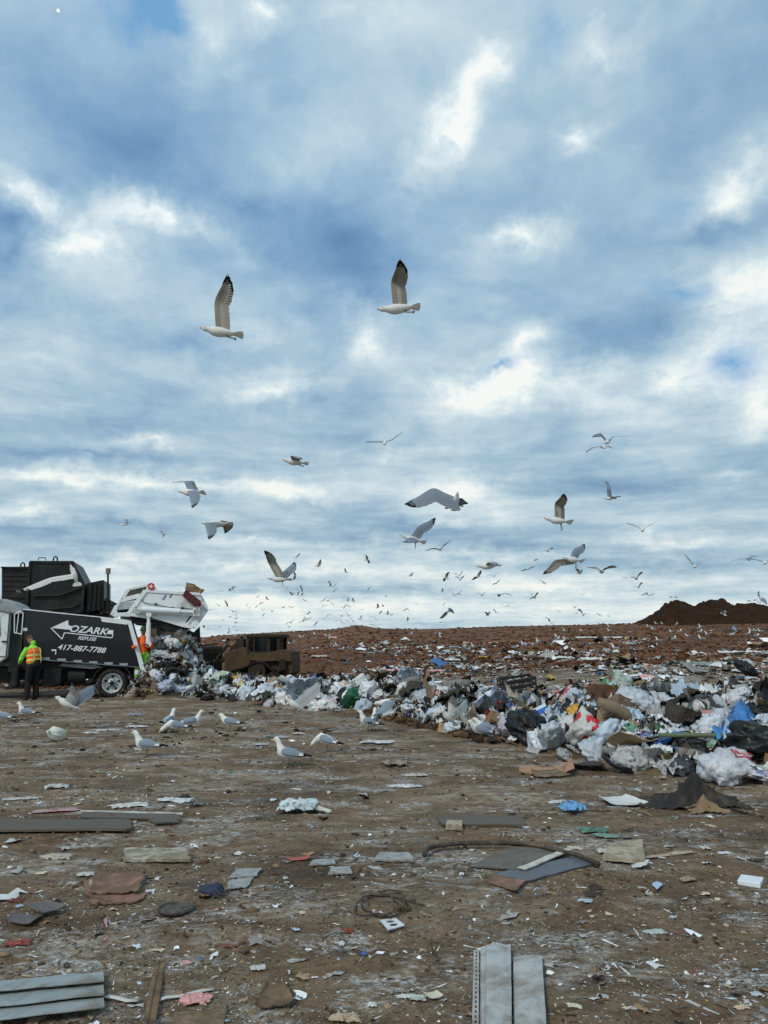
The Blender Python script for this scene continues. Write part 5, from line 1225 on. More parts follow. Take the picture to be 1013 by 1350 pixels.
    if vestm:
        c = MB(); ax = (ch - pv).normalized()
        c.tube([pv + ax * .04, pv.lerp(ch, .5), ch, ch.lerp(nk, .5)], [(.165, .20), (.155, .19), (.162, .212), (.12, .165)], 18); remesh(c.build('safety_vest', vestm, o, True))
        c = MB()
        for q in (.35, .72):
            w0 = pv.lerp(ch, q); c.tube([w0 - ax * .022, w0 + ax * .022], [(.164, .202), (.165, .205)], 20, cap=False)
        for s_ in (-1, 1):
            sd = Vector((0, s_ * .10, 0)); bk = Vector((-1, 0, 0)); nn = (bk - ax * bk.dot(ax)).normalized()
            for w_, of in ((.022, .005),):
                pts = [pv + ax * .06 + nn * .135, pv.lerp(ch, .5) + nn * .135, ch + nn * .14, ch.lerp(nk, .5) + nn * .115]
                vs = []; 
                for p in pts: vs += [p + sd + Vector((0, -w_, 0)) + nn * .02, p + sd + Vector((0, w_, 0)) + nn * .02]
                c.add(vs, [(2 * i, 2 * i + 1, 2 * i + 3, 2 * i + 2) for i in range(3)])
        c.build('reflective_stripe', trim, o, False)
    if hat:
        c = MB(); c.tube([hd + hu * .02, hd + hu * .06, hd + hu * .11, hd + hu * .135], [(.103, .088), (.100, .086), (.072, .062), (.01, .01)], 16); c.tube([hd + hu * .045 + fw * .06, hd + hu * .04 + fw * .17], [(.008, .07), (.005, .05)], 10)
        c.build('cap', hat, o, True)
    return o
LIME = mat('lime_cloth', srgb(140, 224, 70), .8, var=.12, vscale=12, bump=.3, bscale=18)
ORNG = mat('orange_cloth', srgb(236, 106, 44), .8, var=.15, vscale=12, bump=.3, bscale=18)
NAVY = mat('dark_trousers', srgb(20, 17, 19), .85, var=.2)
SILV = mat('silver_tape', srgb(216, 222, 120), .4, var=.05)
J1 = dict(head=(.22, .02, 1.60), neck=(.13, 0, 1.46), chest=(.07, 0, 1.26), pelvis=(0, 0, .93),
          arm_r=[(.10, -.20, 1.34), (.20, -.24, 1.08), (.36, -.16, .95)], arm_l=[(.10, .20, 1.34), (.22, .25, 1.08), (.38, .17, .97)],
          leg_r=[(0, -.10, .90), (.03, -.11, .50), (-.02, -.12, .09)], leg_l=[(0, .10, .90), (.05, .11, .50), (0.02, .12, .09)])
h = hit(41.5, 923)
pw_ = person((h.x, h.y, h.z), 150, 'worker in orange and lime safety vest bending beside the truck, seen from behind', 25, J1, LIME, NAVY, ORNG, mat('brown_cap', srgb(96, 72, 56), .85, var=.2), True, SILV); pw_.scale = (1.0,) * 3
J2 = dict(head=(.10, 0, 1.58), neck=(.05, 0, 1.43), chest=(.02, 0, 1.24), pelvis=(0, 0, .93),
          arm_r=[(.02, -.20, 1.35), (.16, -.26, 1.10), (.38, -.18, 1.12)], arm_l=[(.02, .20, 1.35), (.18, .24, 1.10), (.40, .15, 1.16)],
          leg_r=[(0, -.10, .90), (.06, -.12, .50), (0, -.13, .09)], leg_l=[(0, .10, .90), (.02, .11, .50), (-.04, .12, .09)])
w = tw(187, 880, .22)
person((w.x, w.y, .30), -75, 'worker in orange top and lime trousers standing behind the white rear frame', 8, J2, ORNG, LIME, None, mat('green_cap', srgb(60, 80, 50), .85, var=.2))
# ------------------------------------------------------------------ bags and other refuse on the heap
import bmesh
def bag_material(nm, rough, spec, transl):
    m = bpy.data.materials.new(nm); m.use_nodes = True; T = NT(m.node_tree); b = T.n['Principled BSDF']
    oi = T.new('ShaderNodeObjectInfo'); co = T.new('ShaderNodeTexCoord').outputs['Object']
    off = T.new('ShaderNodeCombineXYZ'); T.link(T.math('MULTIPLY', oi.outputs['Random'], 37.0), off.inputs[0])
    p = T.vmath('ADD', co, off.outputs[0])
    n = T.noise(p, 3.2, 6, .6, .6); base = T.vmath('SCALE', oi.outputs['Color'], scale=T.mapr(n, .3, .7, .80, 1.08))
    # contents showing through the thin film
    cont_ = T.mix(T.mapr(T.noise(p, 5.0, 3, .5), .56, .66), base, T.vmath('MULTIPLY', base, (.72, .70, .68)))
    # a printed patch, strength in the object's alpha
    hue = T.ramp(T.math('FRACT', T.math('MULTIPLY', oi.outputs['Random'], 7.31)), [(0, srgb(190, 40, 45)), (.35, srgb(40, 90, 170)), (.6, srgb(60, 140, 90)), (.8, srgb(200, 150, 60)), (1, srgb(60, 60, 70))], 'CONSTANT')
    st = T.math('MULTIPLY', T.mapr(T.noise(p, 2.1, 2, .4, .2), .58, .62), oi.outputs['Alpha'])
    cont_ = T.mix(st, cont_, hue)
    gr = T.mapr(T.noise(p, 8, 7, .7), .56, .72); cont_ = T.mix(T.math('MULTIPLY', gr, .35), cont_, srgb(92, 80, 66))
    T.link(cont_, b.inputs['Base Color']); b.inputs['Roughness'].default_value = rough; b.inputs['Specular IOR Level'].default_value = spec
    bp = T.new('ShaderNodeBump'); bp.inputs['Strength'].default_value = .55; bp.inputs['Distance'].default_value = .02
    v = T.new('ShaderNodeTexVoronoi', feature='DISTANCE_TO_EDGE'); T.link(T.vmath('ADD', p, T.vmath('SCALE', T.noise(p, 4, 3, out=1), scale=.3)), v.inputs['Vector']); v.inputs['Scale'].default_value = 9
    T.link(T.math('ADD', T.noise(p, 14, 5, .6), T.math('MULTIPLY', v.outputs['Distance'], .8)), bp.inputs['Height']); T.link(bp.outputs[0], b.inputs['Normal'])
    tr = T.new('ShaderNodeBsdfTranslucent'); T.link(cont_, tr.inputs[0]); mx = T.new('ShaderNodeMixShader'); mx.inputs[0].default_value = transl
    T.link(b.outputs[0], mx.inputs[1]); T.link(tr.outputs[0], mx.inputs[2]); T.link(mx.outputs[0], T.n['Material Output'].inputs[0])
    return m
BAGM = bag_material('thin_plastic', .38, .45, .12)
def bag_mesh(kind, seed, sub=4):
    bm = bmesh.new(); bmesh.ops.create_icosphere(bm, subdivisions=sub, radius=1.0)
    o = Vector((seed * 3.7, seed * 1.3, seed * .7))
    for v in bm.verts:
        d = v.co.normalized()
        w = d + mn.noise_vector(d * 1.3 + o) * .35
        r = 1 + .30 * mn.noise(d * 1.1 + o) + .30 * (.5 - 2.0 * abs(mn.noise(w * 2.1 + o))) + .22 * (.5 - 2 * abs(mn.noise(w * 4.6 + o))) + .11 * (.5 - 2 * abs(mn.noise(w * 9 + o)))
        p = d * r
        if kind == 'tied':
            p.z *= .78; q = math.acos(max(-1, min(1, d.z)))
            pl = .07 * math.sin(math.atan2(d.y, d.x) * 9 + 3 * mn.noise(d * 2 + o)) * max(0, 1 - q / 1.3); p.x *= 1 + pl; p.y *= 1 + pl
            if q < .42: k = (.42 - q) / .42; s = 1 - .72 * math.sin(min(1, k * 1.6) * math.pi / 2) + (.9 * max(0, k - .55)); p.x *= s; p.y *= s; p.z += k * .42
        elif kind == 'lumpy': p.x *= 1.15; p.z *= .68
        elif kind == 'flat': p.x *= 1.3; p.z = p.z * .30 + .12 * mn.noise(p * 1.6 + o)
        elif kind == 'long': p.x *= 1.6; p.y *= .72; p.z *= .62; p.z += .12 * math.sin(p.x * 1.7)
        elif kind == 'handles':
            p.z *= .75
            e = max(0, d.z - .45)
            if e > 0 and abs(d.y) < .45: p.z += e * 1.5 * (abs(d.x) > .25); p.y *= 1 - e
        if p.z < -.42: p.z = -.42 + (p.z + .42) * .25
        v.co = p * .5
    for f in bm.faces: f.smooth = True
    me = bpy.data.meshes.new('bag'); bm.to_mesh(me); bm.free(); me.materials.append(BAGM); return me
BAGS = {k: [bag_mesh(k, i + 10 * j, 4) for i in range(n)] for j, (k, n) in enumerate((('tied', 5), ('lumpy', 5), ('flat', 4), ('long', 4), ('handles', 3)))}
def sheet_mesh(nm, fn, nx, ny, th, m, col=(.5, .5, .5)):
    vs = []; fs = []; cs = []
    P_ = [[Vector(fn(i / nx, j / ny)) for i in range(nx + 1)] for j in range(ny + 1)]
    for s_ in (0, 1):
        for j in range(ny + 1):
            for i in range(nx + 1):
                a = P_[j][min(i + 1, nx)] - P_[j][max(i - 1, 0)]; b = P_[min(j + 1, ny)][i] - P_[max(j - 1, 0)][i]; n = a.cross(b)
                n = n.normalized() if n.length > 1e-9 else Vector((0, 0, 1)); vs.append(P_[j][i] + n * (th * (.5 if s_ == 0 else -.5)))
    w = nx + 1; K = w * (ny + 1)
    for j in range(ny):
        for i in range(nx):
            q = (j * w + i, j * w + i + 1, (j + 1) * w + i + 1, (j + 1) * w + i); fs.append(q); fs.append(tuple(K + k for k in reversed(q)))
    e = [(i, 0) for i in range(nx + 1)] + [(nx, j) for j in range(1, ny + 1)] + [(i, ny) for i in range(nx - 1, -1, -1)] + [(0, j) for j in range(ny - 1, 0, -1)]
    ids = [j * w + i for i, j in e]
    for k in range(len(ids)): a, b = ids[k], ids[(k + 1) % len(ids)]; fs.append((b, a, a + K, b + K))
    mb = MB(); mb.add(vs, fs, col); return mb.mesh(nm, m)
OBJM = mat('refuse_card', rough=.8, src='obj', var=.22, vscale=5, dirt=srgb(70, 60, 46), dirt_amt=.35, dirt_scale=5, bump=.2, bscale=14)
OBJG = mat('refuse_plastic', rough=.35, src='obj', var=.15, vscale=5, dirt=srgb(70, 60, 46), dirt_amt=.3, dirt_scale=6)
OBJF = mat('refuse_cloth', rough=.95, src='obj', var=.25, vscale=8, bump=.5, bscale=20)
def N3(p, s): return mn.noise(Vector(p) * s)
def card_fn(seed, L=1, W=.7, fold=.2):
    def fn(u, v):
        x = (u - .5) * L; y = (v - .5) * W; o = seed * 5.1
        if u < .25: y *= .8 + .8 * u + .1 * N3((v * 3, o, 0), 2)
        return (x, y, fold * abs(x + .1 * N3((0, y * 3, o), 1)) + .10 * N3((x * 2, y * 2, o), 1.2) + .03 * N3((x * 7, y * 7, o), 1.2))
    return fn
def cloth_fn(seed):
    def fn(u, v):
        o = seed * 7.7; a = (u - .5) * 1.1; b = (v - .5) * .8; r = math.hypot(a, b)
        return (a + .12 * N3((a * 3, b * 3, o), 1), b + .12 * N3((a * 3 + 9, b * 3, o), 1), .28 * math.exp(-r * r * 6) + .16 * (1 - 2 * abs(N3((a * 3, b * 3, o), 1.3))) + .07 * N3((a * 8, b * 8, o), 1.5))
    return fn
SHEETS = {'cardboard_sheet': [sheet_mesh('cardboard_sheet', card_fn(i), 9, 6, .012, OBJM) for i in range(4)],
          'board': [sheet_mesh('board', lambda u, v, i=i: ((u - .5) * 1.2, (v - .5) * (.16 + .06 * i), .03 * math.sin(u * 4 + i)), 8, 2, .02, OBJM) for i in range(3)],
          'cloth': [sheet_mesh('cloth', cloth_fn(i), 26, 20, .006, OBJF) for i in range(4)],
          'plastic_film': [sheet_mesh('plastic_film', cloth_fn(i + 20), 26, 20, .004, OBJG) for i in range(4)]}
def carton_mesh(seed):
    return crumple_box('c', Matrix.Identity(4), .8, .6, .45, (.5, .5, .5), OBJM, .14, seed, True).mesh('carton', OBJM)
SHEETS['carton'] = [carton_mesh(i * 3 + 1) for i in range(3)]
def bottle_mesh(seed):
    m = MB(); m.tube([(-.5, 0, 0), (-.47, 0, 0), (-.1, .01, 0), (.1, 0, .01), (.28, 0, .01), (.38, 0, .01), (.5, 0, .01)], [.10, .15, .15, .13, .15, .055, .05], 14); return m.mesh('bottle', OBJG, True)
SHEETS['bottle'] = [bottle_mesh(0)]
def roll_mesh():
    m = MB(); m.tube([(-.6, 0, 0), (-.2, .03, .03), (.2, 0, .02), (.6, -.04, -.05)], [.11, .14, .13, .10], 14); return m.mesh('roll', OBJF, True)
SHEETS['roll'] = [roll_mesh()]

def near_name(px, py):
    if px < 200: return 'by truck rear post'
    if px < 262: return 'spilling under raised tailgate' if py < 890 else 'at foot of the tipped load'
    if px < 325: return 'left of the bulldozer tracks'
    if px < 385: return 'below the bulldozer tracks'
    if px < 455: return 'right of the bulldozer, past wing-spread gull'
    if px < 560: return 'beside the green sack'
    if px < 655: return 'behind the landing gull'
    if px < 725: return 'around blue panel'
    if px < 800: return 'around yellow bag'
    if px < 870: return 'above brown cardboard sheet'
    if px < 945: return 'left of ribbon-tied bag'
    return 'above ribbon-tied bag'
ITEMS = []
placed = []
COLN = [('white', (222, 226, 228), 40), ('bluish white', (200, 214, 226), 22), ('pale grey', (180, 184, 186), 10), ('black', (26, 27, 30), 16), ('dark grey', (58, 62, 66), 5), ('tan', (168, 148, 118), 5), ('green', (70, 120, 84), .8), ('blue', (62, 106, 164), 1.4), ('red', (150, 44, 46), .6), ('yellow', (196, 170, 72), .6), ('pink', (196, 150, 160), .5)]
def put(nm, me, c, col, p, size, rot, label, cat, group, alpha=0.0, flatz=1.0):
    o = link_mesh(nm, me); o.location = p; o.rotation_euler = rot; o.scale = (size, size * rnd.uniform(.85, 1.15), size * flatz); o.color = (*c, alpha)
    ITEMS.append([o, col[0], col[1], label, group, cat]); return o
def put_bag(px, py, h, size, kind=None, coln=None, label=None, up=.16, rot=None):
    kind = kind or rnd.choices(['tied', 'lumpy', 'flat', 'long', 'handles'], [26, 30, 16, 14, 14])[0]
    nmc, rgb = coln if coln else rnd.choices([(c[0], c[1]) for c in COLN], [c[2] for c in COLN])[0]
    me = rnd.choice(BAGS[kind]); kn = {'tied': 'tied bag', 'lumpy': 'lumpy bag', 'flat': 'flat bag', 'long': 'long bag', 'handles': 'carrier bag'}[kind]
    rot = rot or (R(rnd.uniform(-40, 40)), R(rnd.uniform(-40, 40)), rnd.uniform(0, 6.28))
    kf = rnd.uniform(.85, 1.12); g = [x * kf for x in lin(*rgb)]
    alpha = .85 if (nmc in ('white', 'bluish white', 'pale grey') and rnd.random() < .16) else 0
    return put('refuse_bag', me, g, (px, py), h + Vector((0, 0, size * up)), size, rot, label or (nmc + ' ' + kn + ' ' + near_name(px, py)), 'bag', 'refuse bags in the heap', alpha)
def free(p, r):
    for q, s in placed:
        if (p - q).length < (r + s) * .27: return False
    return True
# special pieces first
def sp(px, py, size, kind, rgb, label, up=.2, rot=None, alpha=0.0):
    h = hitg(px, py); placed.append((h, size)); o = put_bag(px, py, h, size, kind, (label, rgb), label, up, rot); o.color[3] = alpha; return o
sp(470, 932, .62, 'lumpy', (28, 92, 62), 'dark green plastic sack lying at front edge of the heap')
sp(484, 925, .42, 'tied', (206, 214, 220), 'plump white bag on top of the dark green sack', up=.6)
sp(772, 948, .42, 'flat', (222, 168, 56), 'orange yellow crumpled bag on the heap beside the blue panel', rot=(.6, 0, .3), alpha=.0)
sp(788, 956, .24, 'lumpy', (176, 196, 60), 'small lime green bag right of the orange yellow one')
sp(960, 1028, .62, 'lumpy', (206, 212, 220), 'large clear white bag with red ribbons at the heap front, far right', alpha=0, rot=(0, 0, 1.0))
sp(1005, 1030, .34, 'flat', (206, 204, 210), 'white bag at the right edge of the frame by the ground', alpha=.7)
sp(1000, 1002, .62, 'lumpy', (24, 32, 30), 'big black sack at right edge of the heap', up=.3)
sp(937, 980, .40, 'tied', (205, 214, 224), 'round white bag with a blue flap resting against green pole', up=.4)
sp(978, 938, .34, 'tied', (206, 212, 218), 'white knotted bag high on the heap near the right edge', up=.4)
sp(672, 972, .40, 'tied', (190, 186, 204), 'lilac tinted white bag at the foot of the heap', up=.3)
sp(700, 974, .62, 'lumpy', (22, 24, 26), 'shiny black bag behind the lilac tinted one', up=.25)
sp(730, 986, .52, 'long', (196, 208, 216), 'long white bag at the heap foot under the black one', up=.2)
sp(820, 912, .46, 'handles', (186, 206, 200), 'pale bag with green and red print crowning the heap', alpha=1.0, up=.35)
sp(806, 908, .36, 'lumpy', (140, 52, 50), 'dull red bag left of the crowning pale bag', up=.3)
sp(835, 948, .55, 'tied', (200, 212, 220), 'large white knotted bag in the middle of the right heap', up=.35)
sp(777, 985, .50, 'handles', (202, 206, 206), 'white bag with dark print left of brown cardboard', alpha=1.0, up=.35)
sp(803, 985, .46, 'lumpy', (178, 196, 210), 'smooth bluish bag above brown cardboard', up=.3)
sp(880, 985, .44, 'flat', (60, 120, 190), 'blue and white striped bag right of brown cardboard', alpha=.0, up=.2)
sp(905, 1000, .42, 'lumpy', (24, 24, 26), 'small black bag under the heap edge, left of ribbon-tied bag', up=.25)
sp(975, 978, .48, 'long', (70, 130, 196), 'light blue and white sack behind ribbon-tied bag', up=.35)
sp(985, 893, .50, 'lumpy', (24, 26, 30), 'black bag on the crest at the right', up=.4)
sp(205, 893 + 7, .36, 'tied', (205, 210, 220), 'round white bag beside the black tyre', up=.4)
sp(218, 912, .55, 'long', (188, 200, 226), 'long pale blue bag lying at the foot of the tipped load', up=.2)
sp(254, 905, .30, 'lumpy', (150, 140, 40), 'olive yellow bag at the foot of the tipped load', up=.4)
# ordinary bags over the heap's visible face
cells = []
tries = 0; n_b = 0
while n_b < 262 and tries < 9000:
    tries += 1
    z = rnd.random()
    if z < .52: px = rnd.uniform(640, 1040); py = rnd.uniform(893, 1040)
    elif z < .82: px = rnd.uniform(235, 660); py = rnd.uniform(888, 972)
    else: px = rnd.uniform(192, 255); py = rnd.uniform(822, 915)
    h = hit(px, py)
    if h is None: continue
    tt = h.y - np.interp(h.x / h.y, _fb, _fy)
    if tt < -.1 or tt > 5: continue
    if float(terrain(np.array([h.x]), np.array([h.y]), False)[0]) < .04 and rnd.random() < .7: continue
    if 490 < px < 650 and rnd.random() < .72: continue
    s = rnd.uniform(.17, .36) if px > 640 else rnd.uniform(.24, .44)
    if not free(h, s): continue
    placed.append((h, s)); n_b += 1
    put_bag(px, py, h, s)
# other refuse
CARD = (150, 122, 90)
def sp2(kind, px, py, size, rgb, label, cat, rot=(0, 0, 0), up=.1, group=None, nm=None):
    h = hitg(px, py); placed.append((h, size * .7)); o = put(nm or kind, rnd.choice(SHEETS[kind]), lin(*rgb), (px, py), h + Vector((0, 0, size * up)), size, rot, label, cat, group); o.scale = (size, size, size); return o
sp2('cardboard_sheet', 838, 1003, .62, (164, 140, 112), 'large bent brown cardboard sheet at the front of the heap', 'cardboard', (R(-28), R(8), .3), .3)
sp2('cardboard_sheet', 722, 1020, .66, (158, 124, 96), 'flat tan cardboard lying on the mud before the heap', 'cardboard', (0, R(-9), -.2), .02)
sp2('cardboard_sheet', 812, 1020, .40, (96, 100, 112), 'dark corrugated panel leaning under the bent cardboard', 'panel', (R(-30), R(20), -.6), .2)
sp2('cardboard_sheet', 765, 1012, .6, (52, 46, 46), 'dark flat board at the heap foot left of bent cardboard', 'board', (R(-6), R(4), -.2), .05)
sp2('carton', 822, 960, .62, (110, 92, 76), 'brown padded box half crushed in the middle of the heap', 'box', (R(-20), R(25), .4), .3)
sp2('roll', 822, 972, .62, (120, 106, 88), 'curved brown roll of carpet arching over the heap', 'carpet roll', (0, R(25), .2), .5)
sp2('carton', 905, 960, .5, (58, 52, 48), 'dark box sunk in the heap right of carpet roll', 'box', (R(10), R(15), .2), .3)
sp2('cloth', 915, 940, .5, (56, 46, 36), 'brown cloth heaped below the crest at the right', 'cloth', (R(-25), 0, .5), .2)
sp2('cloth', 845, 912, .35, (120, 104, 80), 'tan cloth on the crest right of the crowning bag', 'cloth', (R(-20), 0, .5), .3)
sp2('carton', 795, 930, .55, (96, 66, 46), 'rusty brown box below the dull red bag', 'box', (R(-10), R(5), .2), .3)
sp2('plastic_film', 655, 945, .62, (196, 210, 222), 'large bluish white film draped left of blue panel', 'plastic film', (R(-40), R(25), .9), .3)
sp2('plastic_film', 640, 925, .5, (198, 208, 216), 'white crumpled film high on the heap left of blue panel', 'plastic film', (R(-40), R(10), 2.0), .3)
sp2('cloth', 600, 935, .6, (52, 50, 44), 'dark matted cloth behind the landing gull', 'cloth', (R(-25), 0, .5), .15)
sp2('cloth', 545, 920, .6, (62, 58, 50), 'grey brown matted textile right of the green sack', 'cloth', (R(-25), 0, 1.5), .15)
sp2('plastic_film', 540, 902, .7, (182, 200, 214), 'bluish sheet standing up in the heap right of the green sack', 'plastic film', (R(-50), R(20), .3), .3)
sp2('plastic_film', 400, 925, .8, (190, 202, 214), 'white sheet propped behind the wing-spread gull', 'plastic film', (R(-50), R(10), .4), .3)
sp2('roll', 385, 915, .6, (150, 160, 160), 'grey rolled mattress slanting right of the bulldozer', 'mattress', (0, R(28), .4), .4)
sp2('plastic_film', 345, 930, .7, (200, 208, 216), 'white crumpled sheet at heap front below the bulldozer', 'plastic film', (R(-20), 0, .4), .2)
sp2('plastic_film', 292, 905, .7, (176, 190, 176), 'greenish white film at left end of the heap', 'plastic film', (R(-20), 0, 1.4), .2)
sp2('cardboard_sheet', 215, 842, .7, (84, 74, 62), 'dark cardboard jutting out under the tailgate', 'cardboard', (R(10), R(18), .1), .3)
def board_at(px, py, quad, rgb, label, cat, nm, th=.03, m_=None):
    h = hitg(px, py); me = sheet_mesh(nm, lambda u, v: ((u - .5) * quad[0], (v - .5) * quad[1], .01 * N3((u * 4, v * 4, px), 1)), 6, 4, th, m_ or OBJM)
    return h, me
h, me = board_at(714, 958, (.34, .30), None, None, None, 'panel', .02, OBJG)
o = put('panel', me, lin(44, 110, 196), (714, 958), h + Vector((0, -.05, .12)), 1, (R(58), R(-22), .25), 'bright blue panel leaning on the heap left of orange yellow bag', 'panel', None); o.scale = (1, 1, 1)
fr = sheet_mesh('panel_edge', lambda u, v: ((u - .5) * .36, .165 + (v - .5) * .05, 0.004), 3, 1, .024, OBJG); fo = link_mesh('panel_edge', fr, o); fo.color = (*lin(210, 218, 226), 1)
h, me = board_at(950, 985, (.30, .20), None, None, None, 'carton', .05, OBJG)
o = put('panel', me, lin(60, 140, 206), (955, 988), h + Vector((0, -.12, .14)), 1, (R(48), R(25), .5), 'light blue carton panel behind the ribbon-tied bag', 'panel', None); o.scale = (1, 1, 1)
p1 = P(868, 969, 9.6); p2 = P(1060, 966, 9.2)
m = MB(); m.tube([p1, p1.lerp(p2, .5) + Vector((0, 0, -.02)), p2], .028, 10); o = m.build('pole', mat('green_pole', srgb(84, 104, 78), .6, var=.2, dirt=srgb(80, 70, 50), dirt_amt=.4), None, True, p1); tag(o, 'dull green pole lying across the heap at the right', 'pole')
def tyre(px, py, r_, w_, rot, label, dz=0.0, rim=True):
    h = hitg(px, py); root = empty('tyre', h + Vector((0, 0, dz))); root.rotation_euler = rot; tag(root, label, 'tyre')
    m = MB(); n = 36; prof = [(.62, -.5), (.9, -.5), (1, -.35), (1, .35), (.9, .5), (.62, .5), (.58, .3), (.58, -.3)]; vs = []; k = len(prof)
    for i in range(n):
        a = 2 * math.pi * i / n
        for (q, y) in prof: vs.append((math.cos(a) * q * r_, y * w_, math.sin(a) * q * r_))
    m.add(vs, [(i * k + j, i * k + (j + 1) % k, ((i + 1) % n) * k + (j + 1) % k, ((i + 1) % n) * k + j) for i in range(n) for j in range(k)]); m.build('tread', RUB, root, True)
    if rim:
        m = MB(); m.cyl((0, 0, 0), (0, 1, 0), r_ * .57, w_ * .5, 24); m.cyl((0, -w_ * .3, 0), (0, 1, 0), r_ * .16, w_ * .3, 14); m.build('hub', DARK, root)
    return root
tyre(246, 893, .19, .12, (R(8), 0, R(8)), 'black plastic wheel lying upright in the tipped load', .14)
tyre(226, 897, .17, .14, (R(30), 0, R(30)), 'black wheel half buried left of the upright one', .10)
# open crate on the heap top
def crate(px, py, sx, sy, sz, rz, label):
    h = hitg(px, py); root = empty('crate', h + Vector((0, 0, .05)), rz); root.rotation_euler = (R(6), R(-8), rz); tag(root, label, 'crate')
    cm = mat('black_crate', srgb(34, 34, 36), .5, var=.2)
    for s_ in (-1, 1):
        m = MB()
        for z in (.12, .5, .88): m.box(-sx / 2, sx / 2, s_ * sy / 2 - .012, s_ * sy / 2 + .012, sz * (z - .08), sz * (z + .08))
        for i in range(5): x = -sx / 2 + sx * i / 4; m.box(x - .015, x + .015, s_ * sy / 2 - .014, s_ * sy / 2 + .014, 0, sz)
        m.build('side_panel', cm, root)
        m = MB()
        for z in (.12, .5, .88): m.box(s_ * sx / 2 - .011, s_ * sx / 2 + .011, -sy / 2, sy / 2, sz * (z - .08), sz * (z + .08))
        m.build('end_panel', cm, root)
    m = MB(); m.box(-sx / 2, sx / 2, -sy / 2, sy / 2, -.012, .0); m.build('base', cm, root)
crate(683, 915, .85, .55, .38, .1, 'black slatted crate on the heap behind blue panel')
OT = [('cardboard_sheet', 'cardboard', 22, (.18, .4), [('brown', (140, 112, 82)), ('tan', (168, 142, 110)), ('grey', (140, 138, 132))], 'cardboard sheet'), ('board', 'board', 18, (.2, .5), [('pale', (170, 160, 142)), ('brown', (104, 80, 58)), ('grey', (110, 112, 112))], 'board'),
      ('cloth', 'cloth', 14, (.22, .45), [('dark', (44, 42, 42)), ('olive', (84, 78, 58)), ('grey', (96, 98, 100)), ('brown', (84, 64, 50))], 'cloth'), ('plastic_film', 'plastic film', 30, (.2, .45), [('white', (204, 210, 216)), ('bluish', (176, 196, 214)), ('grey', (150, 156, 160))], 'film'),
      ('carton', 'carton', 16, (.25, .45), [('brown', (134, 104, 76)), ('white', (200, 200, 198)), ('grey', (150, 148, 142))], 'crushed carton'), ('bottle', 'bottle', 12, (.22, .34), [('pale', (190, 200, 196)), ('green', (80, 130, 90)), ('blue', (80, 120, 180))], 'plastic bottle'), ('roll', 'roll', 5, (.4, .8), [('grey', (120, 120, 116)), ('brown', (100, 80, 62))], 'roll')]
for kind, cat, n, (s0, s1), cols, nice in OT:
    k = 0; tr_ = 0
    while k < n and tr_ < 500:
        tr_ += 1
        px = rnd.uniform(640, 1035) if rnd.random() < .55 else rnd.uniform(230, 660); py = rnd.uniform(893, 1035 if px > 640 else 968); h = hit(px, py)
        if h is None: continue
        tt = h.y - np.interp(h.x / h.y, _fb, _fy)
        if tt < .0 or tt > 5: continue
        cn, rgb = rnd.choice(cols); kf = rnd.uniform(.8, 1.1); s = rnd.uniform(s0, s1); k += 1
        o = put(kind, rnd.choice(SHEETS[kind]), [c * kf for c in lin(*rgb)], (px, py), h + Vector((0, 0, s * .22)), s, (R(rnd.uniform(-50, 10)), R(rnd.uniform(-35, 35)), rnd.uniform(0, 6.28)), cn + ' ' + nice + ' ' + near_name(px, py), cat, nice + ' pieces in the heap')
# pale sheets lying on the far slope
for (px, py, L_, W_, lab) in ((797, 842, 3.6, .5, 'long white plastic strip lying across the slope at right of centre'), (990, 862, 2.6, .3, 'pale strip of film on the slope near the right edge'), (600, 872, .9, .35, 'white rag on the slope at centre'), (527, 886, .9, .5, 'pinkish scrap of sheeting on the slope left of centre'), (421, 867, .9, .3, 'white crumpled strip on the slope right of the bulldozer'), (780, 871, .8, .5, 'pale square of card low on the slope'), (575, 887, .6, .3, 'pale pink card fragment low on the slope'), (945, 878, 2.2, .7, 'grey green tarp edge on the slope at right'), (738, 869, 1.1, .4, 'bluish white film lying low on the slope right of centre')):
    h = hitg(px, py); me = sheet_mesh('plastic_sheet', lambda u, v: ((u - .5) * L_, (v - .5) * W_ * (1 + .5 * N3((u * 5, px, 0), 1)) + .1 * N3((u * 3, px, 5), 1), .12 * abs(N3((u * 9, v * 5, px), 1))), 22, 6, .02, OBJG)
    o = link_mesh('plastic_sheet', me, None, h + Vector((0, 0, .05))); o.color = (*(lin(196, 150, 154) if 'pink' in lab else lin(110, 116, 100) if 'tarp' in lab else lin(208, 210, 206)), 1); o.rotation_euler = (R(4), 0, R(rnd.uniform(-6, 6))); tag(o, lab, 'sheet')
# red ribbons on the big bag, modelled on its skin
bpy.context.view_layer.update()
rb = [it[0] for it in ITEMS if it[3].startswith('large clear white bag')][0]
for k in range(4):
    m = MB(); pts = []
    for i in range(16):
        t = i / 15; az = -1.9 + .55 * k + .5 * math.sin(t * 5 + k); el_ = -.5 + 1.6 * t
        dr = Vector((math.cos(az) * math.cos(el_), math.sin(az) * math.cos(el_), math.sin(el_)))
        ok, loc, nn, ix = rb.ray_cast(dr * 3, -dr)
        if ok: pts.append(loc + nn * .012)
    if len(pts) > 3: m.tube(pts, (.016), 5); m.build('ribbon', mat('red_ribbon', srgb(170, 50, 56), .5, var=.1), rb, True)
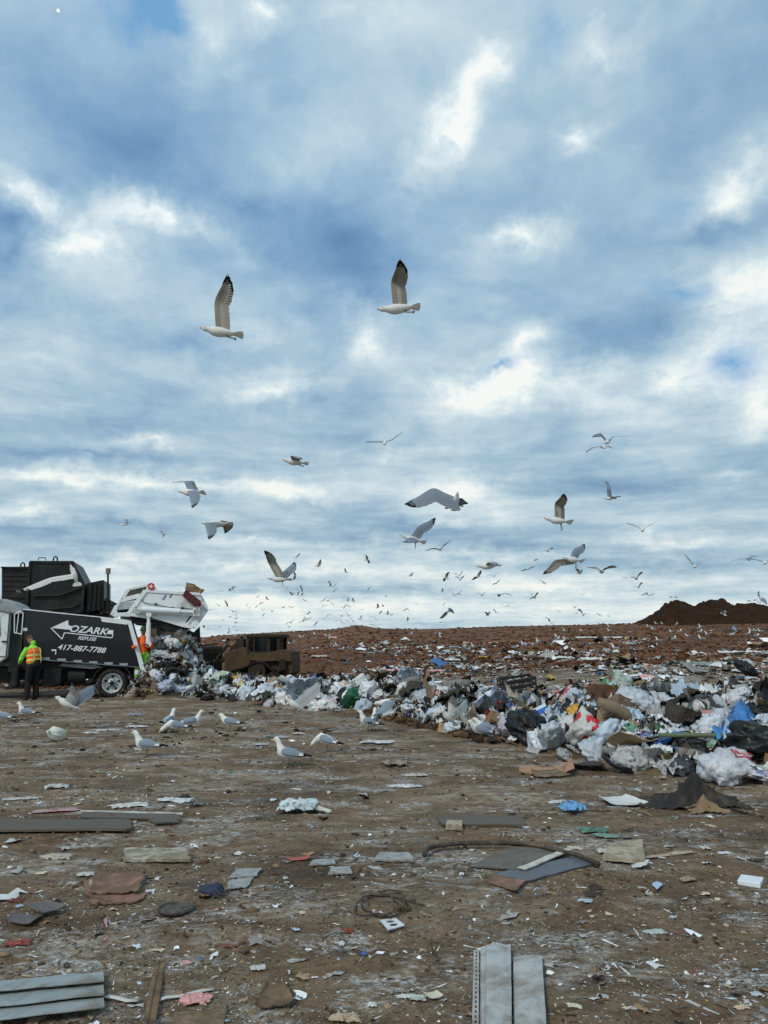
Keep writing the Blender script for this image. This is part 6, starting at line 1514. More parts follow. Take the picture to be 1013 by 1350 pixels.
# ------------------------------------------------------------------ things lying on the mud in front
def gp(px, py):
    r = ray(px, py); k = -CAM_H / r[2]; return Vector((r[0] * k, r[1] * k, 0))
def flat(nm, quad, label, cat, m, nx=16, ny=8, th=.008, lift=.012, prof=None, ragged=.0, curl=0.0, parent=None, seed=0, group=None, thick_follow=True):
    """a sheet lying on the ground: corners given as the spots of the photo it covers (far left, far right, near right, near left)"""
    A, B, C, D = [gp(*q) for q in quad]
    cx = (A + B + C + D) / 4
    W = ((B - A).length + (C - D).length) / 2; H = ((D - A).length + (C - B).length) / 2
    base = max(tz(p.x, p.y) for p in (A, B, C, D, cx)) if W * H < 2 else tz(cx.x, cx.y)
    def pos(u, v):
        uu = u; vv = v
        if ragged:
            if u in (0, 1): uu = u + (ragged * N3((v * 5, seed, u * 9), 1.7) + ragged * .5 * N3((v * 19, seed, u * 9), 1.7))
            if v in (0, 1): vv = v + (ragged * N3((u * 5, seed + 3, v * 9), 1.7) + ragged * .5 * N3((u * 19, seed + 3, v * 9), 1.7))
        return (A * (1 - uu) + B * uu) * (1 - vv) + (D * (1 - uu) + C * uu) * vv
    keys = [(i / nx, j / ny) for j in range(ny + 1) for i in range(nx + 1)]; pp = [pos(*q) for q in keys]
    zz_ = terrain(np.array([p.x for p in pp]), np.array([p.y for p in pp])); tab = {q: (p, float(z)) for q, p, z in zip(keys, pp, zz_)}
    def fn(u, v):
        p, z0_ = tab[(u, v)]
        z = .35 * z0_ + .65 * base + lift + (prof(u, v) if prof else 0) + curl * (abs(u - .5) * 2) ** 4 * (1 if seed % 2 else -.2) + .004 * N3((p.x * 6, p.y * 6, seed), 1)
        return (p.x - cx.x, p.y - cx.y, z)
    me = sheet_mesh(nm, fn, nx, ny, th, m)
    o = link_mesh(nm, me, parent, None if parent else (cx.x, cx.y, 0))
    if parent: o.location = Vector((cx.x, cx.y, 0)) - parent.location
    if label: tag(o, label, cat, group)
    return o
SIDE = mat('weathered_siding', srgb(140, 150, 152), .55, var=.14, vscale=3, dirt=srgb(104, 94, 78), dirt_amt=.5, dirt_scale=5, bump=.15, bscale=12)
SIDP = mat('pale_siding', srgb(164, 168, 168), .6, var=.12, vscale=4, dirt=srgb(110, 98, 82), dirt_amt=.55, dirt_scale=5, bump=.15, bscale=14)
def lap(u, v):
    k = v * 3; f = k - math.floor(k); return .034 * (1 - f) + .010 * (f > .86)
sq = [(-120, 1318), (136, 1295), (137, 1340), (-120, 1372)]; par_ = None
for i_ in range(3):
    v0_, v1_ = i_ / 3 - (.05 if i_ else 0), (i_ + 1) / 3
    L_ = lambda t: (sq[0][0] * (1 - t) + sq[3][0] * t, sq[0][1] * (1 - t) + sq[3][1] * t); R_ = lambda t: (sq[1][0] * (1 - t) + sq[2][0] * t, sq[1][1] * (1 - t) + sq[2][1] * t)
    o_ = flat('siding_panel' if i_ == 0 else 'overlapping_board', [L_(v0_), R_(v0_), R_(v1_), L_(v1_)], 'blue grey stepped siding panel lying at the bottom left corner' if i_ == 0 else None, 'siding', SIDE, 40, 6, .004, .026 - .003 * i_, lambda u, v: .010 * v + .003 * (v > .8), .006, 0, par_, seed=1)
    if i_ == 0: par_ = o_
s1 = flat('siding_panel', [(634, 1262), (674, 1261), (676, 1440), (633, 1440)], 'pale grey vinyl siding plank with a slotted nailing edge, bottom right of centre', 'siding', SIDP, 14, 40, .004, .016, lambda u, v: .016 * (u > .15) + .006 * math.sin(u * 3.1), .012, 0, seed=2)
flat('siding_panel', [(677, 1269), (715, 1270), (726, 1440), (679, 1440)], 'plain grey siding plank lying right of the slotted one, bottom edge', 'siding', SIDP, 14, 40, .004, .022, lambda u, v: .012 * math.sin(u * 2.6), .012, 0, seed=3)
# nailing hem with its slots cut through
q0, q1, q2, q3 = gp(625, 1265), gp(632, 1264), gp(631.5, 1440), gp(621.5, 1440); zb_ = max(tz(q0.x, q0.y), tz(q2.x, q2.y)) + .018
m = MB(); NS = 26
def hp(u, v, dz=0): p = (q0 * (1 - u) + q1 * u) * (1 - v) + (q3 * (1 - u) + q2 * u) * v; return Vector((p.x, p.y, zb_ + dz))
vs = []; fs = []
def hq(u0, u1, v0, v1):
    o_ = len(vs)
    for dz in (0, .003):
        vs.extend([hp(u0, v0, dz), hp(u1, v0, dz), hp(u1, v1, dz), hp(u0, v1, dz)])
    fs.extend([(o_, o_ + 3, o_ + 2, o_ + 1), (o_ + 4, o_ + 5, o_ + 6, o_ + 7), (o_, o_ + 1, o_ + 5, o_ + 4), (o_ + 1, o_ + 2, o_ + 6, o_ + 5), (o_ + 2, o_ + 3, o_ + 7, o_ + 6), (o_ + 3, o_, o_ + 4, o_ + 7)])
hq(0, .34, 0, 1); hq(.68, 1, 0, 1)
for i in range(NS): hq(.34, .68, i / NS, (i + .38) / NS)
m.add(vs, fs); o = m.build('nailing_hem', SIDP, s1, False, s1.location, loc=(0, 0, 0))
WOOD = mat('weathered_wood', srgb(112, 92, 68), .85, var=.25, vscale=10, dirt=srgb(58, 46, 36), dirt_amt=.5, dirt_scale=9, bump=.3, bscale=20)
def beam(nm, a, b, w, th, label, cat, m_, groove=False, lift=.0):
    A, B = gp(*a), gp(*b); d = (B - A); L = d.length; cx = (A + B) / 2; ang = math.atan2(d.y, d.x)
    def fn(u, v): return ((u - .5) * L, (v - .5) * w, (-.006 if groove and .35 < v < .65 else 0) + .006 * N3((u * 5, v, a[0]), 1))
    me = sheet_mesh(nm, fn, 20, 8, th, m_); o = link_mesh(nm, me, None, (cx.x, cx.y, max(tz(A.x, A.y), tz(B.x, B.y), tz(cx.x, cx.y)) + th / 2 + lift)); o.rotation_euler = (0, 0, ang); tag(o, label, cat); return o
beam('timber_batten', (212, 1271), (188, 1400), .05, .022, 'narrow brown wooden batten with a groove, lower left', 'batten', WOOD, True)
TAN = mat('tan_card', srgb(150, 130, 104), .85, var=.15, dirt=srgb(92, 76, 58), dirt_amt=.95, dirt_scale=7)
flat('cardboard', [(232, 1334), (298, 1331), (290, 1400), (205, 1400)], 'muddy tan cardboard cut off by the bottom edge, right of wooden batten', 'cardboard', TAN, 16, 12, .005, .006, None, .03, .02, seed=4)
flat('cardboard', [(352, 1303), (374, 1303), (388, 1328), (335, 1334)], 'brown scrap of board on the mud near the bottom, left of centre', 'board', mat('brown_board', srgb(116, 96, 74), .9, var=.2, dirt=srgb(70, 56, 42), dirt_amt=.6, dirt_scale=7), 12, 10, .006, .012, None, .05, .02, seed=5)
# crumpled red and white wrapper and its pale strap
def crumpled(nm, px, py, sx, sy, sz, col, label, cat, m_=None, seed=0, rot=0.0, two=None, group=None):
    g = gp(px, py); h = Vector((g.x, g.y, tz(g.x, g.y)))
    def fn(u, v):
        a = (u - .5); b = (v - .5); e = 1 - max(abs(a), abs(b)) * 2
        return ((a + .25 * N3((a * 4, b * 4, seed), 1)) * sx, (b + .25 * N3((a * 4 + 7, b * 4, seed), 1)) * sy, sz * (.25 + .9 * (1 - 2.2 * abs(N3((a * 5, b * 5, seed + 2), 1))) * min(1, .35 + e) + .35 * abs(N3((a * 14, b * 14, seed), 1))) * .6)
    m_ = m_ or FILMM
    me = sheet_mesh(nm, fn, 26, 22, .002, m_); me.polygons.foreach_set('use_smooth', [True] * len(me.polygons))
    o = link_mesh(nm, me, None, h); o.rotation_euler = (0, 0, rot); o.color = (*lin(*col), 1.0 if two else 0.0); tag(o, label, cat, group); return o
FILMM = bag_material('crumpled_film', .4, .4, .1)
crumpled('wrapper', 258, 1321, .13, .09, .04, (212, 160, 158), 'crumpled red and white wrapper near the bottom, right of wooden batten', 'wrapper', seed=3, two=True)
PVC = mat('white_strip', srgb(186, 186, 180), .6, var=.1, dirt=srgb(120, 104, 86), dirt_amt=.4, dirt_scale=8)
def ribbon(nm, pts, w, label, cat, m_, th=.003):
    W_ = [gp(*p) for p in pts]; m = MB(); P3 = [Vector((p.x, p.y, tz(p.x, p.y) + .008 + .006 * (i % 2))) for i, p in enumerate(W_)]
    m.tube(P3, [(th, w / 2)] * len(P3), 8); o = m.build(nm, m_, None, True, P3[0]); tag(o, label, cat); return o
ribbon('plastic_strap', [(137, 1317), (152, 1319), (168, 1322), (184, 1323)], .03, 'pale flat strap on the mud between siding and wooden batten', 'strap', PVC)
ribbon('plastic_strap', [(205, 1322), (218, 1319), (236, 1315), (262, 1311), (282, 1307)], .028, 'pale flat strap running right from the wooden batten', 'strap', PVC)
# flat round lid
g = gp(232, 1203); zz = tz(g.x, g.y)
m = MB(); n = 40; vs = []; prof = [(.098, .0), (.105, .012), (.100, .026), (.092, .026), (.088, .016), (.05, .014), (.045, .018), (.001, .018)]; k = len(prof)
for i in range(n):
    a = 2 * math.pi * i / n
    for (r_, z) in prof: vs.append((math.cos(a) * r_, math.sin(a) * r_, z))
m.add(vs, [(i * k + j, ((i + 1) % n) * k + j, ((i + 1) % n) * k + j + 1, i * k + j + 1) for i in range(n) for j in range(k - 1)])
o = m.build('round_lid', mat('dark_lid', srgb(52, 52, 50), .6, var=.2, dirt=srgb(104, 92, 74), dirt_amt=.55, dirt_scale=14), None, False); o.location = (g.x, g.y, zz + .004); o.rotation_euler = (R(-2), 0, 0); tag(o, 'dark round lid with a raised rim lying flat on the mud, lower left', 'lid')
SHG = mat('asphalt_shingle', srgb(92, 90, 92), .85, var=.3, vscale=40, dirt=srgb(112, 98, 80), dirt_amt=.4, dirt_scale=8, bump=.3, bscale=90)
flat('shingle', [(30, 1202), (60, 1200), (86, 1207), (50, 1216)], 'grey roof shingle overlapping another at the left edge, upper one', 'shingle', SHG, 10, 8, .006, .03, None, .02, .015, seed=7)
flat('shingle', [(22, 1210), (58, 1213), (40, 1224), (7, 1219)], 'grey roof shingle tucked under another at the left edge, lower one', 'shingle', SHG, 10, 8, .006, .012, None, .02, .015, seed=9)
PNK = mat('pink_board', srgb(158, 116, 106), .85, var=.25, vscale=8, dirt=srgb(100, 80, 62), dirt_amt=.95, dirt_scale=6)
flat('pink_board', [(128, 1160), (190, 1158), (186, 1183), (118, 1186)], 'large piece of muddy pink board on the ground, left', 'board', PNK, 16, 10, .006, .02, None, .11, .02, seed=11)
flat('pink_board', [(110, 1166), (124, 1166), (150, 1196), (112, 1186)], 'smaller muddy pink board piece left of the large pink one', 'board', PNK, 12, 8, .006, .01, None, .12, .02, seed=12)
flat('pink_board', [(120, 1186), (196, 1180), (180, 1194), (122, 1197)], 'pink board strip under the near edge of the large pink one', 'board', PNK, 12, 6, .006, .008, None, .14, .0, seed=14)
flat('red_strip', [(378, 1135), (408, 1133), (409, 1137), (377, 1138)], 'thin faded red strip on the mud left of centre', 'strip', mat('faded_red', srgb(160, 84, 74), .7, var=.2), 10, 3, .004, .006, None, .05, .02, seed=15)
flat('pink_board', [(656, 1160), (694, 1168), (682, 1182), (644, 1170)], 'pink board scrap beside the striped grey panel', 'board', PNK, 12, 8, .006, .012, None, .04, .01, seed=13)
# navy glove
g = gp(278, 1183); gz = tz(g.x, g.y); m = MB()
m.tube([(-.07, -.005, .02), (-.045, 0, .022), (-.01, 0, .024), (.02, 0, .022), (.03, 0, .02)], [(.012, .028), (.018, .034), (.020, .044), (.018, .044), (.012, .036)], 12)
for (y, L_, rise) in ((-.032, .05, .01), (-.011, .062, .016), (.011, .058, .02), (.031, .042, .012)): m.tube([(.024, y, .02), (.024 + L_ * .5, y * 1.15, .022 + rise), (.024 + L_, y * 1.25, .012)], [.013, .012, .008], 8)
m.tube([(-.02, .03, .02), (.0, .058, .024), (.03, .068, .014)], [.014, .013, .009], 8)
o = m.build('glove', mat('navy_cloth', srgb(44, 52, 74), .85, var=.25, vscale=20, dirt=srgb(88, 78, 64), dirt_amt=.35, bump=.4, bscale=60), None, True); remesh(o, .004); o.location = (g.x, g.y, gz + .004); o.rotation_euler = (R(10), 0, R(-28)); o.scale = (1.1, 1.1, 1.3); tag(o, 'dark navy work glove lying on the mud, left', 'glove')
GRB = mat('grey_wet_board', srgb(78, 82, 78), .6, var=.25, vscale=4, dirt=srgb(84, 72, 56), dirt_amt=.85, dirt_scale=4)
flat('grey_board', [(-60, 1086), (170, 1086), (171, 1101), (-60, 1103)], 'long flat grey board running in from the left edge', 'board', GRB, 30, 5, .018, .02, lambda u, v: .01 * (v > .9), .03, 0, seed=16)
o = flat('grey_board', [(108, 1075), (232, 1078), (241, 1086), (106, 1083)], 'shorter grey board with a pale edge behind the long one', 'board', GRB, 24, 5, .014, .02, None, .01, 0, seed=17)
flat('pale_edge', [(106, 1072.5), (241, 1076), (241, 1077.6), (106, 1074.6)], None, None, PVC, 20, 2, .012, .030, None, 0, 0, o, seed=18)
flat('grey_board', [(196, 1087), (228, 1084), (236, 1089), (205, 1091)], 'broken grey board end beside the shorter grey board', 'board', GRB, 10, 4, .014, .016, None, .05, 0, seed=18)
crumpled('red_rag', 147, 1079, .16, .10, .05, (130, 52, 46), 'little red scrap lying on the shorter grey board', 'scrap', None, 21)
STN = mat('stained_white_slab', srgb(176, 174, 160), .85, var=.2, vscale=8, dirt=srgb(112, 100, 78), dirt_amt=.75, dirt_scale=9, bump=.4, bscale=25)
flat('stained_slab', [(164, 1123), (246, 1122), (251, 1140), (164, 1142)], 'stained off white rectangular slab of foam, left', 'slab', STN, 30, 12, .02, .02, None, .04, 0, seed=19)
WT = mat('cracked_white_tile', srgb(150, 156, 156), .6, var=.2, vscale=6, dirt=srgb(96, 86, 70), dirt_amt=.6, dirt_scale=5)
flat('cracked_tile', [(312, 1152), (345, 1150), (338, 1161), (300, 1165)], 'cracked pale tile sheet on the mud, farther half', 'tile', WT, 14, 8, .006, .012, None, .06, 0, seed=20)
flat('cracked_tile', [(303, 1166), (336, 1162), (326, 1176), (299, 1178)], 'cracked pale tile sheet on the mud, nearer half', 'tile', WT, 14, 8, .006, .012, None, .08, 0, seed=22)
flat('flat_stone', [(413, 1139), (440, 1138), (443, 1144), (408, 1146)], 'thin pale grey slab on the mud at centre left', 'slab', WT, 10, 6, .01, .012, None, .05, .0, seed=23)
flat('flat_stone', [(436, 1150), (462, 1148), (464, 1157), (432, 1158)], 'round grey slab on the mud left of the wire coil', 'slab', WT, 10, 6, .01, .012, None, .08, .0, seed=24)
flat('flat_stone', [(500, 1130), (540, 1130), (548, 1142), (494, 1140)], 'broad pale slab on the mud left of the hose end', 'slab', WT, 12, 8, .012, .014, None, .06, .0, seed=26)
crumpled('plastic_bag', 392, 1066, .34, .34, .16, (200, 214, 218), 'small white crumpled plastic bag alone on the mud at centre', 'bag', seed=31)
flat('paper_scrap', [(410, 1066), (420, 1064), (437, 1070), (430, 1073)], 'greyish scrap of film beside the small white bag', 'film', PVC, 8, 4, .003, .01, None, .08, .02, seed=27)
# black hose
HS = mat('black_hose', srgb(52, 48, 43), .7, var=.25, dirt=srgb(100, 88, 70), dirt_amt=.45, dirt_scale=8)
def hose(pts, r_, label, cat, m_, z0=.0, nm='hose', samp=6, sq=False):
    G = [gp(*p) for p in pts]; Q = []
    for i in range(len(G) - 1):
        p0 = G[max(i - 1, 0)]; p1 = G[i]; p2 = G[i + 1]; p3 = G[min(i + 2, len(G) - 1)]
        for k in range(samp):
            t = k / samp; Q.append(.5 * ((2 * p1) + (p2 - p0) * t + (2 * p0 - 5 * p1 + 4 * p2 - p3) * t * t + (3 * p1 - p0 - 3 * p2 + p3) * t ** 3))
    Q.append(G[-1]); Q = [Vector((q.x, q.y, tz(q.x, q.y) + r_ + z0)) for q in Q]
    for _ in range(3): Q = [Q[0]] + [(Q[i - 1] + Q[i] * 2 + Q[i + 1]) / 4 for i in range(1, len(Q) - 1)] + [Q[-1]]
    m = MB(); m.tube(Q, r_, 10); o = m.build(nm, m_, None, True, Q[0]); tag(o, label, cat); return o
hose([(560, 1139), (562, 1131), (575, 1125), (610, 1121), (655, 1119), (700, 1121), (730, 1127), (760, 1136), (790, 1150)], .017, 'black rubber hose curving across the mud right of centre', 'hose', HS, .028)
hose([(790, 1146), (770, 1141), (752, 1141)], .009, 'short thin brown pipe end beside the hose tip', 'pipe', WOOD, nm='pipe')
SB = mat('grey_striped_panel', srgb(96, 94, 86), .7, var=.2, vscale=5, dirt=srgb(76, 66, 52), dirt_amt=.5, dirt_scale=5)
o = flat('roofing_sheet', [(672, 1121), (752, 1125), (690, 1152), (618, 1148)], 'dull grey brown panel with a pale stripe under the hose', 'panel', SB, 18, 14, .01, .014, None, .02, .01, seed=28)
flat('pale_stripe', [(745, 1125), (756, 1126), (694, 1154), (683, 1152)], None, None, PVC, 4, 16, .008, .024, None, .01, 0, o, seed=29)
flat('roofing_sheet', [(752, 1134), (790, 1141), (692, 1167), (652, 1156)], 'slate blue panel lying against the striped one', 'panel', mat('slate_panel', srgb(86, 94, 102), .6, var=.15, dirt=srgb(96, 86, 70), dirt_amt=.4), 18, 8, .01, .010, None, .02, .01, seed=30)
FOAM = mat('beige_foam', srgb(164, 156, 138), .9, var=.12, vscale=10, dirt=srgb(110, 96, 76), dirt_amt=.55, dirt_scale=10, bump=.4, bscale=30)
flat('foam_block', [(806, 1120), (848, 1116), (851, 1144), (795, 1138)], 'beige foam sheet on the mud right of the hose', 'foam', FOAM, 16, 12, .03, .03, None, .03, 0, seed=31)
crumpled('white_rag', 797, 1125, .10, .10, .05, (196, 196, 190), 'white rag left of the beige foam sheet', 'rag', seed=33)
m_ = mat('white_box', srgb(206, 214, 222), .6, var=.05, dirt=srgb(140, 130, 112), dirt_amt=.2)
def boxlet(nm, quad, hgt, label, cat, mm):
    Q = [gp(*q) for q in quad]; cx = sum(Q, Vector()) / 4; z = tz(cx.x, cx.y); m = MB()
    vs = [(q.x - cx.x, q.y - cx.y, 0) for q in Q] + [(q.x - cx.x, q.y - cx.y, hgt) for q in Q]
    m.add(vs, [(3, 2, 1, 0), (4, 5, 6, 7)][::1] + [(i, (i + 1) % 4, 4 + (i + 1) % 4, 4 + i) for i in range(4)]); o = m.build(nm, mm, None, False); o.location = (cx.x, cx.y, z); bev(o, .004); tag(o, label, cat); return o
boxlet('carton', [(978, 1162), (1008, 1166), (1003, 1175), (973, 1170)], .03, 'small clean white box at the right edge', 'box', m_)
flat('card', [(860, 1173), (867, 1169), (875, 1173), (867, 1180)], 'small pale blue card on the mud, right', 'card', mat('pale_blue_card', srgb(158, 178, 204), .6, var=.05), 4, 4, .003, .02, None, 0, .01, seed=32)
boxlet('foam_brick', [(590, 1090), (610, 1091), (610, 1097), (588, 1096)], .05, 'beige brick shaped block beside the grey plank', 'block', FOAM)
flat('grey_board', [(575, 1078), (690, 1082), (694, 1092), (582, 1091)], 'grey plank with pale edge in the mud, right of centre', 'plank', GRB, 20, 5, .02, .016, lambda u, v: .012 * (v < .2), .02, 0, seed=35)
# coil of wire
for k, (rx, ry, dx) in enumerate(((.135, .115, 0), (.125, .10, .01), (.145, .12, -.012))):
    pass
g = gp(503, 1199); gz = tz(g.x, g.y); m = MB(); Q = []
for i in range(150):
    a = i / 150 * 2 * math.pi * 3.2 + .6; rr = .128 + .022 * math.sin(a * .37) + .014 * math.sin(a * 2.3) + .010 * math.sin(a * 5.1 + 1); Q.append((math.cos(a) * rr * 1.02, math.sin(a) * rr * 1.35, .010 + .010 * (i / 150) * 3 + .004 * math.sin(a * 1.7)))
Q.append((.26, .03, .008)); m.tube(Q, .0048, 7); o = m.build('wire_coil', HS, None, True); o.location = (g.x, g.y, gz); tag(o, 'loose coil of dark wire on the mud at centre', 'wire coil')
# outlet plate with two openings
A, B, C, D = gp(501, 1216), gp(522, 1213.5), gp(534, 1223), gp(512, 1229); cx = (A + B + C + D) / 4; zz = tz(cx.x, cx.y) + .02
NU, NV = 40, 24; vs = []; ok = {}
def pl(u, v): return (A * (1 - u) + B * u) * (1 - v) + (D * (1 - u) + C * u) * v
m = MB()
def inside(u, v): # holes lie side by side along v
    for c in (.30, .68):
        if ((u - .5) / .27) ** 2 + ((v - c) / .155) ** 2 < 1 and abs(u - .5) < .22: return True
    return False
fs = []
for j in range(NV * 2 + 1):
    for i in range(NU + 1): p = pl(i / NU, j / (NV * 2)); vs.append((p.x - cx.x, p.y - cx.y, 0))
K = len(vs); vs += [(x, y, .006) for x, y, z in vs]
cells_ = {(i, j) for j in range(NV * 2) for i in range(NU) if not inside((i + .5) / NU, (j + .5) / (NV * 2))}
w_ = NU + 1
for (i, j) in cells_:
    a = j * w_ + i; q = (a, a + 1, a + w_ + 1, a + w_); fs.append(tuple(reversed(q))); fs.append(tuple(K + k for k in q))
    for (di, dj, e) in ((0, -1, (a, a + 1)), (1, 0, (a + 1, a + w_ + 1)), (0, 1, (a + w_ + 1, a + w_)), (-1, 0, (a + w_, a))):
        if (i + di, j + dj) not in cells_: fs.append((e[0], e[1], K + e[1], K + e[0]))
m.add(vs, fs); o = m.build('outlet_cover', mat('white_cover', srgb(196, 204, 208), .45, var=.05, dirt=srgb(120, 110, 94), dirt_amt=.25), None, False); o.location = (cx.x, cx.y, zz); tag(o, 'white outlet cover plate with two openings, below the wire coil', 'cover plate')
g = gp(447, 1228); hose([(425, 1234), (440, 1231), (458, 1228)], .006, 'thin grey rod on the mud left of outlet cover', 'rod', mat('grey_rod', srgb(120, 120, 116), .6), nm='rod')
crumpled('orange_scrap', 458, 1227, .07, .05, .03, (140, 74, 48), 'small rust orange scrap at end of the thin grey rod', 'scrap', None, 41)
# milk jug
g = gp(73, 977); zj = tz(g.x, g.y); m = MB()
m.tube([(0, 0, -.115), (0, 0, -.105), (0, 0, .03), (0, 0, .075), (0, 0, .11), (0, 0, .125), (0, 0, .145)], [(.070, .070), (.085, .085), (.088, .088), (.080, .080), (.038, .038), (.022, .022), (.021, .021)], 24)
m.v = [(x * (1 / max(abs(math.cos(math.atan2(y, x))), abs(math.sin(math.atan2(y, x)))) ** .7 if z < .06 else 1), y * (1 / max(abs(math.cos(math.atan2(y, x))), abs(math.sin(math.atan2(y, x)))) ** .7 if z < .06 else 1), z) for x, y, z in m.v]
o = m.build('milk_jug', mat('cloudy_plastic', srgb(228, 230, 220), .35, var=.05, transl=.3, spec=.5), None, True); o.location = (g.x, g.y, zj + .11); o.rotation_euler = (R(74), R(18), R(-25)); o.scale = (1.1, 1.1, 1.15); tag(o, 'empty translucent plastic milk jug lying on the mud at left', 'jug')
m = MB(); m.cyl((0, 0, .15), (0, 0, 1), .024, .02, 16); m.build('cap', PVC, o); m = MB(); m.tube([(.07, 0, .085), (.10, 0, .05), (.105, 0, 0), (.085, 0, -.03)], .013, 8); m.build('handle', _m['cloudy_plastic'], o, True)
m = MB(); m.cyl((0, 0, -.118), (0, 0, 1), .02, .008, 12); m.build('base_mark', TAN, o)
# black cloth standing up in the mud at right
def sculpt(nm, px, py, sx, sy, sz, label, cat, m_, seed, peak=(.5, .5)):
    g = gp(px, py); z = tz(g.x, g.y)
    def fn(u, v):
        a = (u - .5); b = (v - .5); r = math.hypot((u - peak[0]) * 2.1, (v - peak[1]) * 1.8)
        hgt = math.exp(-(r * 2.6) ** 1.5) * 1.0 + .75 * max(0, 1 - r * .8) * max(-.2, .6 - 1.9 * abs(N3((a * 6, b * 6, seed), 1.1))) + .22 * abs(N3((a * 13, b * 13, seed), 1))
        return ((a + .12 * N3((a * 5, b * 5, seed + 5), 1)) * sx, (b + .15 * N3((a * 5, b * 5, seed + 9), 1)) * sy, sz * max(.0, hgt))
    me = sheet_mesh(nm, fn, 44, 30, .006, m_); me.polygons.foreach_set('use_smooth', [True] * len(me.polygons)); o = link_mesh(nm, me, None, (g.x, g.y, z)); tag(o, label, cat); return o
BCL = mat('black_cloth', srgb(40, 38, 37), .9, var=.35, vscale=5, dirt=srgb(90, 76, 60), dirt_amt=.3, dirt_scale=5, bump=.4, bscale=20)
sculpt('black_cloth', 906, 1060, .95, .6, .22, 'ragged black cloth heaped up on the mud before the right heap', 'cloth', BCL, 3, (.60, .5))
sculpt('brown_cloth', 930, 1068, .40, .35, .10, 'brown frayed rag at the near foot of the black cloth', 'rag', mat('brown_rag', srgb(124, 104, 80), .9, var=.3, vscale=8), 6)
ribbon('torn_strip', [(925, 1052), (945, 1061), (962, 1068), (985, 1074)], .05, 'black torn strip trailing right from the black cloth', 'strip', BCL, .006)
crumpled('blue_bag', 753, 1071, .20, .22, .13, (110, 166, 214), 'bright blue and white crumpled bag alone on the mud, right', 'bag', None, 52, .6)
flat('white_sheet', [(790, 1054), (826, 1052), (856, 1062), (806, 1064)], 'white panel with blue edge lying flat left of black cloth', 'panel', mat('white_panel', srgb(196, 200, 198), .5, var=.06, dirt=srgb(130, 124, 112), dirt_amt=.25), 12, 8, .008, .02, None, .02, .02, seed=41)
flat('cardboard', [(700, 1013), (730, 1016), (752, 1026), (704, 1028)], 'tan cardboard flap at the foot of the heap left side', 'cardboard', TAN, 10, 6, .006, .02, None, .05, .02, seed=43)
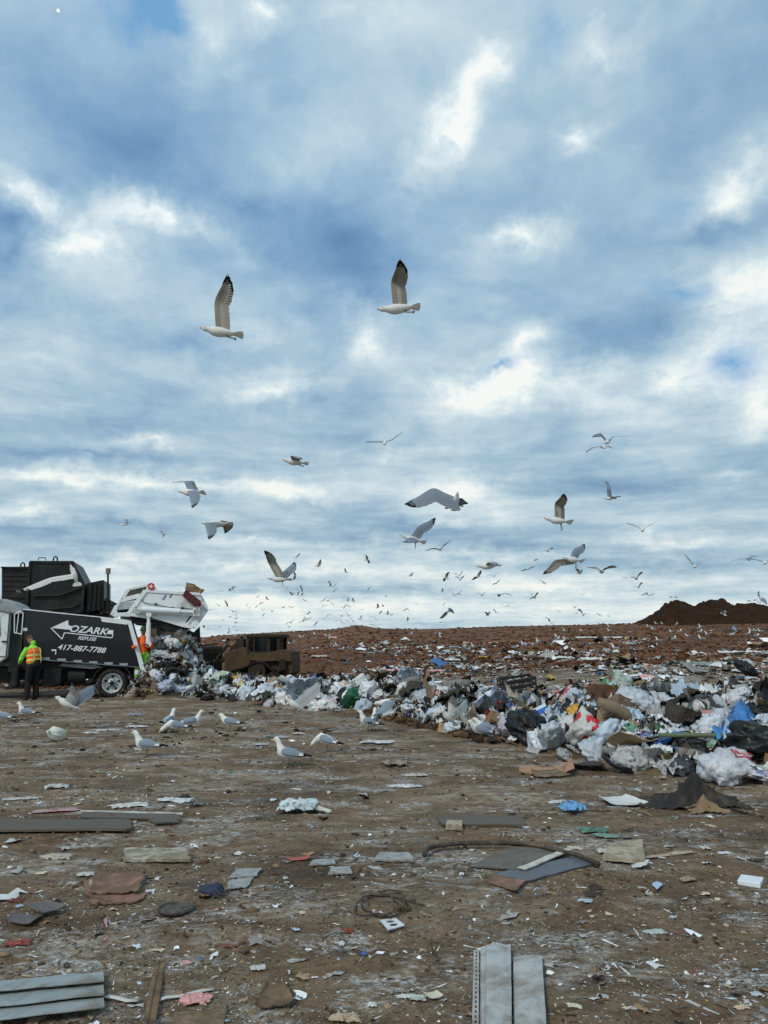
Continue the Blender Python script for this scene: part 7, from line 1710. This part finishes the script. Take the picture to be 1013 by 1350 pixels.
for (px, py, sx, sy, sz, rgb, lab) in ((783, 1098, .22, .14, .05, (92, 130, 116), 'dull green torn scrap on the mud, right of centre'), (800, 1104, .2, .10, .03, (120, 150, 140), 'pale green torn scrap beside the dull green one'), (735, 1056, .2, .1, .03, (200, 204, 204), 'white torn strip left of the blue crumpled bag'),
    (171, 1062, .34, .16, .05, (200, 202, 200), 'white torn film on the mud above the shorter grey board'), (237, 1055, .42, .16, .05, (206, 212, 214), 'white curved sheet on the mud near the grey boards, right one'), (259, 1062, .12, .2, .10, (120, 122, 118), 'grey crumpled sock-like rag right of the white curved sheet'),
    (75, 1037, .24, .14, .07, (196, 198, 196), 'white crumpled paper on the mud upper left'), (28, 1053, .34, .10, .03, (186, 188, 184), 'flat white paper strip at the left'), (74, 1069, .4, .12, .03, (176, 150, 148), 'pinkish flat strip beside the grey boards'),
    (498, 980, .5, .25, .06, (200, 206, 208), 'white flat wrapping on the mud behind the centre gulls'), (535, 1038, .35, .12, .04, (196, 202, 206), 'white film strip lying on the mud right of centre'), (548, 1020, .3, .14, .04, (190, 186, 176), 'pale crumpled paper in front of the landing gull'),
    (521, 1010, .3, .22, .09, (150, 140, 126), 'pinkish brown crumpled wad on the mud at centre right'), (120, 967, .3, .12, .04, (196, 198, 196), 'white scrap on the mud right of the jug'), (140, 962, .45, .10, .03, (196, 200, 200), 'white torn strip on the mud left of the gull trio'),
    (178, 942, .25, .12, .06, (150, 170, 200), 'little pale blue scrap on the mud left of the gull trio'), (180, 958, .4, .14, .06, (200, 204, 206), 'white crumpled paper left of the gull trio'), (371, 973, .2, .1, .05, (196, 196, 190), 'white cup-like scrap left of the centre gull'),
    (394, 968, .2, .1, .06, (200, 200, 196), 'small white lump above the centre gull'), (362, 971, .3, .14, .06, (110, 140, 140), 'teal crumpled scrap left of the centre gull'), (345, 1012 - 30, .2, .1, .04, (186, 196, 204), 'pale scrap left of the centre gull, nearer'),
    (75, 1133, .2, .10, .05, (170, 166, 154), 'grey crumpled scrap on the mud left of the stained slab'), (113, 1157, .11, .07, .02, (190, 192, 186), 'bent white strip above the pink board'), (96, 1167, .07, .05, .015, (160, 162, 156), 'small oval grey scrap left of pink board'),
    (340, 1133 + 150, .07, .05, .02, (206, 210, 208), 'white scrap on the mud near the bottom, left of centre'), (535, 1316, .08, .03, .015, (202, 206, 206), 'white thin scrap on the mud near the bottom centre'), (553, 1318, .07, .05, .02, (186, 196, 192), 'grey white scrap left of the cream card'),
    (491, 1326, .04, .035, .02, (210, 214, 210), 'tiny white scrap near the bottom centre'), (455, 1340, .12, .06, .03, (178, 160, 136), 'tan crumbled foam near the bottom centre'), (880, 1128, .5, .05, .02, (170, 160, 140), 'long pale splinter right of the beige foam'),
    (684, 1113, .12, .06, .03, (196, 192, 180), 'pale crumpled scrap behind the hose'), (759, 1118, .12, .05, .03, (196, 192, 182), 'pale rag behind striped panel'), (893, 1126, .1, .06, .03, (176, 170, 158), 'grey frayed scrap right of the beige foam'), (905, 1140 + 15, .1, .07, .03, (160, 144, 122), 'tan frayed scrap on the mud, right'),
    (955, 1124, .1, .05, .02, (206, 210, 212), 'white chip on the mud at right'), (772, 1196, .08, .05, .02, (176, 196, 210), 'pale blue scrap on the mud right of pink scrap'), (863, 1230, .12, .06, .02, (176, 190, 184), 'patch of pale crumbs of foam, lower right'),
    (997, 1310, .05, .035, .02, (200, 210, 214), 'white scrap at lower right'), (978, 1330, .06, .03, .02, (196, 176, 150), 'tan chip at lower right'), (758, 1328, .06, .03, .012, (200, 198, 184), 'cream chip right of the siding planks'), (795, 1316, .05, .03, .012, (196, 206, 206), 'white chip right of the siding planks'),
    (300, 1246, .10, .03, .02, (118, 78, 56), 'rust brown dry stalk on the mud, lower left'), (24, 1244, .12, .06, .02, (140, 70, 62), 'faded red netting scrap at the left edge'), (20, 1190, .10, .05, .02, (120, 60, 54), 'dark red scrap above the shingles')):
    crumpled('scrap', px, py, sx, sy, sz, rgb, lab, 'scrap', None, int(px * 7 + py) % 97, rnd.uniform(-.4, .4))
flat('card', [(558, 1315), (576, 1313), (585, 1319), (566, 1322)], 'cream card lying on the mud, bottom centre', 'card', mat('cream_card', srgb(188, 184, 164), .7, var=.06), 5, 4, .003, .012, None, 0, .008, seed=45)
ribbon('twig', [(48, 1237), (52, 1231), (58, 1226)], .006, 'thin curved white stalk near the left edge', 'stalk', PVC)
# faint moon
m = MB(); bmm = bmesh.new(); bmesh.ops.create_icosphere(bmm, subdivisions=3, radius=1.0); me = bpy.data.meshes.new('moon'); bmm.to_mesh(me); bmm.free()
mm_ = bpy.data.materials.new('moon'); mm_.use_nodes = True; bb = mm_.node_tree.nodes['Principled BSDF']; bb.inputs['Base Color'].default_value = (0, 0, 0, 1); bb.inputs['Emission Color'].default_value = (*lin(240, 244, 238), 1); bb.inputs['Emission Strength'].default_value = 1.0; me.materials.append(mm_)
o = link_mesh('moon', me, None, P(77, 14, 3000)); o.scale = (8, 8, 8); tag(o, 'tiny pale moon in the upper left sky', 'moon')
# ------------------------------------------------------------------ distinct labels for repeats
ORD = ['first', 'second', 'third', 'fourth', 'fifth', 'sixth', 'seventh', 'eighth', 'ninth', 'tenth', 'eleventh', 'twelfth']
NUM = ['zero', 'one', 'two', 'three', 'four', 'five', 'six', 'seven', 'eight', 'nine', 'ten', 'eleven', 'twelve']
def finish_labels(rows):
    by = {}
    for r_ in rows: by.setdefault(r_[3], []).append(r_)
    for base, L in by.items():
        L.sort(key=lambda r_: r_[1])
        for i, r_ in enumerate(L):
            lab = base
            n = len(L)
            if n > 1: lab = base + (', leftmost of ' if i == 0 else ', rightmost of ' if i == n - 1 else ', ' + (ORD[i] if i < 12 else str(i + 1) + 'th') + ' from left of ') + (NUM[n] if n < 13 else str(n))
            tag(r_[0], lab, r_[5], r_[4])
finish_labels(GULLS)
finish_labels(ITEMS)
